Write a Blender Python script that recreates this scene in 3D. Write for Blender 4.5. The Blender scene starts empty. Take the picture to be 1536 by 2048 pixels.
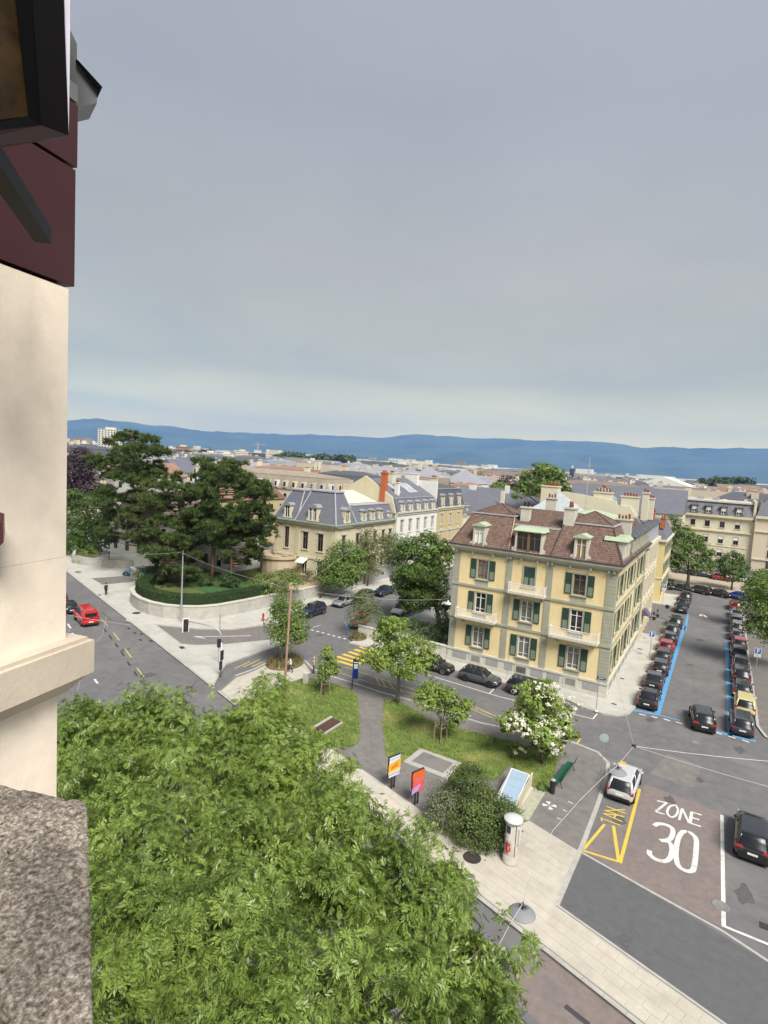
import bpy, math, random
import numpy as np
from mathutils import Vector, Matrix
random.seed(7); RNG = np.random.default_rng(11)
SC = bpy.context.scene; COL = SC.collection
# ---------------------------------------------------------------- camera (solved from the photograph's vanishing points)
H = 22.3; F = 1140.; CX, CY = 768., 1024.
_up = np.array([.0608, 1, (CY-920.)/F]); _up /= np.linalg.norm(_up)
_d = np.array([(1450-CX)/F, -(961-CY)/F, -1]); _Y = _d-_up*_d.dot(_up); _Y /= np.linalg.norm(_Y)
RW = np.array([np.cross(_Y, _up), _Y, _up])
def ray(u, v): return RW @ np.array([(u-CX)/F, -(v-CY)/F, -1.])
def P(u, v, z=0.):                      # pixel of the photograph -> point on the level z
    d = ray(u, v); t = (z-H)/d[2]; return Vector((d[0]*t, d[1]*t, z))
def PD(u, v, r):                        # pixel -> point at depth r along the view axis
    d = ray(u, v); return Vector((d[0]*r, d[1]*r, H+d[2]*r))
def PX(u, v, x): d = ray(u, v); t = x/d[0]; return Vector((x, d[1]*t, H+d[2]*t))
def PY(u, v, y): d = ray(u, v); t = y/d[1]; return Vector((d[0]*t, y, H+d[2]*t))
def PR(u, v, r):                        # pixel -> point at ground distance r
    d = ray(u, v); t = r/math.hypot(d[0], d[1]); return Vector((d[0]*t, d[1]*t, H+d[2]*t))
cam = bpy.data.objects.new('camera', bpy.data.cameras.new('camera')); COL.objects.link(cam)
cam.data.sensor_fit = 'HORIZONTAL'; cam.data.sensor_width = 36; cam.data.lens = 36*F/1536
cam.data.clip_start = .05; cam.data.clip_end = 60000
m4 = Matrix(RW.tolist()).to_4x4(); m4.translation = (0, 0, H); cam.matrix_world = m4; SC.camera = cam
# ---------------------------------------------------------------- world, sun, exposure
SUN_EL, SUN_AZ = math.radians(50), math.radians(126)      # azimuth clockwise from +Y (street direction)
W = bpy.data.worlds.new('World'); SC.world = W; W.use_nodes = True
nt = W.node_tree; nt.nodes.clear(); N = nt.nodes.new; L = nt.links.new
out = N('ShaderNodeOutputWorld'); bg = N('ShaderNodeBackground'); L(bg.outputs[0], out.inputs[0])
sky = N('ShaderNodeTexSky'); sky.sky_type = 'NISHITA'; sky.sun_disc = False
sky.sun_elevation = SUN_EL; sky.sun_rotation = SUN_AZ; sky.air_density = 1.2; sky.dust_density = 1.5
tc = N('ShaderNodeTexCoord'); sep = N('ShaderNodeSeparateXYZ'); L(tc.outputs['Generated'], sep.inputs[0])
# overcast deck: grey cloud colour by elevation, broken by two cloud noises stretched along the horizon
ramp = N('ShaderNodeValToRGB'); L(sep.outputs['Z'], ramp.inputs[0])
for i, (p, c) in enumerate([(0., (1.9, 1.55, .6)), (.045, (1.88, 1.52, .6)), (.075, (1.4, 1.2, .58)), (.139, (.72, .67, .465)), (.259, (.58, .55, .455)), (.5, (.435, .445, .475)), (.67, (.49, .495, .545)), (1., (.53, .54, .59))]):
    e = ramp.color_ramp.elements[i] if i < 2 else ramp.color_ramp.elements.new(p)
    e.position = p; e.color = (*[x/2 for x in c], 1)
dv = N('ShaderNodeVectorMath'); dv.operation = 'DIVIDE'; L(tc.outputs['Generated'], dv.inputs[0])
ad = N('ShaderNodeMath'); ad.operation = 'ADD'; ad.inputs[1].default_value = .09; L(sep.outputs['Z'], ad.inputs[0])
cb = N('ShaderNodeCombineXYZ')
for i in range(3): L(ad.outputs[0], cb.inputs[i])
L(cb.outputs[0], dv.inputs[1])
n1 = N('ShaderNodeTexNoise'); n1.inputs['Scale'].default_value = .55; n1.inputs['Detail'].default_value = 7; n1.inputs['Roughness'].default_value = .58; L(dv.outputs[0], n1.inputs[0])
mr = N('ShaderNodeMapRange'); mr.inputs[1].default_value = .3; mr.inputs[2].default_value = .72; mr.inputs[3].default_value = .90; mr.inputs[4].default_value = 1.10; L(n1.outputs[0], mr.inputs[0])
mul = N('ShaderNodeMix'); mul.data_type = 'RGBA'; mul.blend_type = 'MULTIPLY'; mul.inputs[0].default_value = 1; L(ramp.outputs[0], mul.inputs[6]); L(mr.outputs[0], mul.inputs[7])
# bluish darker patches low over the hills
n2 = N('ShaderNodeTexNoise'); n2.inputs['Scale'].default_value = .34; n2.inputs['Detail'].default_value = 8; n2.inputs['Distortion'].default_value = .5; L(dv.outputs[0], n2.inputs[0])
mr2 = N('ShaderNodeMapRange'); mr2.inputs[1].default_value = .52; mr2.inputs[2].default_value = .66; L(n2.outputs[0], mr2.inputs[0])
ml = N('ShaderNodeMath'); ml.operation = 'MULTIPLY'; ml.inputs[1].default_value = .4; L(mr2.outputs[0], ml.inputs[0])
mx2 = N('ShaderNodeMix'); mx2.data_type = 'RGBA'; mx2.blend_type = 'MULTIPLY'; L(ml.outputs[0], mx2.inputs[0]); L(mul.outputs[2], mx2.inputs[6]); mx2.inputs[7].default_value = (.62, .74, .92, 1)
sc_ = N('ShaderNodeMix'); sc_.data_type = 'RGBA'; sc_.blend_type = 'MULTIPLY'; sc_.inputs[0].default_value = 1; L(sky.outputs[0], sc_.inputs[6]); sc_.inputs[7].default_value = (.04, .04, .04, 1)
mx3 = N('ShaderNodeMix'); mx3.data_type = 'RGBA'; mx3.inputs[0].default_value = .9; L(sc_.outputs[2], mx3.inputs[6]); L(mx2.outputs[2], mx3.inputs[7])
L(mx3.outputs[2], bg.inputs[0]); bg.inputs[1].default_value = .455
sun = bpy.data.objects.new('sun', bpy.data.lights.new('sun', 'SUN')); COL.objects.link(sun)
sun.data.energy = 1.5; sun.data.angle = math.radians(24); sun.data.color = (1, .955, .88)
_sd = Vector((math.sin(SUN_AZ)*math.cos(SUN_EL), math.cos(SUN_AZ)*math.cos(SUN_EL), math.sin(SUN_EL)))
sun.rotation_euler = _sd.to_track_quat('Z', 'Y').to_euler(); sun.location = (0, 0, 90)
vs = SC.view_settings; vs.view_transform = 'Standard'; vs.look = 'None'; vs.gamma = 1; vs.exposure = 2.2; vs.use_curve_mapping = False
SC.render.engine = 'CYCLES'; cy = SC.cycles; cy.use_denoising = True; cy.max_bounces = 5; cy.diffuse_bounces = 3; cy.glossy_bounces = 2
cy.transmission_bounces = 3; cy.transparent_max_bounces = 6; cy.volume_bounces = 0; cy.use_adaptive_sampling = True; cy.adaptive_threshold = .02; cy.sample_clamp_indirect = 4
cy.caustics_reflective = False; cy.caustics_refractive = False
# ---------------------------------------------------------------- materials
MATS = {}
def mat(name, col, rough=.8, var=.12, scale=2., bump=0., bscale=30., metal=0., spec=.3, island=0., stain=0., stainc=(.1, .09, .07), stscale=.6, trans=0., coat=0., obj=False, streak=False):
    if name in MATS: return MATS[name]
    m = bpy.data.materials.new(name); MATS[name] = m; m.use_nodes = True
    t = m.node_tree; n = t.nodes.new; l = t.links.new; b = t.nodes['Principled BSDF']
    b.inputs['Roughness'].default_value = rough; b.inputs['Metallic'].default_value = metal; b.inputs['Specular IOR Level'].default_value = spec
    if coat: b.inputs['Coat Weight'].default_value = coat; b.inputs['Coat Roughness'].default_value = .06
    if obj: g = n('ShaderNodeTexCoord'); pos = g.outputs['Object']
    else: g = n('ShaderNodeNewGeometry'); pos = g.outputs['Position']
    c1 = tuple(max(0, x*(1-var)) for x in col)+(1,); c2 = tuple(min(1, x*(1+var)) for x in col)+(1,)
    nz = n('ShaderNodeTexNoise'); nz.inputs['Scale'].default_value = scale; nz.inputs['Detail'].default_value = 6; nz.inputs['Roughness'].default_value = .65; l(pos, nz.inputs[0])
    mp = n('ShaderNodeMapRange'); mp.inputs[1].default_value = .3; mp.inputs[2].default_value = .7; l(nz.outputs[0], mp.inputs[0])
    mx = n('ShaderNodeMix'); mx.data_type = 'RGBA'; l(mp.outputs[0], mx.inputs[0]); mx.inputs[6].default_value = c1; mx.inputs[7].default_value = c2
    o = mx.outputs[2]
    if island:
        g2 = n('ShaderNodeNewGeometry'); ir = n('ShaderNodeMapRange'); ir.inputs[3].default_value = 1-island; ir.inputs[4].default_value = 1+island; l(g2.outputs['Random Per Island'], ir.inputs[0])
        m2 = n('ShaderNodeMix'); m2.data_type = 'RGBA'; m2.blend_type = 'MULTIPLY'; m2.inputs[0].default_value = 1; l(o, m2.inputs[6]); l(ir.outputs[0], m2.inputs[7]); o = m2.outputs[2]
    if stain:
        sz = n('ShaderNodeTexNoise'); sz.inputs['Scale'].default_value = stscale; sz.inputs['Detail'].default_value = 8; sz.inputs['Distortion'].default_value = .6
        if streak:
            mpg = n('ShaderNodeMapping'); mpg.inputs['Scale'].default_value = (1, 1, .18); l(pos, mpg.inputs[0]); l(mpg.outputs[0], sz.inputs[0])
        else: l(pos, sz.inputs[0])
        sp = n('ShaderNodeMapRange'); sp.inputs[1].default_value = .5; sp.inputs[2].default_value = .72; sp.inputs[4].default_value = stain; l(sz.outputs[0], sp.inputs[0])
        m3 = n('ShaderNodeMix'); m3.data_type = 'RGBA'; l(sp.outputs[0], m3.inputs[0]); l(o, m3.inputs[6]); m3.inputs[7].default_value = (*stainc, 1); o = m3.outputs[2]
    l(o, b.inputs['Base Color'])
    if bump:
        bz = n('ShaderNodeTexNoise'); bz.inputs['Scale'].default_value = bscale; bz.inputs['Detail'].default_value = 5; l(pos, bz.inputs[0])
        bp = n('ShaderNodeBump'); bp.inputs['Strength'].default_value = bump; bp.inputs['Distance'].default_value = .05; l(bz.outputs[0], bp.inputs['Height']); l(bp.outputs[0], b.inputs['Normal'])
    if trans:
        tr = n('ShaderNodeBsdfTranslucent'); l(o, tr.inputs[0]); ms = n('ShaderNodeMixShader'); ms.inputs[0].default_value = trans
        l(b.outputs[0], ms.inputs[1]); l(tr.outputs[0], ms.inputs[2]); l(ms.outputs[0], t.nodes['Material Output'].inputs[0])
    return m
def leafmat(name, c_dark, c_light, rough=.5, trans=.25):
    if name in MATS: return MATS[name]
    m = bpy.data.materials.new(name); MATS[name] = m; m.use_nodes = True
    t = m.node_tree; n = t.nodes.new; l = t.links.new; b = t.nodes['Principled BSDF']; b.inputs['Roughness'].default_value = rough; b.inputs['Specular IOR Level'].default_value = .35
    g = n('ShaderNodeNewGeometry'); nz = n('ShaderNodeTexNoise'); nz.inputs['Scale'].default_value = .55; nz.inputs['Detail'].default_value = 3; l(g.outputs['Position'], nz.inputs[0])
    mp = n('ShaderNodeMapRange'); mp.inputs[1].default_value = .32; mp.inputs[2].default_value = .68; mp.inputs[4].default_value = .55; l(nz.outputs[0], mp.inputs[0])
    ma = n('ShaderNodeMath'); ma.operation = 'MULTIPLY_ADD'; l(g.outputs['Random Per Island'], ma.inputs[0]); ma.inputs[1].default_value = .5; l(mp.outputs[0], ma.inputs[2])
    mx = n('ShaderNodeMix'); mx.data_type = 'RGBA'; l(ma.outputs[0], mx.inputs[0]); mx.inputs[6].default_value = (*c_dark, 1); mx.inputs[7].default_value = (*c_light, 1)
    l(mx.outputs[2], b.inputs['Base Color'])
    tr = n('ShaderNodeBsdfTranslucent'); l(mx.outputs[2], tr.inputs[0]); ms = n('ShaderNodeMixShader'); ms.inputs[0].default_value = trans
    l(b.outputs[0], ms.inputs[1]); l(tr.outputs[0], ms.inputs[2]); l(ms.outputs[0], t.nodes['Material Output'].inputs[0])
    return m
def paintmat(name, col, metal=.0): return mat(name, col, .22, .03, 1.5, metal=metal, spec=.5, coat=1., obj=True)
def glassmat(name='window_glass', col=(.012, .014, .018), rough=.06):
    return mat(name, col, rough, .35, .8, spec=.9)
# ---------------------------------------------------------------- mesh builder and object helpers
class MB:
    def __init__(s): s.v = []; s.f = []; s.m = []
    def add(s, vs, fs, mi=0):
        o = len(s.v); s.v += [tuple(p) for p in vs]; s.f += [tuple(o+i for i in f) for f in fs]; s.m += [mi]*len(fs); return s
    def box(s, x0, x1, y0, y1, z0, z1, mi=0):
        return s.add([(x0, y0, z0), (x1, y0, z0), (x1, y1, z0), (x0, y1, z0), (x0, y0, z1), (x1, y0, z1), (x1, y1, z1), (x0, y1, z1)],
                     [(0, 3, 2, 1), (4, 5, 6, 7), (0, 1, 5, 4), (1, 2, 6, 5), (2, 3, 7, 6), (3, 0, 4, 7)], mi)
    def frus(s, b, t, mi=0):            # b, t: (x0,x1,y0,y1,z) rectangles
        (a0, a1, c0, c1, z0), (d0, d1, e0, e1, z1) = b, t
        return s.add([(a0, c0, z0), (a1, c0, z0), (a1, c1, z0), (a0, c1, z0), (d0, e0, z1), (d1, e0, z1), (d1, e1, z1), (d0, e1, z1)],
                     [(0, 3, 2, 1), (4, 5, 6, 7), (0, 1, 5, 4), (1, 2, 6, 5), (2, 3, 7, 6), (3, 0, 4, 7)], mi)
    def prism(s, pts, z0, z1, mi=0):
        n = len(pts); a = sum(pts[i][0]*pts[(i+1) % n][1]-pts[(i+1) % n][0]*pts[i][1] for i in range(n))
        pts = list(pts) if a > 0 else list(pts)[::-1]
        return s.add([(p[0], p[1], z0) for p in pts]+[(p[0], p[1], z1) for p in pts],
                     [tuple(range(n-1, -1, -1)), tuple(range(n, 2*n))]+[(i, (i+1) % n, n+(i+1) % n, n+i) for i in range(n)], mi)
    def extr(s, poly, vec, mi=0):       # 3-D polygon extruded by a vector
        n = len(poly); vec = Vector(vec); q = [Vector(p) for p in poly]
        return s.add([*q, *[p+vec for p in q]], [tuple(range(n-1, -1, -1)), tuple(range(n, 2*n))]+[(i, (i+1) % n, n+(i+1) % n, n+i) for i in range(n)], mi)
    def tube(s, path, rad, n=8, mi=0, cap=True):
        path = [Vector(p) for p in path]; rad = rad if hasattr(rad, '__len__') else [rad]*len(path); vs = []; fs = []
        ref = None
        for i, p in enumerate(path):
            d = (path[min(i+1, len(path)-1)]-path[max(i-1, 0)]).normalized()
            if ref is None: ref = Vector((0, 0, 1)) if abs(d.z) < .9 else Vector((1, 0, 0))
            x = (ref-d*ref.dot(d)).normalized(); y = d.cross(x); ref = x
            vs += [p+(x*math.cos(6.2832*k/n)+y*math.sin(6.2832*k/n))*rad[i] for k in range(n)]
        for i in range(len(path)-1):
            fs += [(i*n+k, i*n+(k+1) % n, (i+1)*n+(k+1) % n, (i+1)*n+k) for k in range(n)]
        if cap: fs += [tuple(range(n-1, -1, -1)), tuple(range((len(path)-1)*n, len(path)*n))]
        return s.add(vs, fs, mi)
    def lathe(s, prof, n=16, c=(0, 0, 0), mi=0):   # prof (r,z)
        vs = [(c[0]+r*math.cos(6.2832*k/n), c[1]+r*math.sin(6.2832*k/n), c[2]+z) for r, z in prof for k in range(n)]
        fs = [(i*n+k, i*n+(k+1) % n, (i+1)*n+(k+1) % n, (i+1)*n+k) for i in range(len(prof)-1) for k in range(n)]
        fs += [tuple(range(n-1, -1, -1)), tuple(range((len(prof)-1)*n, len(prof)*n))]
        return s.add(vs, fs, mi)
    def mesh(s, name, mats, smooth=False):
        me = bpy.data.meshes.new(name); me.from_pydata(s.v, [], s.f)
        for m in (mats if isinstance(mats, (list, tuple)) else [mats]): me.materials.append(m)
        if any(s.m): me.polygons.foreach_set('material_index', s.m)
        if smooth: me.polygons.foreach_set('use_smooth', [True]*len(me.polygons))
        me.validate(); me.update(); return me
    def build(s, name, mats, parent=None, smooth=False, loc=(0, 0, 0), rz=0.):
        return link(name, s.mesh(name, mats, smooth), parent, loc, rz)
def link(name, me, parent=None, loc=(0, 0, 0), rz=0.):
    o = bpy.data.objects.new(name, me); COL.objects.link(o); o.parent = parent; o.location = loc
    if rz: o.rotation_euler = (0, 0, rz)
    return o
def tag(o, label=None, cat=None, group=None, kind=None):
    if label: o['label'] = label
    if cat: o['category'] = cat
    if group: o['group'] = group
    if kind: o['kind'] = kind
    return o
def thing(name, label, cat, loc=(0, 0, 0), rz=0., group=None): return tag(link(name, None, None, loc, rz), label, cat, group)
def copy_tree(o, parent=None):
    c = o.copy(); COL.objects.link(c); c.parent = parent
    for k in CH.get(o.name, list(o.children)): copy_tree(k, c)
    return c
CH = {}
def array_mesh(name, V, Fq, mats, mi=None, smooth=False):    # numpy verts (n,3), faces (m,k)
    me = bpy.data.meshes.new(name); k = Fq.shape[1]
    me.vertices.add(len(V)); me.vertices.foreach_set('co', V.astype(np.float32).ravel())
    me.loops.add(Fq.size); me.loops.foreach_set('vertex_index', Fq.astype(np.int32).ravel())
    me.polygons.add(len(Fq)); me.polygons.foreach_set('loop_start', np.arange(0, Fq.size, k, dtype=np.int32))
    for m in (mats if isinstance(mats, (list, tuple)) else [mats]): me.materials.append(m)
    if mi is not None: me.polygons.foreach_set('material_index', np.asarray(mi, np.int32))
    if smooth: me.polygons.foreach_set('use_smooth', np.ones(len(Fq), bool))
    me.update(calc_edges=True); return me
# ================================================================= ground, roads, pavements
E1 = Vector((-.9497, .3133)); N1 = Vector((.3133, .9497))       # along the boulevard (to the left), across it (away)
def BL(s, t): return (E1.x*s+N1.x*t, E1.y*s+N1.y*t)
def st(p): return (E1.x*p[0]+E1.y*p[1], N1.x*p[0]+N1.y*p[1])
ASPH = mat('asphalt', (.135, .132, .132), .88, .16, 1.2, .25, 60, stain=.6, stainc=(.19, .183, .175), stscale=.22)
ASPH2 = mat('asphalt_dark', (.105, .105, .108), .85, .12, 2, .25, 70, stain=.4, stainc=(.11, .11, .11), stscale=.3)
ASPHP = mat('asphalt_path', (.165, .155, .145), .9, .2, 1.5, .25, 60, stain=.6, stainc=(.2, .185, .165), stscale=.35)
PINK = mat('asphalt_pink', (.19, .157, .145), .9, .16, 2.5, .3, 60, stain=.7, stainc=(.145, .13, .125), stscale=.7)
PAVE = mat('pale_paving', (.43, .40, .34), .9, .10, 1.3, .2, 40, stain=.5, stainc=(.29, .265, .22), stscale=.5)
PAVE2 = mat('pale_concrete', (.42, .41, .37), .9, .10, .9, .15, 40, stain=.45, stainc=(.30, .285, .25), stscale=.35)
SLAB = mat('paving_slab_stone', (.45, .415, .345), .9, .10, 1.5, .2, 45, stain=.4, stainc=(.31, .28, .23), stscale=.6)
KERB = mat('kerb_stone', (.37, .355, .325), .85, .15, 2, .2, 40)
GRASS = mat('lawn_grass', (.105, .15, .032), 1, .4, 1.6, .6, 25, stain=.7, stainc=(.29, .26, .09), stscale=.3)
WHITE = mat('road_paint_white', (.60, .59, .56), .7, .12, 6, stain=.75, stainc=(.31, .30, .285), stscale=3.2)
YELLOW = mat('road_paint_yellow', (.58, .42, .06), .7, .15, 4, stain=.35, stainc=(.35, .30, .16), stscale=2.5)
YELLOWF = mat('road_paint_yellow_faded', (.45, .36, .13), .8, .15, 4, stain=.6, stainc=(.22, .2, .15), stscale=2)
BLUE = mat('road_paint_blue', (.10, .29, .52), .7, .12, 4, stain=.3, stainc=(.13, .26, .40), stscale=1.5)
DARKP = mat('road_patch_dark', (.055, .05, .055), .85, .15, 3)
EARTH = mat('city_ground', (.16, .155, .14), .95, .3, .05)
def px2(*a): return [tuple(P(u, v)[:2]) for u, v in a]
def off(path, w):                                     # mitred offset line
    pts = [Vector(p[:2]) for p in path]; res = []
    for i, p in enumerate(pts):
        a = (p-pts[i-1]).normalized() if i else None; b = (pts[i+1]-p).normalized() if i < len(pts)-1 else None
        a = a or b; b = b or a; n = (Vector((-a.y, a.x))+Vector((-b.y, b.x))).normalized()
        res.append(p+n*w/max(.4, n.dot(Vector((-a.y, a.x)))))
    return res
def ribbon(mb, path, w, z, h=None, mi=0, shift=0.):
    l = off(path, w/2+shift); r = off(path, -w/2+shift); n = len(l)
    if h is None: mb.add([(*p, z) for p in l]+[(*p, z) for p in r], [(i, n+i, n+i+1, i+1) for i in range(n-1)], mi)
    else:
        for i in range(n-1): mb.prism([l[i], r[i], r[i+1], l[i+1]], z, h, mi)
    return mb
def sheet(name, pts, z, m, parent=None, th=None):
    mb = MB(); n = len(pts); a = sum(pts[i][0]*pts[(i+1) % n][1]-pts[(i+1) % n][0]*pts[i][1] for i in range(n))
    if th is not None: mb.prism(pts, z-th, z)
    else: mb.add([(p[0], p[1], z) for p in (pts if a > 0 else pts[::-1])], [tuple(range(n))])
    return mb.build(name, m, parent)
g_ = MB(); g_.add([(-13900, -1900, -.6), (8900, -1900, -.6), (8900, 14500, -.6), (-13900, 14500, -.6)], [(0, 1, 2, 3)])
tag(g_.build('ground', EARTH), kind='structure')
road = tag(sheet('road', [BL(-60, -4), BL(190, -4), (-190, 175), (70, 175), (70, -10)], 0, ASPH), kind='structure')
# --- left pavement with the triangular refuge
KB = 22.65
def kb_at(u, v): s, t = st(P(u, v)); return BL(s, KB)
pl = [BL(150, KB), kb_at(131, 1141), kb_at(300, 1280), kb_at(420, 1378)]+px2((436, 1352), (452, 1329), (500, 1312), (559, 1292), (558, 1286), (538, 1282), (448, 1291), (393, 1292.5), (361, 1290), (309, 1250), (393, 1258.6), (462, 1260), (540, 1249), (585, 1241))+[(-49.3, 63), (-49.3, 170), (-60, 170), (-60, 90), (-150, 90)]
pav_l = tag(sheet('pavement', pl, .12, PAVE2, th=.3), kind='structure')
# --- park island
isl_top = px2((470, 1354), (509, 1340), (530, 1329), (560, 1321), (590, 1318), (612, 1325), (626, 1340), (660, 1354), (700, 1366), (760, 1386), (840, 1408), (900, 1428), (960, 1448), (1040, 1464), (1100, 1475), (1150, 1489), (1195, 1507), (1216, 1528), (1214, 1556), (1195, 1612), (1165, 1692), (1112, 1815))
isl = [kb_at(430, 1386)]+isl_top+[BL(st(P(1436, 2048))[0], 25.55), BL(-45, 25.55), BL(-45, KB)]
island = tag(sheet('park_path', isl, .12, ASPHP, th=.3), kind='structure')
# right-hand pavements
pav_r = tag(sheet('pavement', [(4.75, 61.5), (5.3, 59.4), (6.8, 58.2), (30, 57.5), (30, 121), (4.75, 121)], .12, mat('asphalt_walk', (.15, .14, .125), .9, .15, 1, .2, 50), th=.3), kind='structure')
pav_r2 = tag(sheet('pavement', [(5.0, 29.0), (5.0, 42.2), (5.5, 43.6), (7, 44.6), (30, 44.8), (30, 27.0), (14, 25.8)], .12, PAVE2, th=.3), kind='structure')
# yellow house block
blk = [(-37, 56.2), (-11.2, 56.2), (-9.2, 55.3), (-7.6, 55.0), (-6.4, 55.5), (-5.6, 56.7), (-5.35, 58.5), (-5.35, 97.5), (-10, 97.5), (-10, 84), (-25, 84), (-37, 120)]
pav_b = tag(sheet('pavement', blk, .12, PAVE2, th=.3), kind='structure')
sheet('driveway', [(-5.6, 87.5), (-5.6, 97.3), (-8.0, 97.3), (-8.0, 87.5)], .124, ASPHP, pav_b)
tag(sheet('pavement', [(-9.5, 110), (-5.5, 110), (-5.4, 121), (-9.5, 121)], .12, PAVE2, th=.3), kind='structure')
# square at the street's end
sq = tag(sheet('square', [(-30, 128.5), (30, 128.5), (30, 160), (-30, 160)], .12, mat('gravel_square', (.36, .31, .235), .95, .12, 1, .2, 30), th=.3), kind='structure')
sheet('lawn', [(-14, 130), (-8, 130), (-7.3, 131), (-7.3, 139), (-14, 139)], .14, mat('park_lawn', (.045, .11, .03), 1, .3, 2), sq)
# boulevard near pavement (own house side)
tag(sheet('pavement', [BL(-60, -3.9), BL(60, -3.9), BL(60, 7.5), BL(-60, 7.5)], .12, PAVE2, th=.3), kind='structure')
# --- paving on the island
sheet('paving', [BL(-45, KB+.3), BL(-45, 25.5), BL(st(P(1112, 1815))[0], 25.5), *px2((1163, 1697), (1157, 1706), (1058, 1645), (1010, 1664), (900, 1665), (845, 1627), (778, 1579), (673, 1507), (600, 1462), (560, 1435), (520, 1398), (545, 1376), (611, 1357), (622, 1346), (608, 1329), (588, 1322), (560, 1325), (530, 1333), (509, 1344), (472, 1358)), BL(st(P(435, 1386))[0], KB+.3)], .126, PAVE, island)
smeshes = []
for k in range(4):
    w, d = .87, .57; mb = MB(); j = [random.uniform(-.008, .008) for _ in range(4)]
    mb.frus((-w/2, w/2, -d/2, d/2, 0), (-w/2+.01, w/2-.01, -d/2+.01, d/2-.01, .016)); smeshes.append(mb.mesh('paving_slab', SLAB))
ang = math.atan2(E1.y, E1.x); cnt = 0
for i in range(-12, 34):
    for j in range(5):
        s_ = i*.9+(.45 if j % 2 else 0)-3; t_ = KB+.62+j*.6
        if t_ > 25.4 or cnt >= 235: continue
        cnt += 1; link('paving_slab', smeshes[(i*3+j) % 4], island, (*BL(s_, t_), .1265+random.uniform(0, .004)), ang+random.uniform(-.006, .006))
poly_c = px2((1096, 1806), (1140, 1702), (1062, 1662), (1048, 1700), (1000, 1745), (1000, 1790))
def inside(p, poly):
    c = False
    for i in range(len(poly)):
        (x1, y1), (x2, y2) = poly[i-1], poly[i]
        if (y1 > p[1]) != (y2 > p[1]) and p[0] < (x2-x1)*(p[1]-y1)/(y2-y1)+x1: c = not c
    return c
for i in range(-16, 30):
    for j in range(12):
        p = BL(i*.9+(.45 if j % 2 else 0)+2, 25.62+.3+j*.6)
        if inside(p, poly_c): link('paving_slab', smeshes[(i+j) % 4], island, (*p, .1265+random.uniform(0, .004)), ang)
# --- kerbs
def kerb(path, parent, w=.24, name='kerb', stones=False, shift=0., zt=.135):
    if not stones: return ribbon(MB(), path, w, -.1, zt, shift=shift).build(name, KERB, parent)
    base = MB(); base.box(-.49, .49, -w/2, w/2, -.12, 0); bm_ = base.mesh('kerb_stone', KERB)
    for a, b in zip(path[:-1], path[1:]):
        a, b = Vector(a[:2]), Vector(b[:2]); n = max(1, round((b-a).length)); d = (b-a)/n; an = math.atan2(d.y, d.x)
        for k in range(n):
            o = link('kerb_stone', bm_, parent, (*(a+d*(k+.5)), zt+random.uniform(-.004, .004)), an); o.scale.x = d.length
kerb([BL(-22, KB+.12), BL(st(P(430, 1386))[0], KB+.12)], island, stones=True)
kerb(isl_top[-5:], island, .26, stones=True, shift=0)
kerb(isl_top[:-4], island)
kerb([kb_at(420, 1378), BL(140, KB)], pav_l, shift=-.12)
kerb(pl[3:19], pav_l, .2)
kerb(blk[:8], pav_b, .24); kerb([(4.8, 121), (4.8, 61.5), (5.3, 59.4), (6.8, 58.2), (30, 57.6)], pav_r, .24)
kerb([(5.05, 29), (5.05, 42.2), (5.5, 43.6), (7, 44.6), (30, 44.8)], pav_r2, .3, zt=.14)
kerb([BL(-45, 25.62), BL(st(P(1112, 1815))[0], 25.62)], island, .14)
# --- road surface patches and paint
sheet('crossing_surface', px2((1113, 1816), (1163, 1704), (1536, 1925), (1640, 1985), (1700, 2230), (1436, 2049)), .006, ASPH2, road)
sheet('zone_surface', px2((1165, 1699), (1290, 1568), (1445, 1628), (1447, 1856), (1300, 1782)), .004, PINK, road)
sheet('bus_lane_surface', [BL(-12, 19.6), BL(st(P(1085, 1890))[0], 19.6), BL(st(P(1085, 1890))[0]+.3, KB), BL(-12, KB)], .004, PINK, road)
sheet('slip_road_surface', px2((309, 1251), (393, 1259), (462, 1260.5), (540, 1249.5), (610, 1238), (620, 1290), (555, 1288), (538, 1282), (448, 1290.5), (393, 1292), (361, 1289.5)), .004, mat('asphalt_brownish', (.165, .148, .138), .9, .14, 1.5, .2, 60, stain=.5, stainc=(.2, .18, .165), stscale=.4), road)
sheet('driveway', px2((183, 1158), (262, 1152), (300, 1150), (264, 1165), (205, 1171)), .126, ASPHP, pav_l)
def paint(name, strokes, w, m, z=.012, parent=road):
    mb = MB()
    for k, s in enumerate(strokes): ribbon(mb, [P(u, v) for u, v in s], w[k] if isinstance(w, list) else w, z+.0006*k)
    return mb.build(name, m, parent)
def arc(pts, n=6):                                    # Catmull-Rom through pixel points
    q = [pts[0]]+list(pts)+[pts[-1]]; r = []
    for i in range(1, len(q)-2):
        for k in range(n):
            t = k/n; a, b, c, d = (np.array(x, float) for x in q[i-1:i+3])
            r.append(tuple(.5*((2*b)+(c-a)*t+(2*a-5*b+4*c-d)*t*t+(3*b-a-3*c+d)*t**3)))
    return r+[tuple(pts[-1])]
paint('concrete_line', [[(1158, 1702), (1300, 1782), (1445, 1862), (1536, 1922), (1650, 1990)]], .16, KERB, .010)
Q7 = lambda *a: [(1000+x*.349, 1400+y*.349) for x, y in a]
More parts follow.
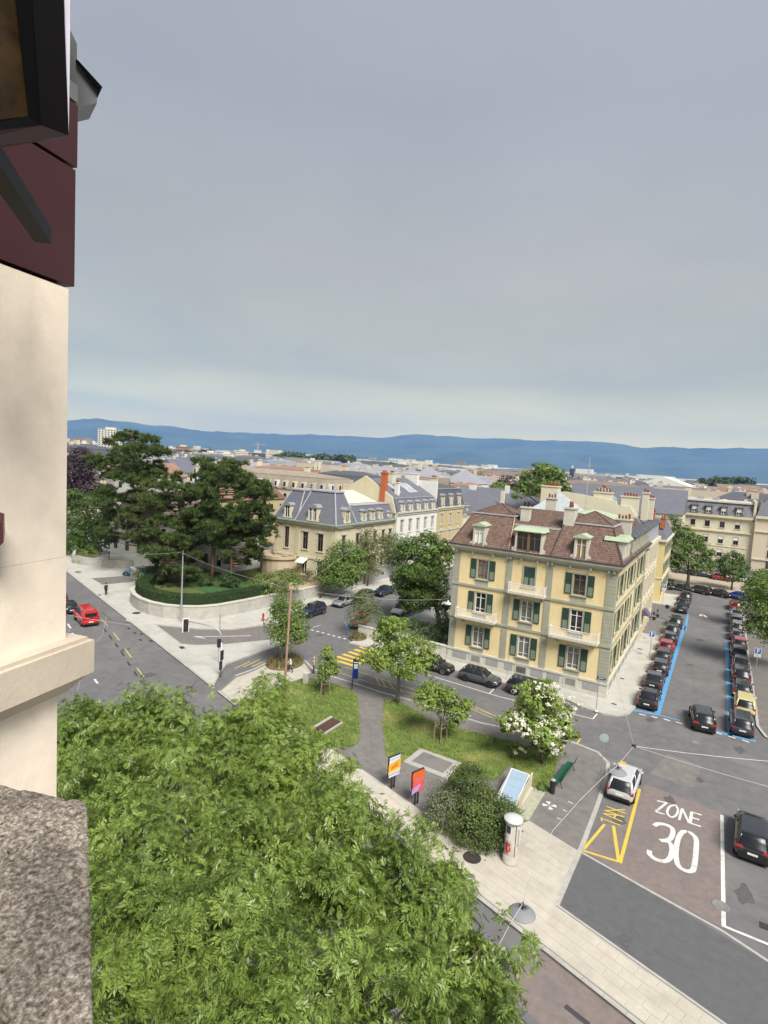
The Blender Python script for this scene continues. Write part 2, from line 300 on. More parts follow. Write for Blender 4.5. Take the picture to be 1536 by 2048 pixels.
for nm, ss, w in [('letter_z', [Q7((900, 578), (958, 590)), Q7((957, 588), (893, 640)), Q7((892, 640), (945, 657))], .15),
                  ('letter_o', [arc(Q7((1000, 602), (972, 612), (958, 640), (966, 660), (985, 672), (1010, 660), (1020, 630), (1008, 606), (1000, 602)))], .15),
                  ('letter_n', [Q7((1026, 688), (1044, 622)), Q7((1044, 622), (1084, 706)), Q7((1084, 706), (1098, 642))], .15),
                  ('letter_e', [Q7((1155, 660), (1100, 642)), Q7((1101, 640), (1091, 706)), Q7((1090, 706), (1152, 726)), Q7((1098, 674), (1142, 687))], .15)]:
    paint(nm, ss, w, WHITE, .010)
paint('numeral_three', [arc(Q7((884, 722), (905, 710), (950, 715), (985, 735), (990, 765), (970, 800), (918, 806))), arc(Q7((930, 806), (968, 815), (985, 850), (975, 905), (940, 925), (890, 912), (858, 885), (857, 862)))], .29, WHITE, .010)
paint('numeral_zero', [arc(Q7((1075, 755), (1045, 758), (1020, 800), (1008, 880), (1020, 945), (1055, 975), (1090, 982), (1110, 965), (1122, 880), (1124, 800), (1100, 768), (1075, 755)))], .29, WHITE, .010)
Y_ = [Q7((600, 712), (480, 855)), Q7((470, 862), (690, 930)), Q7((650, 722), (680, 925)), Q7((800, 510), (688, 935))]
paint('taxi_bay_line', Y_, [.17, .17, .2, .2], YELLOW, .010)
# TAXI lettering, read from the kerb side: letter strokes across the bay
Q4 = lambda *a: [(1200+x*.21875, 1380+y*.21875) for x, y in a]
paint('taxi_lettering', [Q4((10, 1165), (18, 1200)), Q4((22, 1178), (190, 1240)), Q4((30, 1130), (205, 1205)), Q4((30, 1130), (215, 1155)), Q4((140, 1140), (130, 1180)), Q4((40, 1100), (222, 1165)), Q4((60, 1065), (235, 1130)), Q4((45, 1105), (230, 1095))], .10, YELLOW, .011)
paint('bay_line', [Q7((1272, 660), (1282, 1300)), Q7((1272, 1292), (1560, 1410))], [.2, .17], WHITE, .011)
paint('blue_line', [[(1315, 1428), (1369, 1252)], ], .42, BLUE); paint('blue_line', [[(1460, 1472), (1453.5, 1283)]], .36, BLUE)
paint('blue_line', [[(1370, 1262), (1376, 1228)]], .3, BLUE)
paint('blue_line', [[(1266, 1420), (1318, 1430)], [(1318, 1430), (1360, 1441)]], [.42, .2], BLUE); paint('blue_line', [[(1425, 1462), (1512, 1483)]], .4, BLUE)
for a, b in [((1278, 1428), (1291, 1431)), ((1303, 1433), (1315, 1436)), ((1327, 1438), (1340, 1442)), ((1352, 1444), (1365, 1448)), ((1429, 1464), (1443, 1469)), ((1456, 1472), (1471, 1477)), ((1484, 1480), (1498, 1485))]:
    paint('white_dash', [[a, b]], .2, WHITE, .02)
paint('white_half_disc', [arc([(1401, 1232), (1404, 1229), (1408, 1231), (1413, 1235)], 3)], .5, WHITE)
# parking bay line before the yellow house
paint('bay_line', [[(850, 1348), (905, 1365), (1000, 1394), (1100, 1417), (1186, 1438)], [(1186, 1438), (1194, 1428)], [(978, 1388), (990, 1376)]], .12, WHITE)
# bus bay, yellow
paint('bus_bay_line', [[(690, 1334), (760, 1357), (818, 1376), (900, 1398), (990, 1432)], [(680, 1346), (751, 1369), (832, 1389), (937, 1428)], [(752, 1356), (760, 1372)], [(762, 1357), (772, 1376)], [(776, 1361), (788, 1379)], [(790, 1366), (805, 1384)], [(940, 1408), (992, 1433)], [(937, 1416), (985, 1436)]], .11, YELLOWF)
paint('bus_bay_line', [[(1128, 1470), (1161, 1478)], [(1161, 1477), (1150, 1493)]], .13, YELLOW)
for k in range(6): paint('zebra_stripe', [[(663+k*11.5, 1318-k*4.8), (712+k*9.5, 1333-k*5.3)]], .55, YELLOW)
for a, b in [((470, 1337), (500, 1323)), ((487, 1334), (520, 1319)), ((503, 1334), (532, 1321))]: paint('yellow_mark', [[a, b]], .16, YELLOWF)
for k in range(8): paint('give_way_dash', [[(622+k*10.8, 1259.5+k*2.9), (627+k*10.8, 1261+k*2.9)]], .3, WHITE)
paint('blue_bay_line', [[(690, 1244), (699, 1270), (704, 1277)]], .16, BLUE)
paint('white_lane_line', [[(452, 1291), (538, 1281), (572, 1274)]], .2, WHITE)
paint('lane_arrow', [[(389, 1273), (440, 1273), (502, 1271.5)], [(389, 1273), (410, 1277)]], [.16, .2], WHITE)
paint('lane_line', [[(625, 1255), (642, 1250)]], .1, WHITE)
Qy = lambda x, y: (120+x*.1302, 1130+y*.1302)
for a, b in [((640, 840), (735, 935)), ((820, 1040), (910, 1160)), ((1000, 1290), (1095, 1420)), ((1180, 1580), (1290, 1720))]: paint('yellow_dash', [[Qy(*a), Qy(*b)]], .14, YELLOWF)
for a in [(690, 1000), (775, 1110), (870, 1235), (962, 1365), (1055, 1515), (1160, 1670)]: paint('dark_patch', [[Qy(a[0]-22, a[1]-32), Qy(a[0]+22, a[1]+32)]], .22, DARKP)
for a, b in [((120, 905), (165, 975)), ((185, 1045), (215, 1085)), ((530, 1755), (580, 1820))]: paint('white_dash', [[Qy(*a), Qy(*b)]], .2, WHITE)
paint('white_mark', [arc([Qy(150, 965), Qy(80, 965), Qy(70, 995), Qy(140, 1000), Qy(140, 1020), Qy(95, 1022)], 3)], .09, mat('road_paint_worn', (.3, .3, .29), .8))
paint('dark_patch', [[(1213, 1967), (1236, 1984)]], .25, DARKP); paint('dark_patch', [[(1130, 2012), (1178, 2050)]], .25, DARKP)
paint('dark_patch', [[Qy(650, 735), Qy(800, 850)]], .1, DARKP); paint('road_joint', [[(384, 1385), (383, 1375), (390, 1366), (402, 1360)]], .07, DARKP)
for k, q in enumerate([[(1300, 1548), (1335, 1508), (1405, 1532), (1385, 1575)], [(480, 1250), (560, 1235), (600, 1262), (520, 1275)]]): sheet('asphalt_patch', px2(*q), .003, [ASPHP, ASPH2][k % 2], road)
CRK = mat('crack_tar', (.075, .075, .077), .8)
for q in [[(1150, 1720), (1230, 1790), (1280, 1880), (1400, 1960)], [(1250, 1460), (1330, 1475), (1360, 1500), (1480, 1530)], [(1340, 1300), (1380, 1330), (1395, 1400)], [(820, 1345), (900, 1375), (960, 1390), (1060, 1425)], [(640, 1290), (690, 1300), (720, 1322)], [(230, 1250), (300, 1320), (330, 1370)], [(700, 1430), (740, 1450), (745, 1520), (790, 1560)]]:
    w_ = [q[0]]
    for a_, b_ in zip(q[:-1], q[1:]):
        for k in range(1, 9): w_.append((a_[0]+(b_[0]-a_[0])*k/8+random.uniform(-1.6, 1.6), a_[1]+(b_[1]-a_[1])*k/8+random.uniform(-1.6, 1.6)))
    paint('crack', [w_], .02, CRK, .009 if q[0][0] != 700 else .127, road if q[0][0] != 700 else island)
OIL = mat('oil_stain', (.092, .09, .09), .8, .2, 4)
for u, v, r in [(1240, 1640, .5), (1490, 1790, .6), (1340, 1600, .4), (1300, 1440, .5), (1480, 1500, .5), (1400, 1560, .35), (1250, 1880, .4), (1380, 1330, .5), (1400, 1280, .6), (900, 1385, .4), (760, 1300, .5), (640, 1270, .5), (250, 1300, .5), (300, 1350, .6)]:
    c_ = P(u, v); sheet('oil_stain', [(c_.x+r*random.uniform(.5, 1.1)*math.cos(k*.449), c_.y+1.6*r*random.uniform(.5, 1.1)*math.sin(k*.449)) for k in range(14)], .0075, OIL, road)
# white flower mark on the island
c = P(1099, 1611, .12); 
for k in range(4):
    a = .45+k*1.5708; mb = MB(); d = Vector((math.cos(a), math.sin(a))); n_ = Vector((-d.y, d.x))
    mb.add([(*(c.xy+d*.06), .129), (*(c.xy+d*.42-n_*.17), .129), (*(c.xy+d*.47), .129), (*(c.xy+d*.42+n_*.17), .129)], [(0, 1, 2, 3)]); mb.build('white_mark', WHITE, island)
for a, b in [((1136, 1606), (1146, 1611)), ((1126, 1623), (1134, 1627)), ((1113, 1639), (1122, 1643))]: paint('white_mark', [[a, b]], .07, WHITE, .128, island)
# manholes, grates
IRON = mat('cast_iron', (.05, .04, .037), .6, .25, 8, .3, 40); IRONP = mat('cast_iron_pale', (.20, .195, .185), .7, .2, 6, .4, 30)
def manhole(u, v, r, m, z, parent):
    mb = MB(); p = P(u, v, z); mb.lathe([(r, 0), (r, .006), (r*.9, .010), (r*.88, .006), (r*.3, .007)], 24, p); return mb.build('manhole_cover', m, parent, True)
manhole(944, 1715, .52, IRON, .145, island); manhole(1392, 1485, .34, IRONP, .001, road); manhole(1441, 1811, .42, IRONP, .008, road)
manhole(273, 1226, .55, IRON, .122, pav_l); manhole(156, 1144, .5, IRON, .122, pav_l); manhole(265, 1240, .8, PAVE2, .123, pav_l)
def grate(u, v, w, d, z, parent, rz=0., m=None):
    p = P(u, v, z); mb = MB(); mb.box(-w/2, w/2, -d/2, d/2, 0, .004)
    for k in range(7): x = -w/2+w*(k+.5)/7; mb.box(x-w*.03, x+w*.03, -d/2+.02, d/2-.02, .004, .010)
    mb.build('drain_grate', m or IRON, parent, loc=p, rz=rz)
grate(364, 1295, .9, .5, .122, pav_l, ang); grate(199, 1190, .6, .4, .122, pav_l, ang)
for q in [(302, 1282), (283, 1268), (270, 1266), (258, 1257), (281, 1280)]: grate(*q, .6, .3, .002, road, ang)
grate(1244, 1357, .45, .3, .122, pav_b); grate(1228, 1408, .45, .3, .122, pav_b); grate(1280, 1298, .6, .4, .122, pav_b); grate(1279, 1307, .5, .25, .122, pav_b); grate(1289, 1276, .5, .25, .122, pav_b)
grate(1530, 1853, .5, .5, .002, road)
# --- lawns with real blades
def lawn(pts, name='lawn'):
    o = sheet(name, pts, .15, GRASS, island, .1); n = 0; V = []
    xs = [p[0] for p in pts]; ys = [p[1] for p in pts]; A = (max(xs)-min(xs))*(max(ys)-min(ys)); k = int(A*130)
    X = RNG.uniform(min(xs), max(xs), k); Y = RNG.uniform(min(ys), max(ys), k)
    keep = [i for i in range(k) if inside((X[i]+random.uniform(-.22, .22), Y[i]+random.uniform(-.22, .22)), pts)]; X, Y = X[keep], Y[keep]; k = len(X)
    a = RNG.uniform(0, 6.28, k); h = RNG.uniform(.03, .10, k); w = .035; B = np.stack([X, Y, np.full(k, .15)], 1)
    d = np.stack([np.cos(a), np.sin(a), 0*a], 1); le = np.stack([-np.sin(a), np.cos(a), 0*a], 1)*RNG.uniform(.02, .1, k)[:, None]
    V = np.stack([B-d*w, B+d*w, B+le+np.array([0, 0, 1])*h[:, None]], 1).reshape(-1, 3); Fc = np.arange(3*k).reshape(-1, 3)
    t_ = link('grass_blades', array_mesh('grass_blades', V, Fc, mat('grass_blade', (.15, .205, .045), .9, .4, 1.2, island=.45, stain=.75, stainc=(.40, .35, .13), stscale=.3)), o); tag(t_, kind='stuff')
lawn(px2((541, 1382), (575, 1370), (612, 1358), (642, 1363), (680, 1374), (712, 1387), (718, 1420), (719, 1480), (713, 1492), (700, 1497), (656, 1501), (600, 1460), (565, 1433)))
lawn(px2((768, 1403), (791, 1402), (818, 1416), (859, 1443), (920, 1460), (1000, 1480), (1070, 1498), (1118, 1519), (1108, 1552), (1097, 1578), (1064, 1576), (1020, 1532), (992, 1563), (912, 1568), (895, 1562), (923, 1529), (840, 1500), (806, 1527), (790, 1526), (771, 1514), (765, 1449)))
mb = MB(); o4 = px2((806, 1527), (840, 1500), (923, 1529), (895, 1562)); i4 = px2((823, 1526), (847, 1507), (906, 1530), (886, 1550))
for k in range(4): mb.prism([o4[k-1], o4[k], i4[k], i4[k-1]], .1, .152)
mb.build('stone_border', KERB, island); sheet('hatch_panel', i4, .142, ASPHP, island)
mb = MB(); o4 = px2((630, 1462), (664, 1441.5), (682, 1449), (646, 1471)); mb.prism(o4, .1, .26); mb.build('steel_hatch', mat('rust_steel', (.075, .042, .032), .7, .15, 4), island)
mb = MB(); ribbon(mb, px2((629, 1460), (663, 1439)), .24, .1, .30); mb.build('stone_border', KERB, island); mb = MB(); ribbon(mb, px2((648, 1473), (684, 1450)), .14, .1, .28); mb.build('stone_border', KERB, island)
sheet('flagstones', px2((1071, 1578), (1091, 1588), (1057, 1645), (1042, 1640), (1040, 1620)), .132, mat('mossy_flags', (.34, .34, .26), .95, .18, 3, .3, 20), island)
# ================================================================= buildings
YW = mat('yellow_render', (.70, .575, .33), .9, .05, 1.2, .1, 30, stain=.42, stainc=(.54, .41, .21), stscale=.8, streak=True)
GST = mat('grey_green_stone', (.33, .33, .26), .9, .08, 2, .15, 30, stain=.35, stainc=(.24, .24, .2), stscale=.8, streak=True)
PST = mat('pale_stone', (.50, .485, .42), .9, .08, 2, .15, 30, stain=.4, stainc=(.34, .33, .28), stscale=.9, streak=True)
PANEL = mat('grey_stone_panel', (.29, .29, .285), .85, .14, 3, .15, 25)
TILE = mat('brown_roof_tile', (.165, .108, .085), .8, .2, 3, island=.22, stain=.3, stainc=(.16, .12, .09), stscale=.7)
TILEB = mat('brown_roof_base', (.13, .085, .07), .85, .2, 3)
COPPER = mat('green_copper', (.36, .43, .31), .7, .12, 2, stain=.4, stainc=(.33, .37, .25), stscale=1)
SLATE = mat('slate_roof', (.125, .130, .155), .55, .14, 2.5, .25, 12, stain=.3, stainc=(.17, .17, .18), stscale=.6)
SLATE2 = mat('slate_roof_dark', (.085, .088, .10), .6, .15, 2.5, .25, 12)
ZINC = mat('zinc_roof', (.33, .34, .37), .5, .08, 1.5, metal=.3, stain=.3, stainc=(.25, .25, .26), stscale=.5)
CREAM = mat('cream_render', (.56, .51, .36), .9, .06, 1, .1, 30, stain=.3, stainc=(.42, .37, .25), stscale=.4, streak=True)
CREAM2 = mat('pale_cream_render', (.58, .54, .42), .9, .06, 1, .1, 30, stain=.3, stainc=(.46, .42, .33), stscale=.4, streak=True)
OCHRE = mat('ochre_stone', (.47, .38, .21), .9, .07, 1.2, .1, 30, stain=.3, stainc=(.36, .29, .17), stscale=.5, streak=True)
WHITER = mat('white_render', (.66, .655, .62), .9, .05, 1, stain=.25, stainc=(.5, .49, .46), stscale=.5, streak=True)
FRAME = mat('white_frame', (.66, .65, .61), .6, .05); FRAMEB = mat('brown_frame', (.16, .10, .05), .6, .1); SHUT = mat('green_shutter', (.03, .062, .045), .6, .12, 6); SHUTP = mat('pale_shutter', (.17, .21, .15), .7, .1, 6)
GLASS = glassmat(); CURT = mat('curtained_glass', (.16, .16, .15), .25, .3, 3, spec=.7); BLIND = mat('white_blind', (.68, .67, .62), .7, .04)
TERRA = mat('terracotta', (.36, .13, .07), .8, .15, 4); GUTTER = mat('gutter_metal', (.045, .045, .055), .5, .1); LEAD = mat('lead_flashing', (.36, .36, .40), .5, .1, 2)
RAILW = mat('white_iron', (.66, .64, .60), .6, .05)
WM = {}
def face_xf(ux): return math.atan2(ux[1], ux[0])
def wall_mesh(w, z0, z1, holes, depth=.22):
    mb = MB(); xs = sorted({0., w, *[h[0] for h in holes], *[h[1] for h in holes]}); zs = sorted({z0, z1, *[h[2] for h in holes], *[h[3] for h in holes]})
    for i in range(len(xs)-1):
        for j in range(len(zs)-1):
            cx_, cz_ = (xs[i]+xs[i+1])/2, (zs[j]+zs[j+1])/2
            if any(h[0] < cx_ < h[1] and h[2] < cz_ < h[3] for h in holes): continue
            mb.add([(xs[i], 0, zs[j]), (xs[i+1], 0, zs[j]), (xs[i+1], 0, zs[j+1]), (xs[i], 0, zs[j+1])], [(0, 1, 2, 3)])
    for a, b, c, d in holes:
        mb.add([(a, 0, c), (b, 0, c), (b, 0, d), (a, 0, d), (a, depth, c), (b, depth, c), (b, depth, d), (a, depth, d)], [(0, 4, 5, 1), (1, 5, 6, 2), (2, 6, 7, 3), (3, 7, 4, 0)])
    return mb
def window(parent, o, rz, w, h, sur=None, frame=FRAME, shut=None, kind='plain', pane=None, sill=True, blind=0., keystone=False):
    """o: bottom centre of the opening on the wall plane (parent space); local -y is outward"""
    key = (round(w, 2), round(h, 2), sur and sur.name, frame.name, shut and shut.name, kind, sill, keystone)
    if key not in WM:
        d = {}; s = MB(); t = .16
        if sur:
            s.box(-w/2-t, -w/2, -.05, .02, -.02, h+t); s.box(w/2, w/2+t, -.05, .02, -.02, h+t); s.box(-w/2, w/2, -.05, .02, h, h+t)
            if keystone: s.box(-w/2-t-.1, w/2+t+.1, -.16, .02, h+t, h+t+.14); s.box(-w/2-.05, w/2+.05, -.09, .02, h+t+.14, h+t+.34)
        if sill: s.box(-w/2-t-.06, w/2+t+.06, -.14, .02, -.16, -.022)
        if not s.v: s.box(-w/2, w/2, .15, .19, 0, .05)
        d['window'] = s.mesh('window', sur or frame)
        f = MB(); e = .065
        f.box(-w/2, -w/2+e, .10, .17, 0, h); f.box(w/2-e, w/2, .10, .17, 0, h); f.box(-w/2+e, w/2-e, .10, .17, 0, e); f.box(-w/2+e, w/2-e, .10, .17, h-e, h)
        f.box(-.045, .045, .09, .17, e, h-e); f.box(-w/2+e, w/2-e, .095, .165, h*.72, h*.72+.05)
        if kind == 'french': f.box(-w/2+e, w/2-e, .098, .165, h*.18, h*.18+.05)
        d['frame'] = f.mesh('frame', frame)
        p = MB(); p.box(-w/2, w/2, .155, .20, 0, h); d['pane'] = p.mesh('pane', GLASS)
        if shut:
            s2 = MB(); sw = w*.56
            s2.box(-sw/2, sw/2, -.045, 0, 0, h+.05, 0)
            for k in range(int(h*.5/.09)): z = h*.52+k*.09; s2.box(-sw/2+.07, sw/2-.07, -.058, -.045, z, z+.045, 0)
            s2.box(-sw/2+.09, sw/2-.09, -.056, -.045, .1, h*.46, 1)
            d['shutter'] = s2.mesh('shutter', [shut, SHUTP])
        WM[key] = d
    d = WM[key]; o = Vector(o); wn = link('window', d['window'], parent, o, rz)
    link('frame', d['frame'], wn); pn = link('pane', d['pane'], wn)
    if pane is not None: pn.material_slots[0].link = 'OBJECT'; pn.material_slots[0].material = pane
    if blind: b = MB(); b.box(-w/2+.02, w/2-.02, .06, .10, h*(1-blind), h); b.build('blind', BLIND, wn)
    if shut:
        if kind == 'closed':
            for sx in (-1, 1): link('shutter', d['shutter'], wn, (sx*w*.26, .06, 0)).scale.x = .9
        else:
            for sx in (-1, 1): link('shutter', d['shutter'], wn, (sx*(w/2+.17+w*.28), -.03, random.uniform(-.01, .01)), random.uniform(-.05, .05))
    return wn
def tiles(parent, a, b, c, d, tw=.26, th=.24, name='roof_tiles'):
    """lay overlapping tiles on the slope quad a,b (eaves) c,d (top)"""
    a, b, c, d = map(Vector, (a, b, c, d)); mb = MB(); n = max(2, int(((d+c)/2-(a+b)/2).length/th)); nrm = (b-a).cross(d-a).normalized()
    for r in range(n):
        l0, r0 = a.lerp(d, r/n), b.lerp(c, r/n); l1, r1 = a.lerp(d, (r+1.15)/n), b.lerp(c, (r+1.15)/n); m = max(1, int((r0-l0).length/tw)); sh = .5 if r % 2 else 0
        for k in range(-1 if sh else 0, m):
            f0, f1 = max(0, (k+sh)/m+.004), min(1, (k+1+sh)/m-.004)
            if f1-f0 < .01: continue
            h = .045+random.uniform(0, .012)
            q = [l0.lerp(r0, f0), l0.lerp(r0, f1), l1.lerp(r1, f1), l1.lerp(r1, f0)]
            mb.add([q[0]+nrm*h, q[1]+nrm*h, q[2]+nrm*.012, q[3]+nrm*.012, q[0], q[1]], [(0, 1, 2, 3), (4, 5, 1, 0)])
    return tag(mb.build(name, TILE, parent), kind='stuff')
def dormer(parent, o, rz, w, h, depth, fm=PST, rm=COPPER, style='pediment', pane=None, double=False, frame=FRAME):
    """front plane at local y=0 (outward -y); bottom centre o"""
    mb = MB(); t = .2
    mb.box(-w/2-t, -w/2, 0, .25, 0, h); mb.box(w/2, w/2+t, 0, .25, 0, h); mb.box(-w/2, w/2, 0, .25, h-.12, h); mb.box(-w/2-t-.1, w/2+t+.1, -.08, .25, -.14, 0)
    for sx in (-1, 1): mb.add([(sx*(w/2+t), .05, -.1), (sx*(w/2+t+.35), .05, -.1), (sx*(w/2+t+.3), .05, .35), (sx*(w/2+t+.1), .05, .45), (sx*(w/2+t), .05, .8), (sx*(w/2+t), .2, -.1), (sx*(w/2+t+.35), .2, -.1), (sx*(w/2+t+.3), .2, .35), (sx*(w/2+t+.1), .2, .45), (sx*(w/2+t), .2, .8)], [(0, 1, 2, 3, 4)[::sx], (5, 6, 7, 8, 9)[::-sx], (1, 6, 7, 2), (2, 7, 8, 3), (3, 8, 9, 4)])
    for sx in (-1, 1): x0, x1 = sorted((sx*(w/2+t*.4), sx*(w/2+t*.9))); mb.box(x0, x1, .25, depth, -.1, h)
    dm = mb.build('dormer', fm, parent, loc=o, rz=rz)
    r = MB(); e = w/2+t+.12
    if style == 'pediment': r.extr([(-e, -.18, h), (e, -.18, h), (e, -.18, h+.12), (0, -.18, h+.12+w*.32), (-e, -.18, h+.12)], (0, depth+.18, 0))
    elif style == 'flat': r.frus((-e-.1, e+.1, -.25, depth, h), (-e+.15, e-.15, .15, depth, h+.38))
    else: r.extr([(-e, -.15, h)]+[(e*math.cos(math.pi*(1-k/8)), -.15, h+.08+e*.55*math.sin(math.pi*k/8)) for k in range(9)]+[(e, -.15, h)], (0, depth+.15, 0))
    r.build('dormer_roof', rm, dm)
    p = MB(); p.box(-w/2, w/2, .16, .20, 0, h-.12); p.build('pane', pane or GLASS, dm)
    f = MB(); f.box(-w/2, -w/2+.06, .08, .16, 0, h-.12); f.box(w/2-.06, w/2, .08, .16, 0, h-.12); f.box(-.05, .05, .08, .16, 0, h-.12)
    if double: f.box(-.13, .13, -.02, .2, 0, h-.12); f.box(-w/4-.03, -w/4+.03, .08, .16, 0, h-.12); f.box(w/4-.03, w/4+.03, .08, .16, 0, h-.12)
    f.box(-w/2+.06, w/2-.06, .085, .155, (h-.12)*.7, (h-.12)*.7+.05); f.build('frame', frame, dm)
    return dm
def chimney(parent, x, y, z0, z1, w, d, pots=3, m=CREAM2, potm=TERRA, along='x'):
    mb = MB(); mb.box(x-w/2, x+w/2, y-d/2, y+d/2, z0, z1); mb.box(x-w/2-.1, x+w/2+.1, y-d/2-.1, y+d/2+.1, z1, z1+.16); c = mb.build('chimney', m, parent)
    for k in range(pots):
        f = (k+.5)/pots-.5; p = MB(); hh_ = random.uniform(.6, 1.15); p.lathe([(.13, 0), (.105, .45*hh_), (.135, .47*hh_), (.135, .55*hh_), (.09, .56*hh_)], 10, (x+(w*.85*f if along == 'x' else 0), y+(d*.85*f if along == 'y' else 0), z1+.16)); p.build('chimney_pot', potm, c, True)
    return c
# ----------------------------------------------------------------- the yellow corner house
x0, x1, y0, y1 = -25.2, -8.1, 58.87, 82.5; EV = 13.1
hs = thing('corner_house', 'three-storey yellow corner house with grey quoins, green shutters and brown tiled roof', 'house')
cols = [-21.8, -16.63, -11.5]; rows = [(2.3, 2.25), (6.2, 2.2), (9.95, 2.1)]; ww = 1.18
holes = [(c-x0-ww/2, c-x0+ww/2, z, z+h) for c in cols for z, h in rows]
wall_mesh(x1-x0, 1.65, EV, holes).build('wall', YW, hs, loc=(x0, y0, 0))
sc_y = [61.0, 64.1, 68.2, 71.4, 76.9, 80.2]
wall_mesh(y1-y0, 1.65, EV, [(c-y0-.55, c-y0+.55, z, z+h) for c in sc_y for z, h in rows]).build('wall', YW, hs, loc=(x1, y0, 0), rz=math.pi/2)
mb = MB(); mb.add([(x0, y1, 1.65), (x0, y0, 1.65), (x0, y0, EV), (x0, y1, EV)], [(0, 1, 2, 3)]); mb.add([(x1, y1, 1.65), (x0, y1, 1.65), (x0, y1, EV), (x1, y1, EV)], [(0, 1, 2, 3)]); mb.build('wall', YW, hs)
for ci, c in enumerate(cols):
    for ri, (z, h) in enumerate(rows):
        kind = 'closed' if (ci, ri) == (1, 2) else 'french'
        window(hs, (c, y0, z), 0, ww, h, GST, FRAMEB if ri == 2 else FRAME, SHUT, kind, pane=CURT if ri == 0 or random.random() < .25 else None)
        if (ci, ri) != (1, 2): mb = MB(); mb.box(c-ww/2-.17, c+ww/2+.17, y0-.03, y0+.02, z-.95 if ri else z-.62, z-.165); mb.build('apron', GST, hs)
for c in sc_y:
    for ri, (z, h) in enumerate(rows): window(hs, (x1, c, z), math.pi/2, 1.1, h, GST, FRAME, SHUT, 'closed' if random.random() < .12 else 'french', pane=random.choice([None, None, CURT]))
def lay_quoins(xa, xb, ya, yb):
    z = 1.66; blk = None
    while z < 12.6:
        if not any(abs(z+.18-q) < .2 for q in (5.32, 9.07)):
            if blk is None: b = MB(); b.box(0, xb-xa, 0, yb-ya, .015, .355); blk = b.mesh('quoin_block', GST)
            link('quoin_block', blk, hs, (xa, ya, z))
        z += .372
    b = MB(); b.box(xa+.03, xb-.03, ya+.03, yb, 1.66, 12.7); b.build('pilaster', GST, hs)
for xa, xb in [(x0-.06, -24.5), (-19.15, -18.5), (-14.85, -14.2), (-8.95, x1+.06)]: lay_quoins(xa, xb, y0-.07, y0+.01)
for ya, yb in [(y0-.05, 59.7), (74.1, 74.9), (81.7, y1)]: lay_quoins(x1-.01, x1+.07, ya, yb)
for nm, z, h, pr in [('string_course', 5.2, .24, .14), ('string_course', 8.95, .24, .14), ('frieze', 12.62, .5, .05)]:
    mb = MB(); mb.box(x0-pr, x1+pr, y0-pr, y0, z, z+h); mb.box(x1, x1+pr, y0, y1, z, z+h); mb.box(x0-pr, x0, y0, y1, z, z+h); mb.build(nm, GST, hs)
# plinth with stone panels
mb = MB(); mb.box(x0-.08, x1+.08, y0-.08, y1, .1, 1.45); mb.box(x0-.16, x1+.16, y0-.16, y1, 1.45, 1.66); mb.box(x0-.14, x1+.14, y0-.14, y1, .1, .5); mb.build('plinth', PST, hs)
px_ = [(-24.6, -22.9), (-20.6, -19.2), (-18.5, -17.6), (-15.6, -14.3), (-13.9, -12.6), (-10.3, -8.8)]
for a, b in px_: mb = MB(); mb.box(a, b, y0-.11, y0-.08, .58, 1.36); mb.build('stone_panel', PANEL, hs)
for c in cols:
    mb = MB(); mb.box(c-.7, c+.7, y0-.13, y0-.08, .52, 1.43); w_ = mb.build('basement_window', PST, hs)
    mb = MB(); mb.box(c-.5, c+.5, y0-.14, y0-.131, .62, 1.3); mb.build('pane', mat('basement_shutter', (.22, .22, .2), .7), w_)
    if c == cols[1]:
        mb = MB()
        for k in range(9): mb.box(c-.48+k*.12-.015, c-.48+k*.12+.015, y0-.18, y0-.15, .62, 1.3)
        mb.build('bars', GUTTER, w_)
for k in range(8): a = 60.2+k*2.75; mb = MB(); mb.box(x1+.08, x1+.11, a, a+1.9, .58, 1.36); mb.build('stone_panel', PANEL, hs)
mb = MB(); mb.box(-8.95, -8.2, y0-.105, y0-.08, 1.95, 2.2); pl_ = mb.build('street_plate', mat('blue_enamel', (.02, .04, .16), .4), hs)
mb = MB(); mb.box(-8.85, -8.3, y0-.11, y0-.106, 2.1, 2.14); mb.box(-8.8, -8.36, y0-.11, y0-.106, 2.02, 2.06); mb.build('lettering', WHITE, pl_)
# cornice and gutter
mb = MB()
for pr, za, zb in [(.18, 12.9, 13.08), (.42, 13.08, 13.28), (.62, 13.28, 13.5)]: mb.box(x0-pr, x1+pr, y0-pr, y1, za, zb)
mb.build('cornice', PST, hs)
mb = MB(); mb.box(x0-.7, x1+.7, y0-.72, y0-.5, 13.5, 13.62); mb.box(x1+.5, x1+.72, y0-.5, y1, 13.5, 13.62); mb.build('gutter', GUTTER, hs)
for c in [-24.9, -23, -20.6, -19, -18.7, -17.5, -15.8, -14.7, -14.3, -12.5, -10.5, -8.8, -8.3]: mb = MB(); mb.box(c-.1, c+.1, y0-.38, y0-.05, 12.66, 12.9); mb.build('bracket', GST, hs)
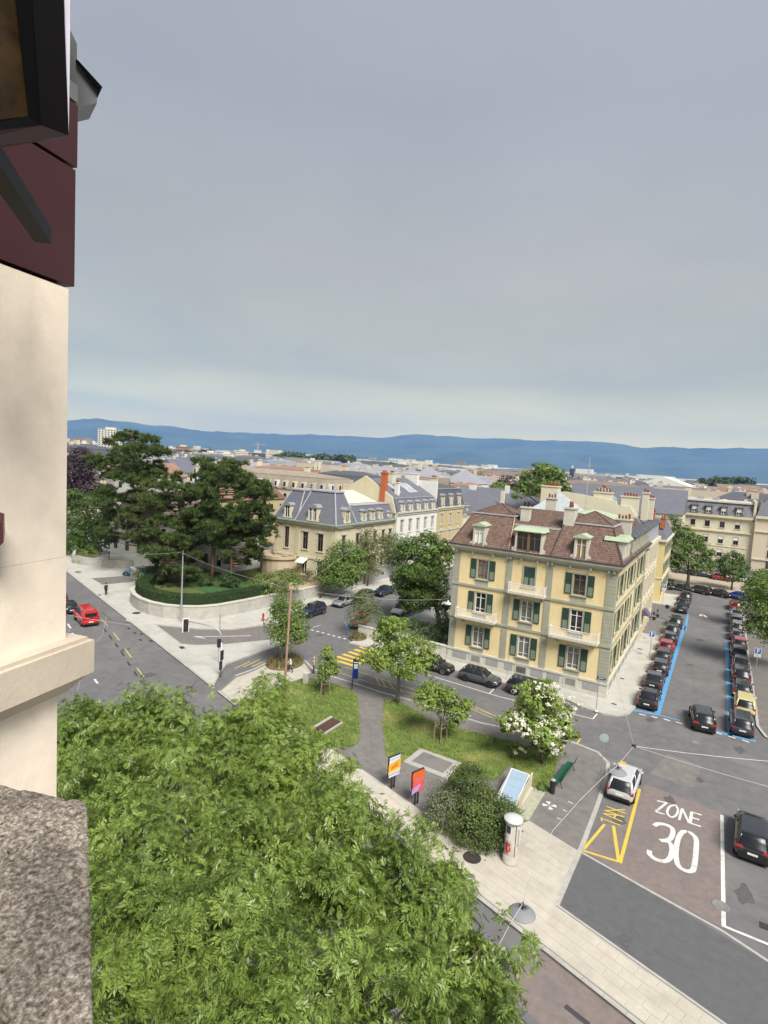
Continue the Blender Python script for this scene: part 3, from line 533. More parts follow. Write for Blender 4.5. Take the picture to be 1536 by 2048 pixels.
# balconies
def balcony(cx_, z, w, brk=True):
    mb = MB(); mb.box(cx_-w/2, cx_+w/2, y0-1.0, y0, z-.16, z); mb.box(cx_-w/2+.1, cx_+w/2-.1, y0-.88, y0, z-.28, z-.16); b = mb.build('balcony', PST, hs)
    r = MB(); yy = y0-.94
    r.tube([(cx_-w/2+.06, y0-.05, z+.95), (cx_-w/2+.06, yy, z+.95), (cx_+w/2-.06, yy, z+.95), (cx_+w/2-.06, y0-.05, z+.95)], .035, 5)
    r.tube([(cx_-w/2+.06, y0-.05, z+.08), (cx_-w/2+.06, yy, z+.08), (cx_+w/2-.06, yy, z+.08), (cx_+w/2-.06, y0-.05, z+.08)], .03, 5)
    n = int(w/.42)
    for k in range(n+1):
        xx = cx_-w/2+.06+(w-.12)*k/n; r.tube([(xx, yy, z), (xx, yy, z+.95)], .024, 4)
        if k < n:
            xm = xx+(w-.12)/n/2
            for zz, rr in ((.3, .15), (.62, .13)): r.tube([(xm+rr*math.cos(a), yy, z+zz+rr*math.sin(a)) for a in [i*.785 for i in range(9)]], .022, 4, cap=False)
            r.tube([(xm-.12, yy, z+.75), (xm, yy, z+.92), (xm+.12, yy, z+.75)], .02, 4)
    for s in (-1, 1):
        for k in range(3): r.tube([(cx_+s*(w/2-.06), y0-.2-.25*k, z), (cx_+s*(w/2-.06), y0-.2-.25*k, z+.95)], .022, 4)
        r.tube([(cx_+s*(w/2-.06), yy, z), (cx_+s*(w/2-.06), yy, z+1.1)], .04, 5)
    r.build('railing', RAILW, b)
    for s in (-.36, .36): k = MB(); k.extr([(cx_+s*w-.12, y0-.6, z-.28), (cx_+s*w-.12, y0, z-.28), (cx_+s*w-.12, y0, z-.75)], (.24, 0, 0)); k.build('bracket', GST, b)
balcony(-22.0, 5.55, 4.6); balcony(-11.5, 5.55, 4.8); balcony(-16.6, 9.3, 3.9)
# roof
rf = MB(); e = .5
A_ = (x0-e, -18.7, y0-e, 66.2, 13.5); At = (-24.0, -19.4, 60.9, 65.4, 17.0)
B_ = (-14.5, x1+e, y0-e, 66.2, 13.5); Bt = (-13.9, -9.2, 60.9, 65.4, 17.0)
rf.frus(A_, At); rf.frus(B_, Bt)
for b, pk in ((At, (-21.7, 63.2, 18.15)), (Bt, (-11.4, 63.0, 18.25))):
    q = [(b[0]-.12, b[2]-.12, 17), (b[1]+.12, b[2]-.12, 17), (b[1]+.12, b[3]+.12, 17), (b[0]-.12, b[3]+.12, 17)]; rf.add(q+[pk], [(0, 1, 4), (1, 2, 4), (2, 3, 4), (3, 0, 4)])
rf.frus((-19.6, -13.6, y0-e+.06, 66, 13.5), (-19.8, -13.4, 60.5, 66, 16.2)); rf.add([(-20.3, 60.45, 16.21), (-13, 60.45, 16.21), (-13, 65.2, 17.75), (-20.3, 65.2, 17.75), (-20.3, 70, 16.6), (-13, 70, 16.6)], [(0, 1, 2, 3), (3, 2, 5, 4)])
rf.frus((x0-e+.05, x1+e-.05, 64, y1-.01, 13.5), (x0+1.5, x1-1.5, 64, y1-.01, 16.6)); roof = rf.build('roof', TILEB, hs)
def fslope(b, t): return (b[0], b[2], b[4]), (b[1], b[2], b[4]), (t[1], t[2], t[4]), (t[0], t[2], t[4])
def rslope(b, t): return (b[1], b[2], b[4]), (b[1], b[3], b[4]), (t[1], t[3], t[4]), (t[1], t[2], t[4])
for b, t in ((A_, At), (B_, Bt)): tiles(roof, *fslope(b, t)); tiles(roof, *rslope(b, t))
tiles(roof, (-18.9, y0-e+.06, 13.5), (-14.3, y0-e+.06, 13.5), (-13.6, 60.5, 16.2), (-19.5, 60.5, 16.2)); tiles(roof, (-20.1, 60.45, 16.22), (-13.2, 60.45, 16.22), (-13.2, 65.2, 17.76), (-20.1, 65.2, 17.76), .3, .28)
for b, pk in ((At, (-21.7, 63.2, 18.15)), (Bt, (-11.4, 63.0, 18.25))):
    tiles(roof, (b[0]-.12, b[2]-.12, 17), (b[1]+.12, b[2]-.12, 17), Vector(pk)+Vector((.05, 0, 0)), Vector(pk)-Vector((.05, 0, 0))); tiles(roof, (b[1]+.12, b[2]-.12, 17), (b[1]+.12, b[3]+.12, 17), Vector(pk)+Vector((0, .05, 0)), Vector(pk)-Vector((0, .05, 0)))
tiles(roof, (x1+e-.05, 66.3, 13.5), (x1+e-.05, y1-.1, 13.5), (x1-1.5, y1-.1, 16.6), (x1-1.5, 66.3, 16.6), .3, .28)
rd = MB()
for b, t, pk in ((A_, At, (-21.7, 63.2, 18.15)), (B_, Bt, (-11.4, 63.0, 18.25))):
    rd.tube([(b[1], b[2], b[4]+.05), (t[1], t[2], t[4]+.06), pk], .09, 5); rd.tube([(b[0], b[2], b[4]+.05), (t[0], t[2], t[4]+.06), pk], .09, 5); rd.tube([pk, (t[1]+.1, t[3], 17.06)], .08, 5)
tag(rd.build('ridge_tiles', mat('ridge_tile', (.07, .05, .045), .8), roof), kind='stuff')
rd = MB()
for b in (At, Bt): rd.box(b[0]-.2, b[1]+.2, b[2]-.2, b[2]-.05, 16.96, 17.1); rd.box(b[1]+.05, b[1]+.2, b[2]-.04, b[3], 16.96, 17.1)
rd.box(-19.7, -13.5, 60.34, 60.44, 16.1, 16.3); rd.build('flashing', LEAD, roof)
mb = MB(); mb.tube([(-18.95, y0-.45, 13.5), (-19.25, 60.6, 16.9)], .06, 6); mb.build('downpipe', mat('ochre_pipe', (.45, .33, .18), .6), roof)
dormer(hs, (-22.4, y0-.4, 13.62), 0, .95, 2.15, 2.2, pane=BLIND); dormer(hs, (-11.6, y0-.4, 13.62), 0, .95, 2.15, 2.2, pane=mat('tan_blind', (.25, .19, .09), .6)); dormer(hs, (-16.9, y0-.4, 13.62), 0, 2.5, 2.2, 2.6, style='flat', double=True, frame=FRAMEB)
for yy in (60.6, 62.9): dormer(hs, (x1+.38, yy, 13.62), math.pi/2, .9, 2.1, 2.0, style='flat')
for yy in (67.4, 70, 72.7, 75.5, 78, 80.4): dormer(hs, (x1+.36, yy, 13.62), math.pi/2, .85, 2.0, 2.0, fm=GST, rm=SLATE2, style='flat')
chimney(roof, -18.4, 61.8, 16.2, 18.0, .95, .8, 2, PST, GUTTER); chimney(roof, -13.5, 61.3, 15.6, 18.4, 1.1, 1.4, 4, PST, mat('terracotta_dull', (.33, .12, .08), .8), 'y')
chimney(roof, -17.4, 68.5, 16.4, 18.9, 1.2, .9, 3, PST); chimney(roof, -8.9, 66.0, 15, 17.4, 1.6, .8, 4, PST)
mb = MB(); mb.add([(-19, 66.5, 16.62), (-9.7, 66.5, 16.62), (-9.7, 80.5, 16.62), (-19, 80.5, 16.62), (-14.3, 68.5, 17.5), (-14.3, 79, 17.5)], [(0, 1, 4), (1, 2, 5, 4), (2, 3, 5), (3, 0, 4, 5)]); mb.build('copper_roof', COPPER, roof)
mb = MB(); q = [(-21.5, 70, 16.65), (-14.6, 70, 16.65), (-14.6, 78.5, 16.65), (-21.5, 78.5, 16.65)]; pk = (-18, 74.3, 19.6); mb.add(q+[pk], [(0, 1, 4), (1, 2, 4), (2, 3, 4), (3, 0, 4)]); zr = mb.build('zinc_pyramid', mat('pale_zinc', (.42, .47, .48), .45, .06, 1, metal=.2), roof)
mb = MB()
for k in range(1, 9): a = Vector(q[0]).lerp(Vector(q[1]), k/9); mb.tube([a, a.lerp(Vector(pk), .93 if abs(k-4.5) < 1 else .8)], .03, 3); b = Vector(q[1]).lerp(Vector(q[2]), k/9); mb.tube([b, b.lerp(Vector(pk), .85)], .03, 3)
mb.build('standing_seams', LEAD, zr)
# ----------------------------------------------------------------- beige neighbour along the street
nb = thing('terrace_house', 'beige terrace house with stone ribs adjoining the yellow corner house along the parked street', 'house')
mbw = wall_mesh(15, .1, 13.0, [(c-.5, c+.5, z, z+h) for c in (1.7, 4.6, 7.5, 10.4, 13.3) for z, h in ((1.9, 2.4), (5.9, 2.4), (9.7, 2.2))]); mbw.build('wall', mat('beige_stone', (.50, .42, .31), .9, .06, 1, stain=.3, stainc=(.4, .33, .25), stscale=.5, streak=True), nb, loc=(x1+.1, 82.52, 0), rz=math.pi/2)
for c in (1.7, 4.6, 7.5, 10.4, 13.3):
    for z, h in ((1.9, 2.4), (5.9, 2.4), (9.7, 2.2)): window(nb, (x1+.1, 82.52+c, z), math.pi/2, 1.0, h, CREAM2, FRAME, keystone=True)
mb = MB(); mb.add([(x1+.1, 97.52, .1), (-24, 97.52, .1), (-24, 97.52, 13), (x1+.1, 97.52, 13)], [(0, 1, 2, 3)]); mb.add([(-24, 97.5, .1), (-24, 83, .1), (-24, 83, 13), (-24, 97.5, 13)], [(0, 1, 2, 3)])
mb.build('wall', CREAM, nb)
for k in range(6): mb = MB(); mb.box(x1+.1, x1+.22, 82.7+k*2.9, 83.05+k*2.9, .2, 12.6); mb.build('pilaster', CREAM2, nb)
mb = MB(); mb.box(x1+.1, x1+.5, 82.52, 97.6, 12.7, 13.2); mb.box(x1+.1, x1+.24, 82.52, 97.6, 5.2, 5.45); mb.box(x1+.1, x1+.24, 82.52, 97.6, 9.0, 9.2); mb.build('cornice', CREAM2, nb)
mb = MB(); mb.frus((-24, x1+.1, 82.53, 97.5, 13.2), (-22, x1-1.6, 82.53, 97.5, 16.6)); mb.add([(-22, 82.53, 16.6), (x1-1.6, 82.53, 16.6), (x1-1.6, 97.5, 16.6), (-22, 97.5, 16.6), (-16, 84, 17.6), (-16, 96, 17.6)], [(0, 1, 4), (1, 2, 5, 4), (2, 3, 5), (3, 0, 4, 5)]); nr = mb.build('roof', SLATE, nb)
for yy in (84.2, 86.6, 89, 91.4, 93.8, 96): dormer(nb, (x1+.1, yy, 13.4), math.pi/2, .9, 2.0, 1.8, fm=LEAD, rm=SLATE2, style='flat')
# cream party walls and stacks that stand above the roofs
mb = MB(); mb.extr([(-20.5, 82.55, 13.2), (-9.6, 82.55, 13.2), (-9.6, 82.55, 16.8), (-10.6, 82.55, 18.1), (-12.2, 82.55, 18.1), (-12.4, 82.55, 18.7), (-19.2, 82.55, 19.4), (-20.5, 82.55, 19.3)], (0, .6, 0)); mb.build('party_wall', CREAM2, nb)
chimney(nr, -10.7, 83.2, 16.5, 19.3, 2.2, .8, 5, CREAM2); chimney(nr, -9.1, 86, 16.2, 19.9, .8, .8, 2, CREAM2); chimney(nr, -8.9, 91.5, 16, 19.0, .8, .8, 2, CREAM2); chimney(nr, -14.2, 83.2, 17.6, 19.6, 2.4, .9, 5, CREAM2); chimney(nr, -21.5, 83.5, 17, 19.9, 2.6, .9, 5, CREAM2); chimney(nr, -15.5, 91, 17, 19.8, .9, 2.0, 5, CREAM2, along='y')
mb = MB(); mb.extr([(-17.6, 86, 17), (-13.4, 86, 17), (-13.4, 86, 18.6), (-15.5, 86, 20.2), (-17.6, 86, 18.6)], (0, 5, 0)); gl = mb.build('lantern_roof', mat('lantern_glass', (.22, .27, .30), .2, .1, 2, spec=.8), nr)
mb = MB(); mb.tube([(-15.9, 80.5, 16.6), (-15.9, 80.5, 24.5)], .05, 5); mb.tube([(-15.5, 80.5, 23.2), (-16.4, 80.5, 23.2)], .025, 4); mb.tube([(-15.6, 80.5, 22.4), (-16.3, 80.5, 22.4)], .025, 4); mb.build('antenna', LEAD, nr)
mb = MB(); mb.frus((x1+.22, x1+1.1, 84.6, 86.4, 3.2), (x1+.22, x1+.5, 84.6, 86.4, 4.0)); mb.build('awning', mat('violet_cloth', (.13, .10, .16), .8), nb)
# far yellow house beyond the driveway
fy = thing('yellow_house', 'far yellow house with slate mansard standing past the driveway on the parked street', 'house')
fx = -7.9; wall_mesh(14, .1, 11.0, [(c-.5, c+.5, z, z+2) for c in (2, 5, 8, 11) for z in (1.6, 5, 8.3)]).build('wall', mat('yellow_pale', (.62, .51, .25), .9, .05), fy, loc=(-21.9, 111.5, 0))
wall_mesh(15, .1, 11.0, [(c-.5, c+.5, z, z+2) for c in (1.6, 4.6, 7.6, 10.6, 13.4) for z in (1.6, 5, 8.3)]).build('wall', MATS['yellow_pale'], fy, loc=(fx, 111.5, 0), rz=math.pi/2)
for c in (1.6, 4.6, 7.6, 10.6, 13.4):
    for z in (1.6, 5, 8.3): window(fy, (fx, 111.5+c, z), math.pi/2, 1.0, 2, CREAM2, FRAME, SHUT)
for c in (2, 5, 8, 11):
    for z in (1.6, 5, 8.3): window(fy, (-21.9+c, 111.5, z), 0, 1.0, 2, CREAM2, FRAME, SHUT)
mb = MB(); mb.box(-22.2, fx+.35, 111.15, 126.5, 10.9, 11.3); mb.box(-22, fx+.1, 111.4, 126.5, 4.2, 4.4); mb.build('cornice', CREAM2, fy)
mb = MB(); mb.frus((-22, fx+.1, 111.3, 126.5, 11.3), (-20.5, fx-1.2, 112.8, 125, 14.2)); mb.build('roof', SLATE, fy); chimney(fy, -8.7, 112.4, 13.2, 14.9, .8, .8, 2, TERRA); chimney(fy, -11, 116, 14, 16, 1.2, .8, 3, TERRA)
mb = MB(); mb.box(-24, -9.6, 97.6, 111.4, .12, 3.2); tag(mb.build('garden_wall', CREAM), 'low cream courtyard wall between the beige and the far yellow house', 'wall')
# ----------------------------------------------------------------- generic terrace front along +X side (left street) and villa
def front_house(name, label, ya, yb, xf, depth, eave, brk, ridge, wm, rm, wins, dorms=(), cm=CREAM2, trim=None, gable=None, dstyle='round', dsize=(.8, 1.5), surround=PST):
    t = thing(name, label, 'house'); trim = trim or PST
    wall_mesh(yb-ya, .1, eave, [(c-ya-w/2, c-ya+w/2, z, z+h) for c, z, w, h in wins]).build('wall', wm, t, loc=(xf, ya, 0), rz=math.pi/2)
    mb = MB(); mb.add([(xf-depth, ya, .1), (xf, ya, .1), (xf, ya, eave), (xf-depth, ya, eave)], [(0, 1, 2, 3)]); mb.add([(xf, yb, .1), (xf-depth, yb, .1), (xf-depth, yb, eave), (xf, yb, eave)], [(0, 1, 2, 3)]); mb.add([(xf-depth, yb, .1), (xf-depth, ya, .1), (xf-depth, ya, eave), (xf-depth, yb, eave)], [(0, 1, 2, 3)]); mb.build('wall', gable or wm, t)
    for c, z, w, h in wins: window(t, (xf, c, z), math.pi/2, w, h, surround, FRAME, keystone=True)
    mb = MB(); mb.box(xf, xf+.35, ya, yb, eave-.05, eave+.3); mb.box(xf, xf+.18, ya, yb, eave-.45, eave-.05); mb.box(xf, xf+.12, ya, yb, eave*.58, eave*.58+.22); mb.build('cornice', trim, t)
    r = MB(); i = .9; r.extr([(xf+.2, ya+.01, eave+.3), (xf-i, ya+.01, brk), (xf-depth/2, ya+.01, ridge), (xf-depth+i, ya+.01, brk), (xf-depth-.2, ya+.01, eave+.3)], (0, yb-ya-.02, 0)); ro = r.build('roof', rm, t)
    f = MB(); f.box(xf-i-.1, xf-i+.12, ya+.02, yb-.02, brk-.02, brk+.1); f.build('flashing', LEAD, ro)
    for c in dorms: dormer(t, (xf+.16, c, eave+.45), math.pi/2, dsize[0], dsize[1], 1.6, fm=cm, rm=ZINC, style=dstyle)
    return t, ro
XL = -53.5
vw = thing('mansard_villa', 'cream two-storey villa with grey slate mansard roof and arched dormers', 'villa')
VX0, VX1, VY0, VY1, VE = -67, XL-.6, 76.1, 95.4, 10.75
def vwin_front(u0, v0, u1, v1): a = PY(u0, v0, VY0); b = PY(u1, v1, VY0); return ((a.x+b.x)/2, min(a.z, b.z), 1.1, abs(a.z-b.z))
VF = [(-64.3, 6.2, 1.0, 3.6), (-60.2, 6.4, 1.15, 2.9), (-57.0, 6.4, 1.15, 2.9), (-64.3, 2.2, 1.1, 2.3), (-60.2, 2.0, 1.1, 2.6), (-57.0, 2.0, 1.1, 2.6)]
wall_mesh(VX1-VX0, .1, VE, [(c-VX0-w/2, c-VX0+w/2, z, z+h) for c, z, w, h in VF]).build('wall', CREAM, vw, loc=(VX0, VY0, 0))
for c, z, w, h in VF: window(vw, (c, VY0, z), 0, w, h, PST, FRAMEB if z > 6 else FRAME, keystone=True)
VS = [(c, z, 1.05, h) for c in (78.7, 82.9, 85.8, 88.7, 91.6, 94.2) for z, h in ((6.4, 2.8), (2.3, 2.5))]
wall_mesh(VY1-VY0, .1, VE, [(c-VY0-w/2, c-VY0+w/2, z, z+h) for c, z, w, h in VS]).build('wall', CREAM, vw, loc=(VX1, VY0, 0), rz=math.pi/2)
for c, z, w, h in VS: window(vw, (VX1, c, z), math.pi/2, w, h, PST, FRAMEB, keystone=True)
mb = MB(); mb.add([(VX0, VY1, .1), (VX0, VY0, .1), (VX0, VY0, VE), (VX0, VY1, VE)], [(0, 1, 2, 3)]); mb.add([(VX1, VY1, .1), (VX0, VY1, .1), (VX0, VY1, VE), (VX1, VY1, VE)], [(0, 1, 2, 3)]); mb.build('wall', CREAM, vw)
for xa in (VX0-.05, -62.4, -55.2):
    for k in range(12): mb = MB(); mb.box(xa, xa+.85, VY0-.08, VY0+.01, 5.4+k*.42, 5.4+k*.42+.38); mb.build('quoin_block', CREAM, vw)
for k in range(12): mb = MB(); mb.box(VX1-.01, VX1+.08, VY0-.05, VY0+.8, 5.4+k*.42, 5.78+k*.42); mb.build('quoin_block', CREAM, vw)
mb = MB()
for pr, za, zb in ((.12, 4.9, 5.25), (.15, 10.3, 10.55), (.5, 10.75, 11.0)): mb.box(VX0-pr, VX1+pr, VY0-pr, VY1, za, zb)
mb.build('cornice', CREAM, vw)
mb = MB(); mb.box(VX0-.65, VX1+.65, VY0-.65, VY1, 11.0, 11.22); mb.build('gutter', mat('verdigris', (.26, .36, .33), .7, .1), vw)
for k in range(26): mb = MB(); mb.box(VX0+.2+k*.5, VX0+.42+k*.5, VY0-.45, VY0-.12, 10.56, 10.74); mb.build('dentil', CREAM, vw)
for k in range(9): mb = MB(); mb.box(VX1+.12, VX1+.45, VY0+.2+k*.5, VY0+.42+k*.5, 10.56, 10.74); mb.build('dentil', CREAM, vw)
r = MB(); r.frus((VX0-.45, -62.1, VY0-.1, 84, 11.2), (-65.4, -62.7, 78.4, 82, 16.1)); r.frus((-62.3, VX1+.45, VY0-.45, 81.8, 11.2), (-61.0, VX1-1.9, 78.2, 80.6, 16.3)); r.frus((VX0, VX1+.3, 81, VY1, 11.2), (VX0+1, VX1-1.0, 81, VY1-.6, 14.0)); vr = r.build('roof', SLATE, vw)
r = MB(); r.box(-65.6, -62.6, 78.2, 82.2, 16.1, 16.35); r.box(-61.2, VX1-1.7, 78, 80.8, 16.3, 16.55); r.box(VX0+.9, VX1-.9, 82.3, VY1-.5, 14.0, 14.15)
for a, b in (((-62.3, VY0-.45, 11.2), (-61, 78.2, 16.3)), ((VX1+.45, VY0-.45, 11.2), (VX1-1.9, 78.2, 16.3)), ((VX1+.45, 81.8, 11.2), (VX1-1.9, 80.6, 16.3)), ((-62.1, VY0-.1, 11.2), (-62.7, 78.4, 16.1)), ((VX0-.45, VY0-.1, 11.2), (-65.4, 78.4, 16.1))): r.tube([a, b], .11, 5)
r.build('lead_ridges', LEAD, vr)
for p in ((-62.7, 78.5), (-61, 78.3), (VX1-2, 78.4), (-57.6, 80.4)): mb = MB(); mb.lathe([(.12, 0), (.06, .3), (.14, .5), (.03, .8), (.02, 1.9)], 6, (*p, 16.4)); mb.build('finial', LEAD, vr)
dormer(vw, (-64.4, VY0-.12, 11.5), 0, .95, 2.0, 2.4, fm=CREAM, rm=ZINC, style='round'); dormer(vw, (-58.6, VY0-.45, 11.5), 0, 1.5, 2.1, 2.6, fm=CREAM, rm=ZINC, style='round', double=True)
dormer(vw, (VX1+.42, 79.0, 11.5), math.pi/2, .95, 2.0, 2.4, fm=CREAM, rm=ZINC, style='round')
for yy in (84.5, 87.4, 90.2): dormer(vw, (VX1+.2, yy, 11.5), math.pi/2, .8, 1.6, 2.0, fm=CREAM, rm=ZINC, style='pediment')
dormer(vw, (VX1+.1, 93.6, 11.6), math.pi/2, .6, .8, 1.2, fm=CREAM, rm=ZINC, style='round')
mb = MB(); mb.lathe([(3.4, .1), (3.4, 4.3), (3.7, 4.4), (3.7, 4.9), (3.3, 4.9), (3.3, 4.4), (.1, 4.4)], 20, (-65.6, VY0, 0)); bw = mb.build('bow_front', mat('pink_stone', (.44, .36, .26), .9, .08, 2, .1, 20), vw)
mb = MB(); mb.extr([(-60.2-.9, VY0-1.5, 4.2), (-60.2+.9, VY0-1.5, 4.2), (-60.2+.9, VY0-.1, 4.9), (-60.2-.9, VY0-.1, 4.9)], (0, 0, .05)); mb.build('awning', WHITER, vw)
mb = MB(); mb.add([(VX0+2, 84, 14.2), (VX1-3.2, 84, 14.2), (VX1-3.2, 94, 14.2), (VX0+2, 94, 14.2), (-61, 87, 16.2), (-61, 91, 16.2)], [(0, 1, 4), (1, 2, 5, 4), (2, 3, 5), (3, 0, 4, 5)]); mb.build('pale_hip_roof', CREAM2, vr)
t, ro = front_house('terrace_house', 'white terrace house with oval dormers between the villa and the ochre house', 95.5, 113.4, XL, 15, 12.2, 15, 18.6, WHITER, SLATE, [(c, z, 1.05, h) for c in (97.6, 101, 104.4, 107.8, 111.2) for z, h in ((8.3, 2.4), (4.4, 2.4), (1.0, 2.2))], (97.6, 101, 104.4, 107.8, 111.2), gable=CREAM2)
mb = MB(); mb.extr([(XL-.2, 95.2, 12.2), (XL-1.2, 95.2, 15.3), (XL-7.5, 95.2, 19), (XL-14, 95.2, 15.3), (XL-15, 95.2, 12.2)], (0, .35, 0)); mb.build('party_wall', CREAM, t)
mb = MB(); mb.box(XL-3.8, XL-2.8, 94.9, 96.0, 14, 19.7); mb.box(XL-3.9, XL-2.7, 94.8, 96.1, 19.7, 19.95); mb.box(XL-3.6, XL-3.0, 95.1, 95.8, 19.95, 20.3); mb.build('brick_chimney', mat('orange_brick', (.40, .11, .04), .85, .12, 5), t)
chimney(ro, XL-2.2, 98.8, 15.2, 17.9, .8, .8, 2, WHITER); chimney(ro, XL-6, 103, 17, 19.6, 1.1, 1.6, 4, CREAM2, along='y'); chimney(ro, XL-6.4, 112.6, 17, 19.6, 3.2, .8, 0, WHITER)
for a, b in ((99.8, 101.3), (104.5, 108.5)): mb = MB(); mb.extr([(XL-2.5, a, 15.85), (XL-2.5, b, 15.85), (XL-5.6, b, 17.6), (XL-5.6, a, 17.6)], (.05, 0, .08)); mb.build('skylight', glassmat('sky_light', (.35, .38, .42), .1), ro)
t, ro = front_house('terrace_house', 'narrow ochre stone terrace house with three round-topped dormers', 113.5, 127.8, XL, 15, 12.4, 16.6, 17.6, OCHRE, SLATE2, [(c, z, .95, h) for c in (116, 120.6, 125.2) for z, h in ((8.7, 2.3), (5.0, 2.3), (1.4, 2.3))], (116, 120.6, 125.2), cm=CREAM2, dsize=(.9, 2.3))
mb = MB(); mb.box(XL-7, XL-.4, 113.1, 113.7, 12, 18.3); mb.build('party_wall', WHITER, t); chimney(ro, XL-4.5, 120, 17, 18.8, 1.6, .8, 4, CREAM2)
t, ro = front_house('terrace_house', 'low grey-roofed terrace house past the ochre house, mostly hidden', 128, 150, XL, 18, 10.2, 12.8, 16.2, CREAM2, SLATE, [(c, z, 1.0, 2) for c in (131, 135, 139, 143, 147) for z in (2, 6.6)], (131, 135, 139, 143, 147), dstyle='pediment')
# retaining wall along the left street, curved wall with hedge bed
RW_ = mat('rubble_wall', (.40, .385, .35), .9, .14, 1.6, .4, 9, stain=.5, stainc=(.27, .26, .23), stscale=.7)
cw = [(-84, 60), (-76, 56.8), (-72.3, 52.6), (-70.8, 50.7), (-68.4, 49.3), (-66, 48.5), (-63.5, 48.2), (-61, 48.5), (-58.9, 49.5), (-57.2, 51), (-56.2, 53), (-55.5, 57), (-55.0, 62), (-54.0, 68), (-53.75, 74), (-53.5, 76.0)]
mb = MB(); ribbon(mb, cw, .45, .1, 1.75); wl = mb.build('garden_wall', RW_); tag(wl, 'long curved pale stone garden wall under the dark hedge', 'wall')
mb = MB(); ribbon(mb, cw, .6, 1.75, 1.9); mb.build('coping', PST, wl)
mb = MB(); ribbon(mb, [(XL-.05, 76.2), (XL, 95.4)], .5, .1, 2.6); w2 = mb.build('street_wall', mat('grey_wall', (.34, .335, .325), .9, .12, 1.2, .2, 12)); tag(w2, 'grey basement wall with small dark openings below the cream villa', 'wall')
for c, z, w, h in [(77.6, .7, .8, .9), (80.8, .7, .8, .9), (82.0, .7, .9, 1.0), (84.6, .2, .9, 1.9), (91, .9, .7, .6)]: mb = MB(); mb.box(XL+.24, XL+.262, c-w/2, c+w/2, z, z+h); mb.build('opening', GLASS if c != 84.6 else FRAMEB, w2)
mb = MB(); mb.prism([Vector(p)+Vector((-.3, .3)) for p in cw]+[(-54.5, 82), (-84, 82)], .1, 1.5); gd = mb.build('garden_bed', mat('garden_soil', (.10, .12, .035), 1, .35, .8, .5, 8)); tag(gd, kind='structure')
sheet('gravel_path', [(-60, 66), (-55.6, 66), (-54.6, 75.5), (-62, 75.5), (-64, 70)], 1.52, mat('pink_gravel', (.42, .32, .2), .95, .1), gd); sheet('lawn', [(-68, 58), (-60, 57), (-60, 65.5), (-66, 66)], 1.53, mat('park_lawn', (.045, .11, .03)), gd)
# wall at far left with hedge, and garden wall beside the yellow house
mb = MB(); ribbon(mb, [(-110, 66), (-101, 60.0), (-97.5, 60.4), (-94.7, 61.6), (-90, 64.8), (-84, 68)], .5, .1, 1.5); tag(mb.build('garden_wall', RW_), 'low rubble stone wall at the far left below dark trees', 'wall')
mb = MB(); mb.box(-37.5, x0-.17, y0-.1, y0+.25, .1, 1.5); mb.box(-37.5, x0-.17, y0-.16, y0+.31, 1.5, 1.62); tag(mb.build('garden_wall', PST), 'pale stone garden wall continuing the plinth of the yellow corner house', 'wall')
# ----------------------------------------------------------------- cream block at the end of the parked street
fb = thing('apartment_block', 'cream five-storey apartment block with grey mansard at the end of the parked street', 'building')
FY = 172.; fc = [-9.6, -6.25, -2.9, .5, 3.9]; fz = [(10.1, 2.0), (6.0, 2.0), (2.6, 1.9), (-.2+.9, 1.4)]
wall_mesh(19.0, .1, 12.9, [(c+11.7-.55, c+11.7+.55, z, z+h) for c in fc for z, h in fz]).build('wall', CREAM2, fb, loc=(-11.7, FY, 0))
for c in fc:
    for z, h in fz: window(fb, (c, FY, z), 0, 1.1, h, PST, FRAMEB, blind=random.choice([.2, .3, .45]))
    dormer(fb, (c, FY-.26, 13.5), 0, 1.1, 2.0, 1.6, fm=SLATE2, rm=SLATE2, style='flat', pane=None); mb = MB(); mb.box(c-.5, c+.5, FY-.2, FY-.14, 14.4, 15.3); mb.build('blind', BLIND, fb)
mb = MB(); mb.box(-11.7, 7.3, FY-.6, FY, 12.7, 13.3); mb.box(-11.7, 7.3, FY-.2, FY, 12.3, 12.7); mb.box(-11.7, 7.3, FY-.35, FY, 9.0, 9.35); mb.box(-11.7, 7.3, FY-.12, FY, 5.2, 5.4); mb.build('cornice', CREAM, fb)
mb = MB(); mb.frus((-11.7, 7.3, FY-.3, FY+14, 13.3), (-11.7, 7.3, FY+.8, FY+13, 16.6)); mb.build('roof', mat('mottled_slate', (.16, .16, .18), .7, .4, 1.6), fb); mb = MB(); mb.box(-12, 7.4, FY+.4, FY+13.4, 16.6, 17.0); mb.build('roof_edge', PST, fb)
mb = MB(); mb.box(-12.2, -11.5, FY-.5, FY+13, 12.9, 17.6); mb.build('party_wall', CREAM, fb); mb = MB(); mb.box(7.0, 7.6, FY-.2, FY+13, .1, 17.6); mb.build('party_wall', CREAM, fb)
for k in range(7): mb = MB(); a = -9+k*2.2+random.random(); mb.box(a, a+random.uniform(.6, 1.6), FY+4+random.random()*4, FY+9, 17, 17.2+random.random()*.6); mb.build('roof_box', random.choice([WHITER, PST, ZINC]), fb)
fb2 = thing('apartment_block', 'pinkish cream apartment block right of the grey-mansard block, cut by the frame', 'building')
wall_mesh(20, .1, 13.6, [(c-.55, c+.55, z, z+2) for c in (3.6, 7, 10.4, 13.8, 17) for z in (.9, 3.6, 6.9, 10.6)]).build('wall', mat('pink_cream', (.55, .47, .37), .9, .05), fb2, loc=(7.7, FY-1, 0))
for c in (3.6, 7, 10.4, 13.8, 17):
    for z in (.9, 3.6, 6.9, 10.6): window(fb2, (7.7+c, FY-1, z), 0, 1.1, 2, PST, FRAMEB)
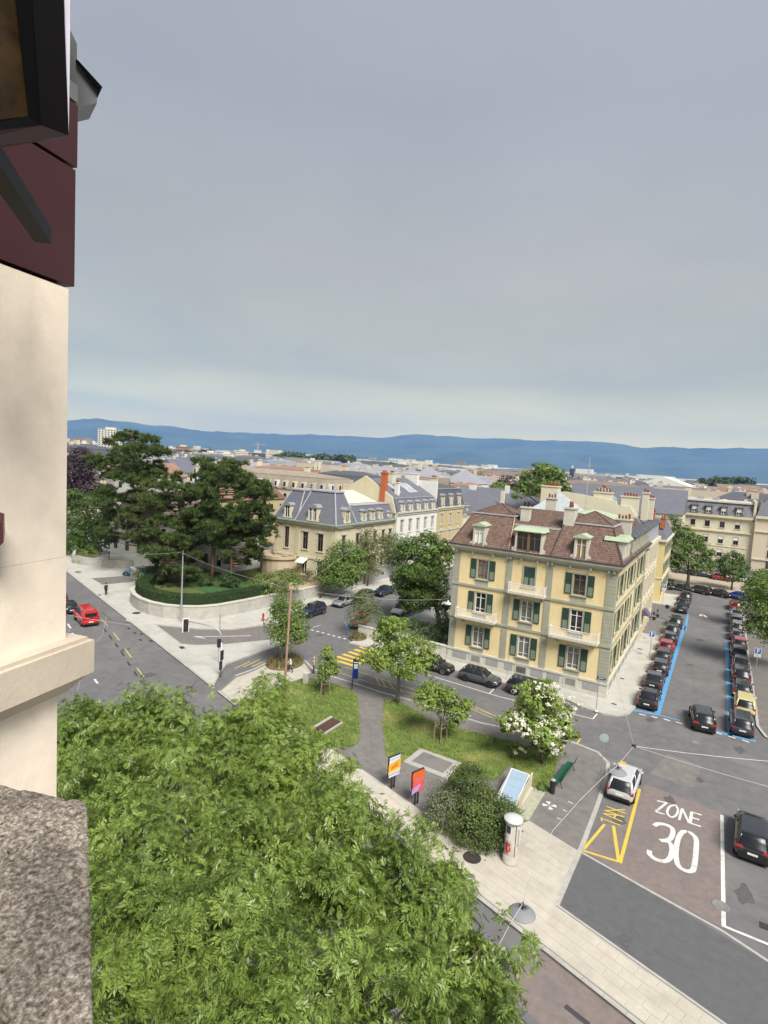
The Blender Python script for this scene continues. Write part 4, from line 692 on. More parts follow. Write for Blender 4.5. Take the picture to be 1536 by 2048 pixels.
mb = MB(); mb.box(7.7, 27.7, FY-1.5, FY-1, 13.4, 14); mb.box(7.7, 27.7, FY-1.3, FY-1, 10, 10.3); mb.box(7.7, 27.7, FY-1.3, FY-1, 3.0, 3.3); mb.build('cornice', CREAM2, fb2)
mb = MB(); mb.frus((7.7, 27.7, FY-1.2, FY+13, 14), (8.5, 27, FY+.5, FY+12, 17.4)); mb.frus((9, 16, FY+.6, FY+9, 17.4), (11, 14, FY+3, FY+7, 19.5)); mb.build('roof', SLATE, fb2)
# ================================================================= vegetation
CAMP = Vector((0, 0, H))
def dep(p): return -(RW.T @ np.array(Vector(p)-CAMP))[2]
BARK = mat('bark', (.11, .085, .065), .95, .25, 6, .5, 12); BARKR = mat('pine_bark', (.20, .115, .08), .95, .3, 3, .5, 10); BARKG = mat('grey_bark', (.17, .155, .14), .95, .2, 6, .4, 14)
LM = dict(fore=leafmat('leaf_fore', (.055, .10, .02), (.27, .37, .075), .38, .22), bright=leafmat('leaf_bright', (.105, .17, .03), (.30, .40, .08), .45, .3), mid=leafmat('leaf_mid', (.06, .11, .024), (.20, .29, .06), .5, .25),
          dark=leafmat('leaf_dark', (.032, .068, .016), (.125, .20, .042), .5, .2), olive=leafmat('leaf_olive', (.10, .11, .04), (.22, .24, .10), .6, .25), purple=leafmat('leaf_purple', (.018, .009, .016), (.045, .02, .035), .5, .1),
          pine=leafmat('pine_needle', (.028, .05, .014), (.10, .145, .03), .55, .1), hedge=leafmat('leaf_hedge', (.022, .048, .012), (.055, .10, .022), .55, .15), shrub=leafmat('leaf_shrub', (.034, .06, .017), (.15, .20, .055), .5, .2), far=leafmat('leaf_far', (.045, .075, .025), (.10, .14, .05), .7, .2))
def unit(v): return v/np.maximum(np.linalg.norm(v, axis=1, keepdims=True), 1e-9)
def sphere(n): return unit(RNG.normal(size=(n, 3)))
def cloud(lobes, n, clump=14, spread=.32, inner=.62, up=.25, gap=0.):
    """points in the shells of ellipsoid lobes (c, rx, ry, rz), in clumps; returns points and outward normals"""
    ar = np.array([(l[1]*l[2]*l[3])**(2/3) for l in lobes]); k = max(1, n//clump); ids = RNG.choice(len(lobes), k, p=ar/ar.sum())
    C = np.array([list(l[0]) for l in lobes])[ids]; R = np.array([l[1:4] for l in lobes])[ids]; d = sphere(k); d[:, 2] += up; d = unit(d)
    rr = inner+(1.04-inner)*RNG.random((k, 1))**.6; cp = C+d*R*rr; nn = unit(d/R)
    if gap:
        from mathutils import noise as mn
        kp = np.array([mn.noise(Vector(p)*gap)+.45*mn.noise(Vector(p)*gap*2.3) > -.06-.9*max(0, .86-q) for p, q in zip(cp, rr[:, 0])]); cp, nn, R = cp[kp], nn[kp], R[kp]; k = len(cp)
    s = spread*np.cbrt(R.prod(1))[:, None, None]
    Pp = (cp[:, None, :]+RNG.normal(size=(k, clump, 3))*s*np.array([1, 1, .6])*.5).reshape(-1, 3); Nn = np.repeat(nn, clump, 0); Nn = unit(Nn+RNG.normal(size=Nn.shape)*.45+np.array([0, 0, .35]))
    return Pp, Nn
def leaf_quads(Pp, Nn, size, aspect=.5, droop=.25):
    n = len(Pp); t = unit(np.cross(Nn, sphere(n))); t[:, 2] -= droop; t = unit(t); b = unit(np.cross(Nn, t)); nr = np.cross(t, b)
    L_ = size*RNG.uniform(.65, 1.3, (n, 1)); w = L_*aspect/2
    V = np.stack([Pp, Pp+t*L_*.5-b*w+nr*L_*.06, Pp+t*L_-nr*L_*.10, Pp+t*L_*.5+b*w+nr*L_*.06], 1).reshape(-1, 3)
    return V, np.arange(4*n).reshape(-1, 4)
def sprays(Pp, Nn, size, nl=9, droop=.7, llen=.40):
    """pinnate compound leaves: leaflets in pairs along a drooping stem"""
    n = len(Pp); t = unit(np.cross(Nn, sphere(n))+Nn*.5); t[:, 2] -= droop*RNG.random(n); t = unit(t); b = unit(np.cross(Nn, t)); nr = unit(np.cross(t, b)); Ls = size*RNG.uniform(.7, 1.25, (n, 1)); out = []
    for k in range(nl):
        s = 0 if k == nl-1 else (1 if k % 2 else -1); f = .25+.75*((k//2)/(nl//2)) if s else 1.
        base = Pp+t*Ls*f*.8-np.array([0, 0, 1])*Ls*.22*f*f; d = unit(t*(.75 if s else 1.)+b*s*.75-np.array([0, 0, .45])*RNG.random((n, 1))); ll = Ls*llen*RNG.uniform(.8, 1.15, (n, 1)); q = unit(np.cross(d, nr))*ll*.15
        out.append(np.stack([base, base+d*ll*.45-q, base+d*ll-nr*ll*.12, base+d*ll*.45+q+nr*ll*.05], 1))
    V = np.concatenate(out, 1).reshape(-1, 3); return V, np.arange(len(V)).reshape(-1, 4)
def sublobes(lob, k, f=.46, core=.72):
    r = []
    for c, a, b, d in lob:
        r.append((c, a*core, b*core, d*core))
        for q in sphere(k): q = q*np.array([1, 1, .9])+np.array([0, 0, .15]); s = f*random.uniform(.75, 1.2); r.append((tuple(np.array(c)+q*np.array([a, b, d])*(.72 if f > .4 else .84)), a*s, b*s, d*s*.8))
    return r
def make_tree(name, label, cat, base, lobes, lm, size, n, aspect=.55, bark=BARK, tr=.16, group=None, fork=None, droop=.25, mode='leaf', clump=14, inner=.6, sub=0, spread=.32):
    base = Vector(base); t = thing(name, label, cat, base, 0, group)
    lob = [(tuple(Vector(l[0])-base), *l[1:]) for l in lobes]; zc = min(l[0][2]-l[3]*.6 for l in lob); top = np.mean([l[0] for l in lob], 0)
    fk = fork or max(.35*max(l[0][2] for l in lob), min(zc, .5*max(l[0][2] for l in lob))); mb = MB()
    f = Vector((top[0]*.3, top[1]*.3, fk)); mb.tube([(0, 0, -.15), (f.x*.3, f.y*.3, fk*.5), f], [tr*1.25, tr, tr*.85], 9); mb.build('trunk', bark, t, True)
    br = MB()
    for l in lob:
        c = Vector(l[0]); m = f.lerp(c, .55)+Vector((random.uniform(-.15, .15)*l[1], random.uniform(-.15, .15)*l[1], -.1*l[3])); br.tube([f-Vector((0, 0, .1)), m, c+Vector((0, 0, l[3]*.35))], [tr*.6, tr*.35, tr*.1], 6)
        for _ in range(3): d = Vector(sphere(1)[0]); br.tube([m, c+Vector((d.x*l[1], d.y*l[2], d.z*l[3]))*.8], [tr*.25, tr*.06], 4)
    br.build('branches', bark, t, True)
    lob0 = lob
    if sub: lob = sublobes(lob, sub) if mode == 'leaf' else sublobes(lob, sub, .38, .6)
    Pp, Nn = cloud(lob, n, clump, spread=spread, inner=inner, gap=.85 if mode != 'leaf' else 0.)
    V, Fq = (leaf_quads(Pp, Nn, size, aspect, droop) if mode == 'leaf' else sprays(Pp, Nn, size, droop=droop))
    if mode != 'leaf':
        P2, N2 = cloud([(c, a*.6, b*.6, d*.55) for c, a, b, d in lob0], n//3, 8, spread=.3, inner=.35); V2, F2 = leaf_quads(P2, N2, size*.55, .36, .6); Fq = np.concatenate([Fq, F2+len(V)]); V = np.concatenate([V, V2])
    link('crown', array_mesh('crown', V, Fq, lm), t); return t
def plobes(d, *ls):      # lobes given by pixel centre, pixel radii and depth offset, at depth d
    r = []
    for l in ls:
        u, v, ru, rv = l[:4]; dd = d+(l[4] if len(l) > 4 else 0); k = dd/F; r.append((PD(u, v, dd), ru*k, ru*k, rv*k))
    return r
def fl(*ls): return [(PD(u, v, d), r, r, r*.9) for u, v, d, r in ls]
# --- the big trees in front of the window
def ground_under(lobes, z=.12): c = np.mean([list(l[0]) for l in lobes], 0); s, t = st(c); return (*BL(s, min(t, 6.9)), z)
lA = fl((640, 1700, 16, 1.8), (780, 1757, 15, 1.5), (885, 1855, 14, 1.4), (975, 1935, 13, 1.15), (905, 2010, 12.3, 1.3), (705, 1870, 13.6, 1.6), (520, 1740, 15, 1.6), (330, 1790, 14, 1.6), (480, 1900, 11.5, 1.5), (650, 2010, 10.6, 1.3), (300, 1970, 10.8, 1.4), (800, 2080, 10.8, 1.3), (230, 1680, 16.5, 1.5), (470, 2120, 9, 1.2), (600, 1810, 14.6, 1.3), (215, 1890, 12.5, 1.5), (205, 2040, 10.5, 1.2), (250, 1770, 15, 1.4))
make_tree('ash_tree', 'largest leafy green tree filling the bottom foreground below the window', 'tree', ground_under(lA), lA, LM['fore'], .25, 62000, mode='spray', tr=.28, clump=9, inner=.75, droop=1.2, spread=.4, sub=16, group='street trees under the window')
lB = fl((235, 1490, 24, 2.4), (350, 1490, 24.5, 2.5), (160, 1520, 22.5, 2.2), (430, 1530, 23, 2.0), (300, 1600, 20.5, 2.1), (190, 1630, 19, 2.0), (470, 1620, 20, 1.8), (390, 1680, 18.5, 1.6))
make_tree('ash_tree', 'green leafy tree left in the foreground beside the stone wall edge', 'tree', ground_under(lB), lB, LM['fore'], .28, 38000, mode='spray', tr=.26, clump=9, inner=.75, droop=1.2, spread=.4, sub=16, group='street trees under the window')
lC = fl((512, 1432, 24.5, 1.85), (545, 1500, 22.5, 1.7), (618, 1575, 21, 1.75), (560, 1590, 20.5, 1.8))
make_tree('ash_tree', 'smaller light green tree rising behind the foreground crowns near the brown pole', 'tree', ground_under(lC), lC, LM['bright'], .30, 12500, mode='spray', tr=.18, clump=9, inner=.75, droop=1.1, spread=.4, sub=14, group='street trees under the window')
# --- trees on the little park
b = P(795, 1405, .15); make_tree('maple_tree', 'round bright green maple between the two lawns of the small park', 'tree', b, plobes(dep(b), (795, 1275, 48, 40), (755, 1312, 36, 34), (840, 1300, 40, 40, .8), (800, 1328, 50, 34, -.8), (765, 1290, 34, 34, .8), (848, 1328, 30, 26), (790, 1250, 30, 24)), LM['bright'], .24, 11000, bark=BARKG, tr=.17, fork=2.6, inner=.6, sub=6)
b = P(880, 1480, .15); make_tree('maple_tree', 'open-crowned young bright green tree with stakes on the right lawn', 'tree', b, plobes(dep(b), (862, 1385, 32, 20), (900, 1392, 22, 16, .4), (850, 1402, 24, 18, -.4), (912, 1425, 26, 16), (880, 1412, 26, 18, .5), (935, 1408, 14, 10), (905, 1445, 16, 10)), LM['bright'], .25, 3600, bark=BARK, tr=.07, fork=1.6, inner=.35)
b = P(648, 1390, .15); make_tree('maple_sapling', 'small sapling with wooden stakes on the left lawn', 'sapling', b, plobes(dep(b), (652, 1305, 13, 16), (655, 1335, 22, 20), (672, 1340, 14, 9), (645, 1348, 16, 14), (662, 1322, 14, 14)), LM['bright'], .24, 1700, bark=BARK, tr=.055, fork=1.5, inner=.3)
def stakes(u, v, n=3, h=1.5, r=.55):
    c = P(u, v, .15); t = thing('tree_stakes', 'wooden stakes round the young tree on the %s lawn' % ('left' if u < 700 else 'right'), 'stakes', c); W_ = mat('stake_wood', (.22, .17, .12), .9, .2, 5)
    for k in range(n): a = k*6.283/n+.5; mb = MB(); mb.tube([(r*math.cos(a), r*math.sin(a), -.05), (r*.8*math.cos(a), r*.8*math.sin(a), h)], .05, 6); mb.build('stake', W_, t)
    for k in range(n): a, b_ = k*6.283/n+.5, (k+1)*6.283/n+.5; mb = MB(); mb.tube([(r*.85*math.cos(a), r*.85*math.sin(a), h*.75), (r*.85*math.cos(b_), r*.85*math.sin(b_), h*.75)], .03, 5); mb.build('cross_rail', W_, t)
stakes(648, 1390); stakes(880, 1480, 4)
b = P(1083, 1527, .15); D = dep(b); lo = plobes(D, (1075, 1400, 44, 40), (1040, 1440, 40, 34), (1115, 1430, 42, 38, .6), (1080, 1455, 54, 36, -.6), (1130, 1462, 26, 26), (1020, 1445, 26, 22), (1090, 1380, 26, 22), (1100, 1490, 34, 22), (1038, 1500, 14, 14))
bt = make_tree('catalpa_tree', 'catalpa tree covered with white blossom near the green bench', 'tree', b, lo, LM['bright'], .27, 6500, bark=BARK, tr=.10, fork=1.6, inner=.5, aspect=.8, sub=5)
lob = [(tuple(Vector(l[0])-b), l[1]*1.04, l[2]*1.04, l[3]*1.06) for l in lo]; Pp, Nn = cloud(sublobes(lob, 6), 7000, 14, spread=.16, inner=.93, up=.45); V, Fq = leaf_quads(Pp, Nn, .13, .9, 0)
link('blossom', array_mesh('blossom', V, Fq, mat('white_blossom', (.72, .70, .58), .7, .05, 3, island=.1, trans=.2)), bt)['kind'] = 'stuff'
# dark shrubs by the advertising column
b = P(945, 1690, .12); D = dep(b)
make_tree('evergreen_shrub', 'tall dark evergreen shrub rising above the shrub clump beside the glass stair roof', 'shrub', P(930, 1640, .12), plobes(dep(P(930, 1640)), (938, 1565, 40, 34), (918, 1590, 36, 30), (955, 1600, 34, 30)), LM['shrub'], .13, 9000, tr=.07, clump=18, fork=.5)
make_tree('evergreen_shrub', 'broad dark evergreen shrub behind the advertising column', 'shrub', P(980, 1690, .12), plobes(dep(P(980, 1690)), (975, 1625, 46, 42), (940, 1640, 44, 44), (1010, 1632, 32, 36), (985, 1665, 44, 34), (945, 1675, 40, 26)), LM['shrub'], .13, 15000, tr=.07, clump=18, fork=.4)
make_tree('variegated_shrub', 'grey-green variegated shrub at the left end of the shrub clump', 'shrub', P(885, 1660, .12), plobes(dep(P(885, 1660)), (890, 1610, 36, 32), (872, 1635, 26, 24), (905, 1640, 34, 28)), leafmat('leaf_variegated', (.06, .085, .035), (.25, .27, .16), .5, .2), .13, 7000, tr=.05, clump=16, fork=.4)
make_tree('low_shrub', 'small green shrub between the glass stair roof and the bin', 'shrub', P(1085, 1582, .12), plobes(dep(P(1085, 1582)), (1084, 1574, 10, 8), (1092, 1580, 8, 7)), LM['mid'], .12, 500, tr=.03, fork=.1)
# refuge planting
def bed(u, v, ru, rv, label, nn=900):
    c = P(u, v, .12); d = dep(c); k = d/F; t = thing('planting_bed', label, 'flower bed', c); mb = MB(); mb.lathe([(ru*k, .0), (ru*k, .12), (ru*k*.9, .16), (.1, .2)], 20); o = mb.build('soil', mat('bed_soil', (.14, .11, .06), 1, .3, 3), t); o.scale = (1, 1.25, 1)
    a = RNG.random(nn)*6.283; r = np.sqrt(RNG.random(nn))*ru*k*.95; B = np.stack([r*np.cos(a), r*np.sin(a)*1.25, np.full(nn, .12)], 1); a2 = RNG.random(nn)*6.283; h = RNG.uniform(.3, .8, nn); dd = np.stack([np.cos(a2), np.sin(a2), 0*a2], 1)
    V = np.stack([B-dd*.035, B+dd*.035, B+np.stack([-np.sin(a2), np.cos(a2), 0*a2], 1)*h[:, None]*.5+np.array([0, 0, 1])*h[:, None]], 1).reshape(-1, 3)
    tag(link('tall_grass', array_mesh('tall_grass', V, np.arange(3*nn).reshape(-1, 3), mat('dry_grass', (.24, .20, .08), .9, .3, 2, island=.5, trans=.3)), t), kind='stuff')
    Pp, Nn = cloud([((0, 0, .3), ru*k*.8, ru*k*.9, .35)], 700, 10); V, Fq = leaf_quads(Pp, Nn, .14); link('foliage', array_mesh('foliage', V, Fq, LM['olive']), t)
bed(570, 1327, 34, 14, 'oval bed of dry grasses round the tree trunk on the refuge'); bed(716, 1276, 17, 12, 'small bed of dry grasses at the blue parking bay corner', 700)
b = P(562, 1330, .12); make_tree('lime_tree', 'dense dark green tree on the refuge bed beside the brown pole', 'tree', b, plobes(dep(b), (575, 1222, 34, 28), (560, 1250, 32, 30), (592, 1252, 30, 30), (575, 1272, 38, 22), (555, 1215, 18, 18)), LM['mid'], .24, 6500, bark=BARK, tr=.10, fork=1.9, inner=.5)
b = P(718, 1272, .12); make_tree('olive_tree', 'grey-green small tree in the bed by the red parked car', 'tree', b, plobes(dep(b), (730, 1205, 26, 24), (720, 1228, 30, 26), (745, 1228, 22, 24), (728, 1190, 16, 14)), leafmat('leaf_greyolive', (.08, .11, .045), (.19, .23, .10), .6, .25), .2, 4200, bark=BARKG, tr=.08, fork=1.5)
b = P(640, 1196, .12); make_tree('lime_tree', 'dark green round tree in front of the cream villa', 'tree', b, plobes(dep(b), (690, 1105, 30, 24), (672, 1130, 34, 26), (700, 1140, 36, 28), (680, 1155, 38, 22), (655, 1150, 22, 22), (712, 1115, 22, 20)), LM['mid'], .34, 11000, bark=BARK, tr=.14, fork=3)
b = P(735, 1172, .12); make_tree('ornamental_tree', 'thin-leaved brownish tree before the villa street front', 'tree', b, plobes(dep(b), (735, 1080, 26, 26), (755, 1105, 26, 28), (725, 1115, 24, 24), (750, 1135, 26, 22), (768, 1085, 16, 20)), LM['olive'], .3, 4200, bark=BARK, tr=.13, fork=4, inner=.2)
b = P(790, 1158, .12); make_tree('ornamental_tree', 'pale sparse tree in front of the white terrace house', 'tree', b, plobes(dep(b), (800, 1085, 24, 22), (790, 1110, 22, 24), (812, 1100, 20, 20), (780, 1080, 16, 16), (840, 1082, 18, 14)), leafmat('leaf_pale', (.10, .14, .055), (.29, .36, .17), .6, .3), .32, 3600, bark=BARK, tr=.13, fork=4, inner=.2)
b = (-31.5, 70, .12); D = dep(b); make_tree('chestnut_tree', 'big dense dark green tree left of the yellow corner house', 'tree', b, plobes(D, (850, 1095, 50, 32), (822, 1120, 40, 34), (876, 1120, 40, 38, 1), (845, 1150, 56, 36, -1), (812, 1170, 38, 32), (870, 1170, 40, 36), (840, 1195, 46, 30, -1), (885, 1205, 26, 30), (815, 1205, 26, 22)), leafmat('leaf_chestnut', (.045, .085, .018), (.16, .245, .05), .5, .22), .36, 24000, tr=.3, fork=3, sub=6)
b = (-26.8, 62.5, .12); make_tree('laurel_shrub', 'dark laurel against the left side of the yellow corner house', 'shrub', b, plobes(dep(b), (888, 1245, 18, 22), (880, 1268, 20, 20), (897, 1262, 14, 20), (870, 1280, 14, 10)), LM['dark'], .25, 2600, tr=.08, fork=.6)
b = (-35, 61, .12); make_tree('laurel_shrub', 'low dark shrub behind the garden wall by the white parked car', 'shrub', b, plobes(dep(b), (815, 1245, 26, 10), (845, 1258, 26, 12), (790, 1250, 16, 8)), LM['dark'], .25, 2200, tr=.06, fork=.3)
# villa garden trees
b = (-57.5, 62, 1.5); make_tree('garden_tree', 'spreading green tree over the curved wall beside the brown pole', 'tree', b, plobes(dep(b), (560, 1158, 36, 16), (530, 1165, 28, 18), (585, 1168, 24, 16), (545, 1180, 34, 16), (575, 1150, 20, 10)), LM['mid'], .28, 3800, tr=.12, fork=1.5)
b = (-60.5, 72, 1.5); make_tree('garden_shrub', 'russet-green shrub below the villa windows', 'shrub', b, plobes(dep(b), (600, 1150, 24, 14), (620, 1152, 16, 12), (575, 1146, 14, 9)), leafmat('leaf_russet', (.10, .09, .03), (.20, .17, .06), .6, .2), .25, 1500, tr=.06, fork=.4)
# conifers
def pine(label, base, top_px, spans, n=52, tuft=36, tr=.3, lean=0):
    """spans: (v, u_left, u_right) crown silhouette rows in pixels"""
    base = Vector(base); d = dep(base); k = d/F; t = thing('pine_tree', label, 'tree', base, 0, 'black pines behind the curved wall'); top = PD(*top_px, d)-base; mb = MB()
    mb.tube([(0, 0, -.2), (top.x*.35+lean, top.y*.35, top.z*.4), (top.x*.8, top.y*.8, top.z*.75), top-Vector((0, 0, .4))], [tr*1.2, tr, tr*.6, tr*.15], 9); mb.build('trunk', BARKR, t, True)
    tk = lambda z: Vector((top.x, top.y, 0))*min(1, max(0, z/top.z))+Vector((0, 0, z)); br = MB(); lob = []
    vs_ = [s[0] for s in spans]
    for i in range(int(n*1.18)):
        v = random.uniform(vs_[0], vs_[-1]); ul = np.interp(v, vs_, [s[1] for s in spans]); ur = np.interp(v, vs_, [s[2] for s in spans]); u = random.uniform(ul, ur); w = (ur-ul)
        f = random.uniform(-.45, .45)*w*k; c = PD(u, v, d+f)-base; r = random.uniform(.13, .25)*max(w, 60)*k*.8; lob.append((tuple(c), r, r, r*.5))
        a = tk(max(.8, c.z-abs(c.x-top.x)*.12-.4)); br.tube([a, a.lerp(c, .6)-Vector((0, 0, .25)), c], [.09, .06, .02], 5)
    br.build('branches', BARKR, t, True)
    Pp, Nn = cloud(lob, int(n*tuft*2.4), 6, spread=.35, inner=.45, up=.6); m = len(Pp); q = 9
    dirs = unit(sphere(m*q)+np.array([0, 0, .75])+np.repeat(Nn, q, 0)*.5); B = np.repeat(Pp, q, 0); s = unit(np.cross(dirs, sphere(m*q)))*.065; L_ = RNG.uniform(.4, .85, (m*q, 1))
    V = np.stack([B-s, B+s, B+dirs*L_], 1).reshape(-1, 3); link('crown', array_mesh('crown', V, np.arange(len(V)).reshape(-1, 3), LM['pine']), t)
pine('tallest black pine at the left of the group behind the curved wall', (-82, 63.5, 1.5), (262, 856), [(858, 250, 275), (880, 215, 310), (910, 190, 325), (950, 190, 320), (1000, 200, 318), (1050, 205, 310), (1090, 205, 295)], 80, 44)
pine('leaning black pine in the middle of the pine group', (-70.5, 60.5, 1.5), (352, 952), [(952, 330, 380), (980, 290, 420), (1020, 280, 425), (1060, 290, 410), (1100, 290, 420), (1125, 300, 410)], 56, 40)
pine('right-hand black pine with flat dark crown beside the villa', (-68, 62.8, 1.5), (440, 922), [(920, 400, 480), (945, 375, 510), (980, 390, 530), (1020, 400, 535), (1060, 420, 545), (1095, 430, 550)], 70, 42)
pine('low black pine with hanging branches over the hedge', (-72.5, 56, 1.5), (345, 1060), [(1060, 315, 380), (1090, 300, 400), (1130, 305, 400), (1170, 320, 390), (1205, 345, 370)], 34, 38, .2)
pine('slim black pine between the villa bow front and the hedge', (-64.5, 63.5, 1.5), (462, 1040), [(1040, 430, 500), (1070, 430, 520), (1105, 440, 520), (1140, 450, 500)], 26, 38, .2)
b = (-75, 60, 1.5); make_tree('yew_shrub', 'dark round shrub under the pines behind the hedge', 'shrub', b, plobes(dep(b), (300, 1150, 30, 18), (340, 1165, 26, 16), (380, 1160, 26, 18)), LM['hedge'], .3, 2400, tr=.1, fork=.4)
b = (-64.5, 61, 1.5); make_tree('yew_shrub', 'rounded dark green shrub on the villa lawn behind the hedge', 'shrub', b, plobes(dep(b), (455, 1158, 16, 14), (468, 1165, 12, 12), (412, 1160, 16, 14)), LM['hedge'], .28, 1800, tr=.1, fork=.4)
# hedge on the curved wall
hp = off(cw[1:13], 1.3 if False else -1.25); hp = off(cw[1:13], 1.2) if (Vector(off(cw[1:13], 1.2)[5])-Vector((-68, 62))).length < (Vector(off(cw[1:13], -1.2)[5])-Vector((-68, 62))).length else off(cw[1:13], -1.2)
hd = thing('clipped_hedge', 'thick dark clipped hedge along the top of the curved stone wall', 'hedge'); mb = MB(); ribbon(mb, hp, 1.5, 1.4, 3.0); mb.build('hedge_core', mat('hedge_core', (.02, .035, .012), 1, .2), hd)
Q = [];
for a, b_ in zip(hp[:-1], hp[1:]):
    n = int((b_-a).length*750); f = RNG.random(n); dd = (b_-a).normalized(); nn_ = Vector((-dd.y, dd.x)); s = RNG.random(n)*2.0-1; sd = np.where(RNG.random(n) < .5, 1, -1); tp = RNG.random(n) < .42
    yv = np.where(tp, s*.8, sd*.78+RNG.normal(size=n)*.05); zv = np.where(tp, 3.02+RNG.normal(size=n)*.06, 1.5+RNG.random(n)*1.55)
    pos = np.stack([a.x+(b_-a).x*f+nn_.x*yv, a.y+(b_-a).y*f+nn_.y*yv, zv], 1); nrm = np.where(tp[:, None], np.array([0, 0, 1.]), np.stack([nn_.x*sd, nn_.y*sd, 0*sd], 1)); Q.append((pos, nrm))
Pp = np.concatenate([q[0] for q in Q]); Nn = unit(np.concatenate([q[1] for q in Q])+RNG.normal(size=(len(Pp), 3))*.4); V, Fq = leaf_quads(Pp, Nn, .16); link('foliage', array_mesh('foliage', V, Fq, LM['hedge']), hd)
# far-left trees
b = (-118, 75, 0); make_tree('copper_beech', 'dark purple copper beech at the far left edge', 'tree', b, plobes(dep(b), (150, 950, 36, 44), (170, 985, 30, 36), (140, 990, 36, 40), (165, 920, 22, 24)), LM['purple'], .5, 11000, tr=.4, fork=5)
b = (-106, 66, 0); make_tree('cedar_tree', 'drooping dark green tree at the far left above the rubble wall', 'tree', b, plobes(dep(b), (150, 1030, 32, 26), (165, 1060, 34, 28), (140, 1070, 30, 36), (175, 1090, 30, 26), (150, 1100, 36, 26)), LM['dark'], .4, 6000, tr=.35, fork=3, droop=.8)
b = (-98, 62.5, .1); make_tree('garden_shrub', 'bright green clipped bush above the rubble wall at the far left', 'shrub', b, plobes(dep(b), (178, 1104, 18, 8), (190, 1108, 12, 6), (168, 1118, 22, 9)), LM['bright'], .25, 1300, tr=.06, fork=.4)
b = (-92, 72, .1); make_tree('cedar_tree', 'dark green tree behind the far-left wall beside the tallest pine', 'tree', b, plobes(dep(b), (215, 1060, 26, 40), (205, 1020, 20, 30), (232, 1100, 22, 24)), LM['dark'], .4, 3500, tr=.3, fork=3)
b = (-100, 70, .1); make_tree('cedar_tree', 'dense dark tree at the far left before the purple beech', 'tree', b, plobes(dep(b), (150, 1000, 30, 26), (175, 1010, 26, 30), (165, 1045, 34, 30), (190, 1050, 24, 36), (150, 1085, 34, 26), (185, 1095, 26, 22)), LM['dark'], .38, 9000, tr=.3, fork=3, sub=5)
# street-end trees and right-hand trees
def tb(u, v): return P(u, v, .12)
b = tb(1375, 1173); make_tree('plane_tree', 'large round green tree at the end of the parked street', 'tree', b, plobes(dep(b), (1380, 1085, 28, 26), (1360, 1100, 24, 24), (1400, 1105, 26, 24), (1380, 1125, 40, 22), (1352, 1130, 20, 18), (1412, 1130, 22, 18), (1372, 1065, 18, 16)), LM['mid'], .42, 7500, tr=.3, fork=3.2, sub=5)
b = tb(1463, 1180); make_tree('plane_tree', 'smaller dark green tree at the street end beside the blue car', 'tree', b, plobes(dep(b), (1465, 1118, 22, 16), (1452, 1132, 18, 16), (1478, 1135, 18, 16), (1465, 1148, 24, 14)), LM['dark'], .42, 3600, tr=.16, fork=3)
b = (-9.5, 140, .12); make_tree('plane_tree', 'green tree partly hidden behind the far yellow house', 'tree', b, plobes(dep(b), (1345, 1050, 16, 20), (1355, 1075, 20, 24), (1348, 1110, 18, 24)), LM['dark'], .42, 2600, tr=.25, fork=4)
b = (12.5, 84, .12); make_tree('plane_tree', 'large green tree overhanging the right pavement, cut by the frame edge', 'tree', b, plobes(dep(b), (1530, 1180, 36, 30), (1510, 1215, 28, 30), (1540, 1230, 40, 34), (1525, 1255, 34, 26), (1560, 1200, 50, 50), (1570, 1270, 40, 30)), LM['mid'], .32, 8000, tr=.25, fork=3)
b = (12, 104, .12); make_tree('plane_tree', 'green tree behind the overhanging one on the right pavement', 'tree', b, plobes(dep(b), (1525, 1160, 26, 22), (1505, 1178, 18, 18), (1540, 1175, 34, 30)), LM['mid'], .34, 3600, tr=.22, fork=3)
# trees among the roofs
b = (-23, 152, 0); make_tree('plane_tree', 'great light green tree rising above the roofs behind the yellow corner house', 'tree', b, plobes(dep(b), (1085, 950, 34, 26), (1060, 965, 30, 24), (1110, 965, 30, 26), (1085, 978, 44, 24), (1040, 985, 24, 18), (1125, 985, 24, 20), (1095, 940, 26, 18)), leafmat('leaf_great', (.07, .12, .025), (.24, .33, .07), .5, .3), .55, 10000, tr=.5, fork=6, sub=5)
b = (-45, 235, 0); make_tree('plane_tree', 'dark tree left of the great light green tree among the roofs', 'tree', b, plobes(dep(b), (1015, 965, 20, 14), (1000, 972, 18, 10), (1030, 978, 14, 10)), LM['purple'], .7, 1500, tr=.4, fork=6)
b = (-40, 190, 0); make_tree('plane_tree', 'light green small tree among the grey roofs', 'tree', b, plobes(dep(b), (1000, 975, 18, 12), (985, 982, 12, 9), (1015, 988, 16, 9)), LM['bright'], .6, 1300, tr=.3, fork=6)
b = (-95, 150, 0); make_tree('plane_tree', 'round green tree rising behind the villa roof', 'tree', b, plobes(dep(b), (635, 968, 22, 12), (615, 975, 16, 10), (650, 980, 20, 12)), LM['mid'], .6, 2000, tr=.3, fork=6)
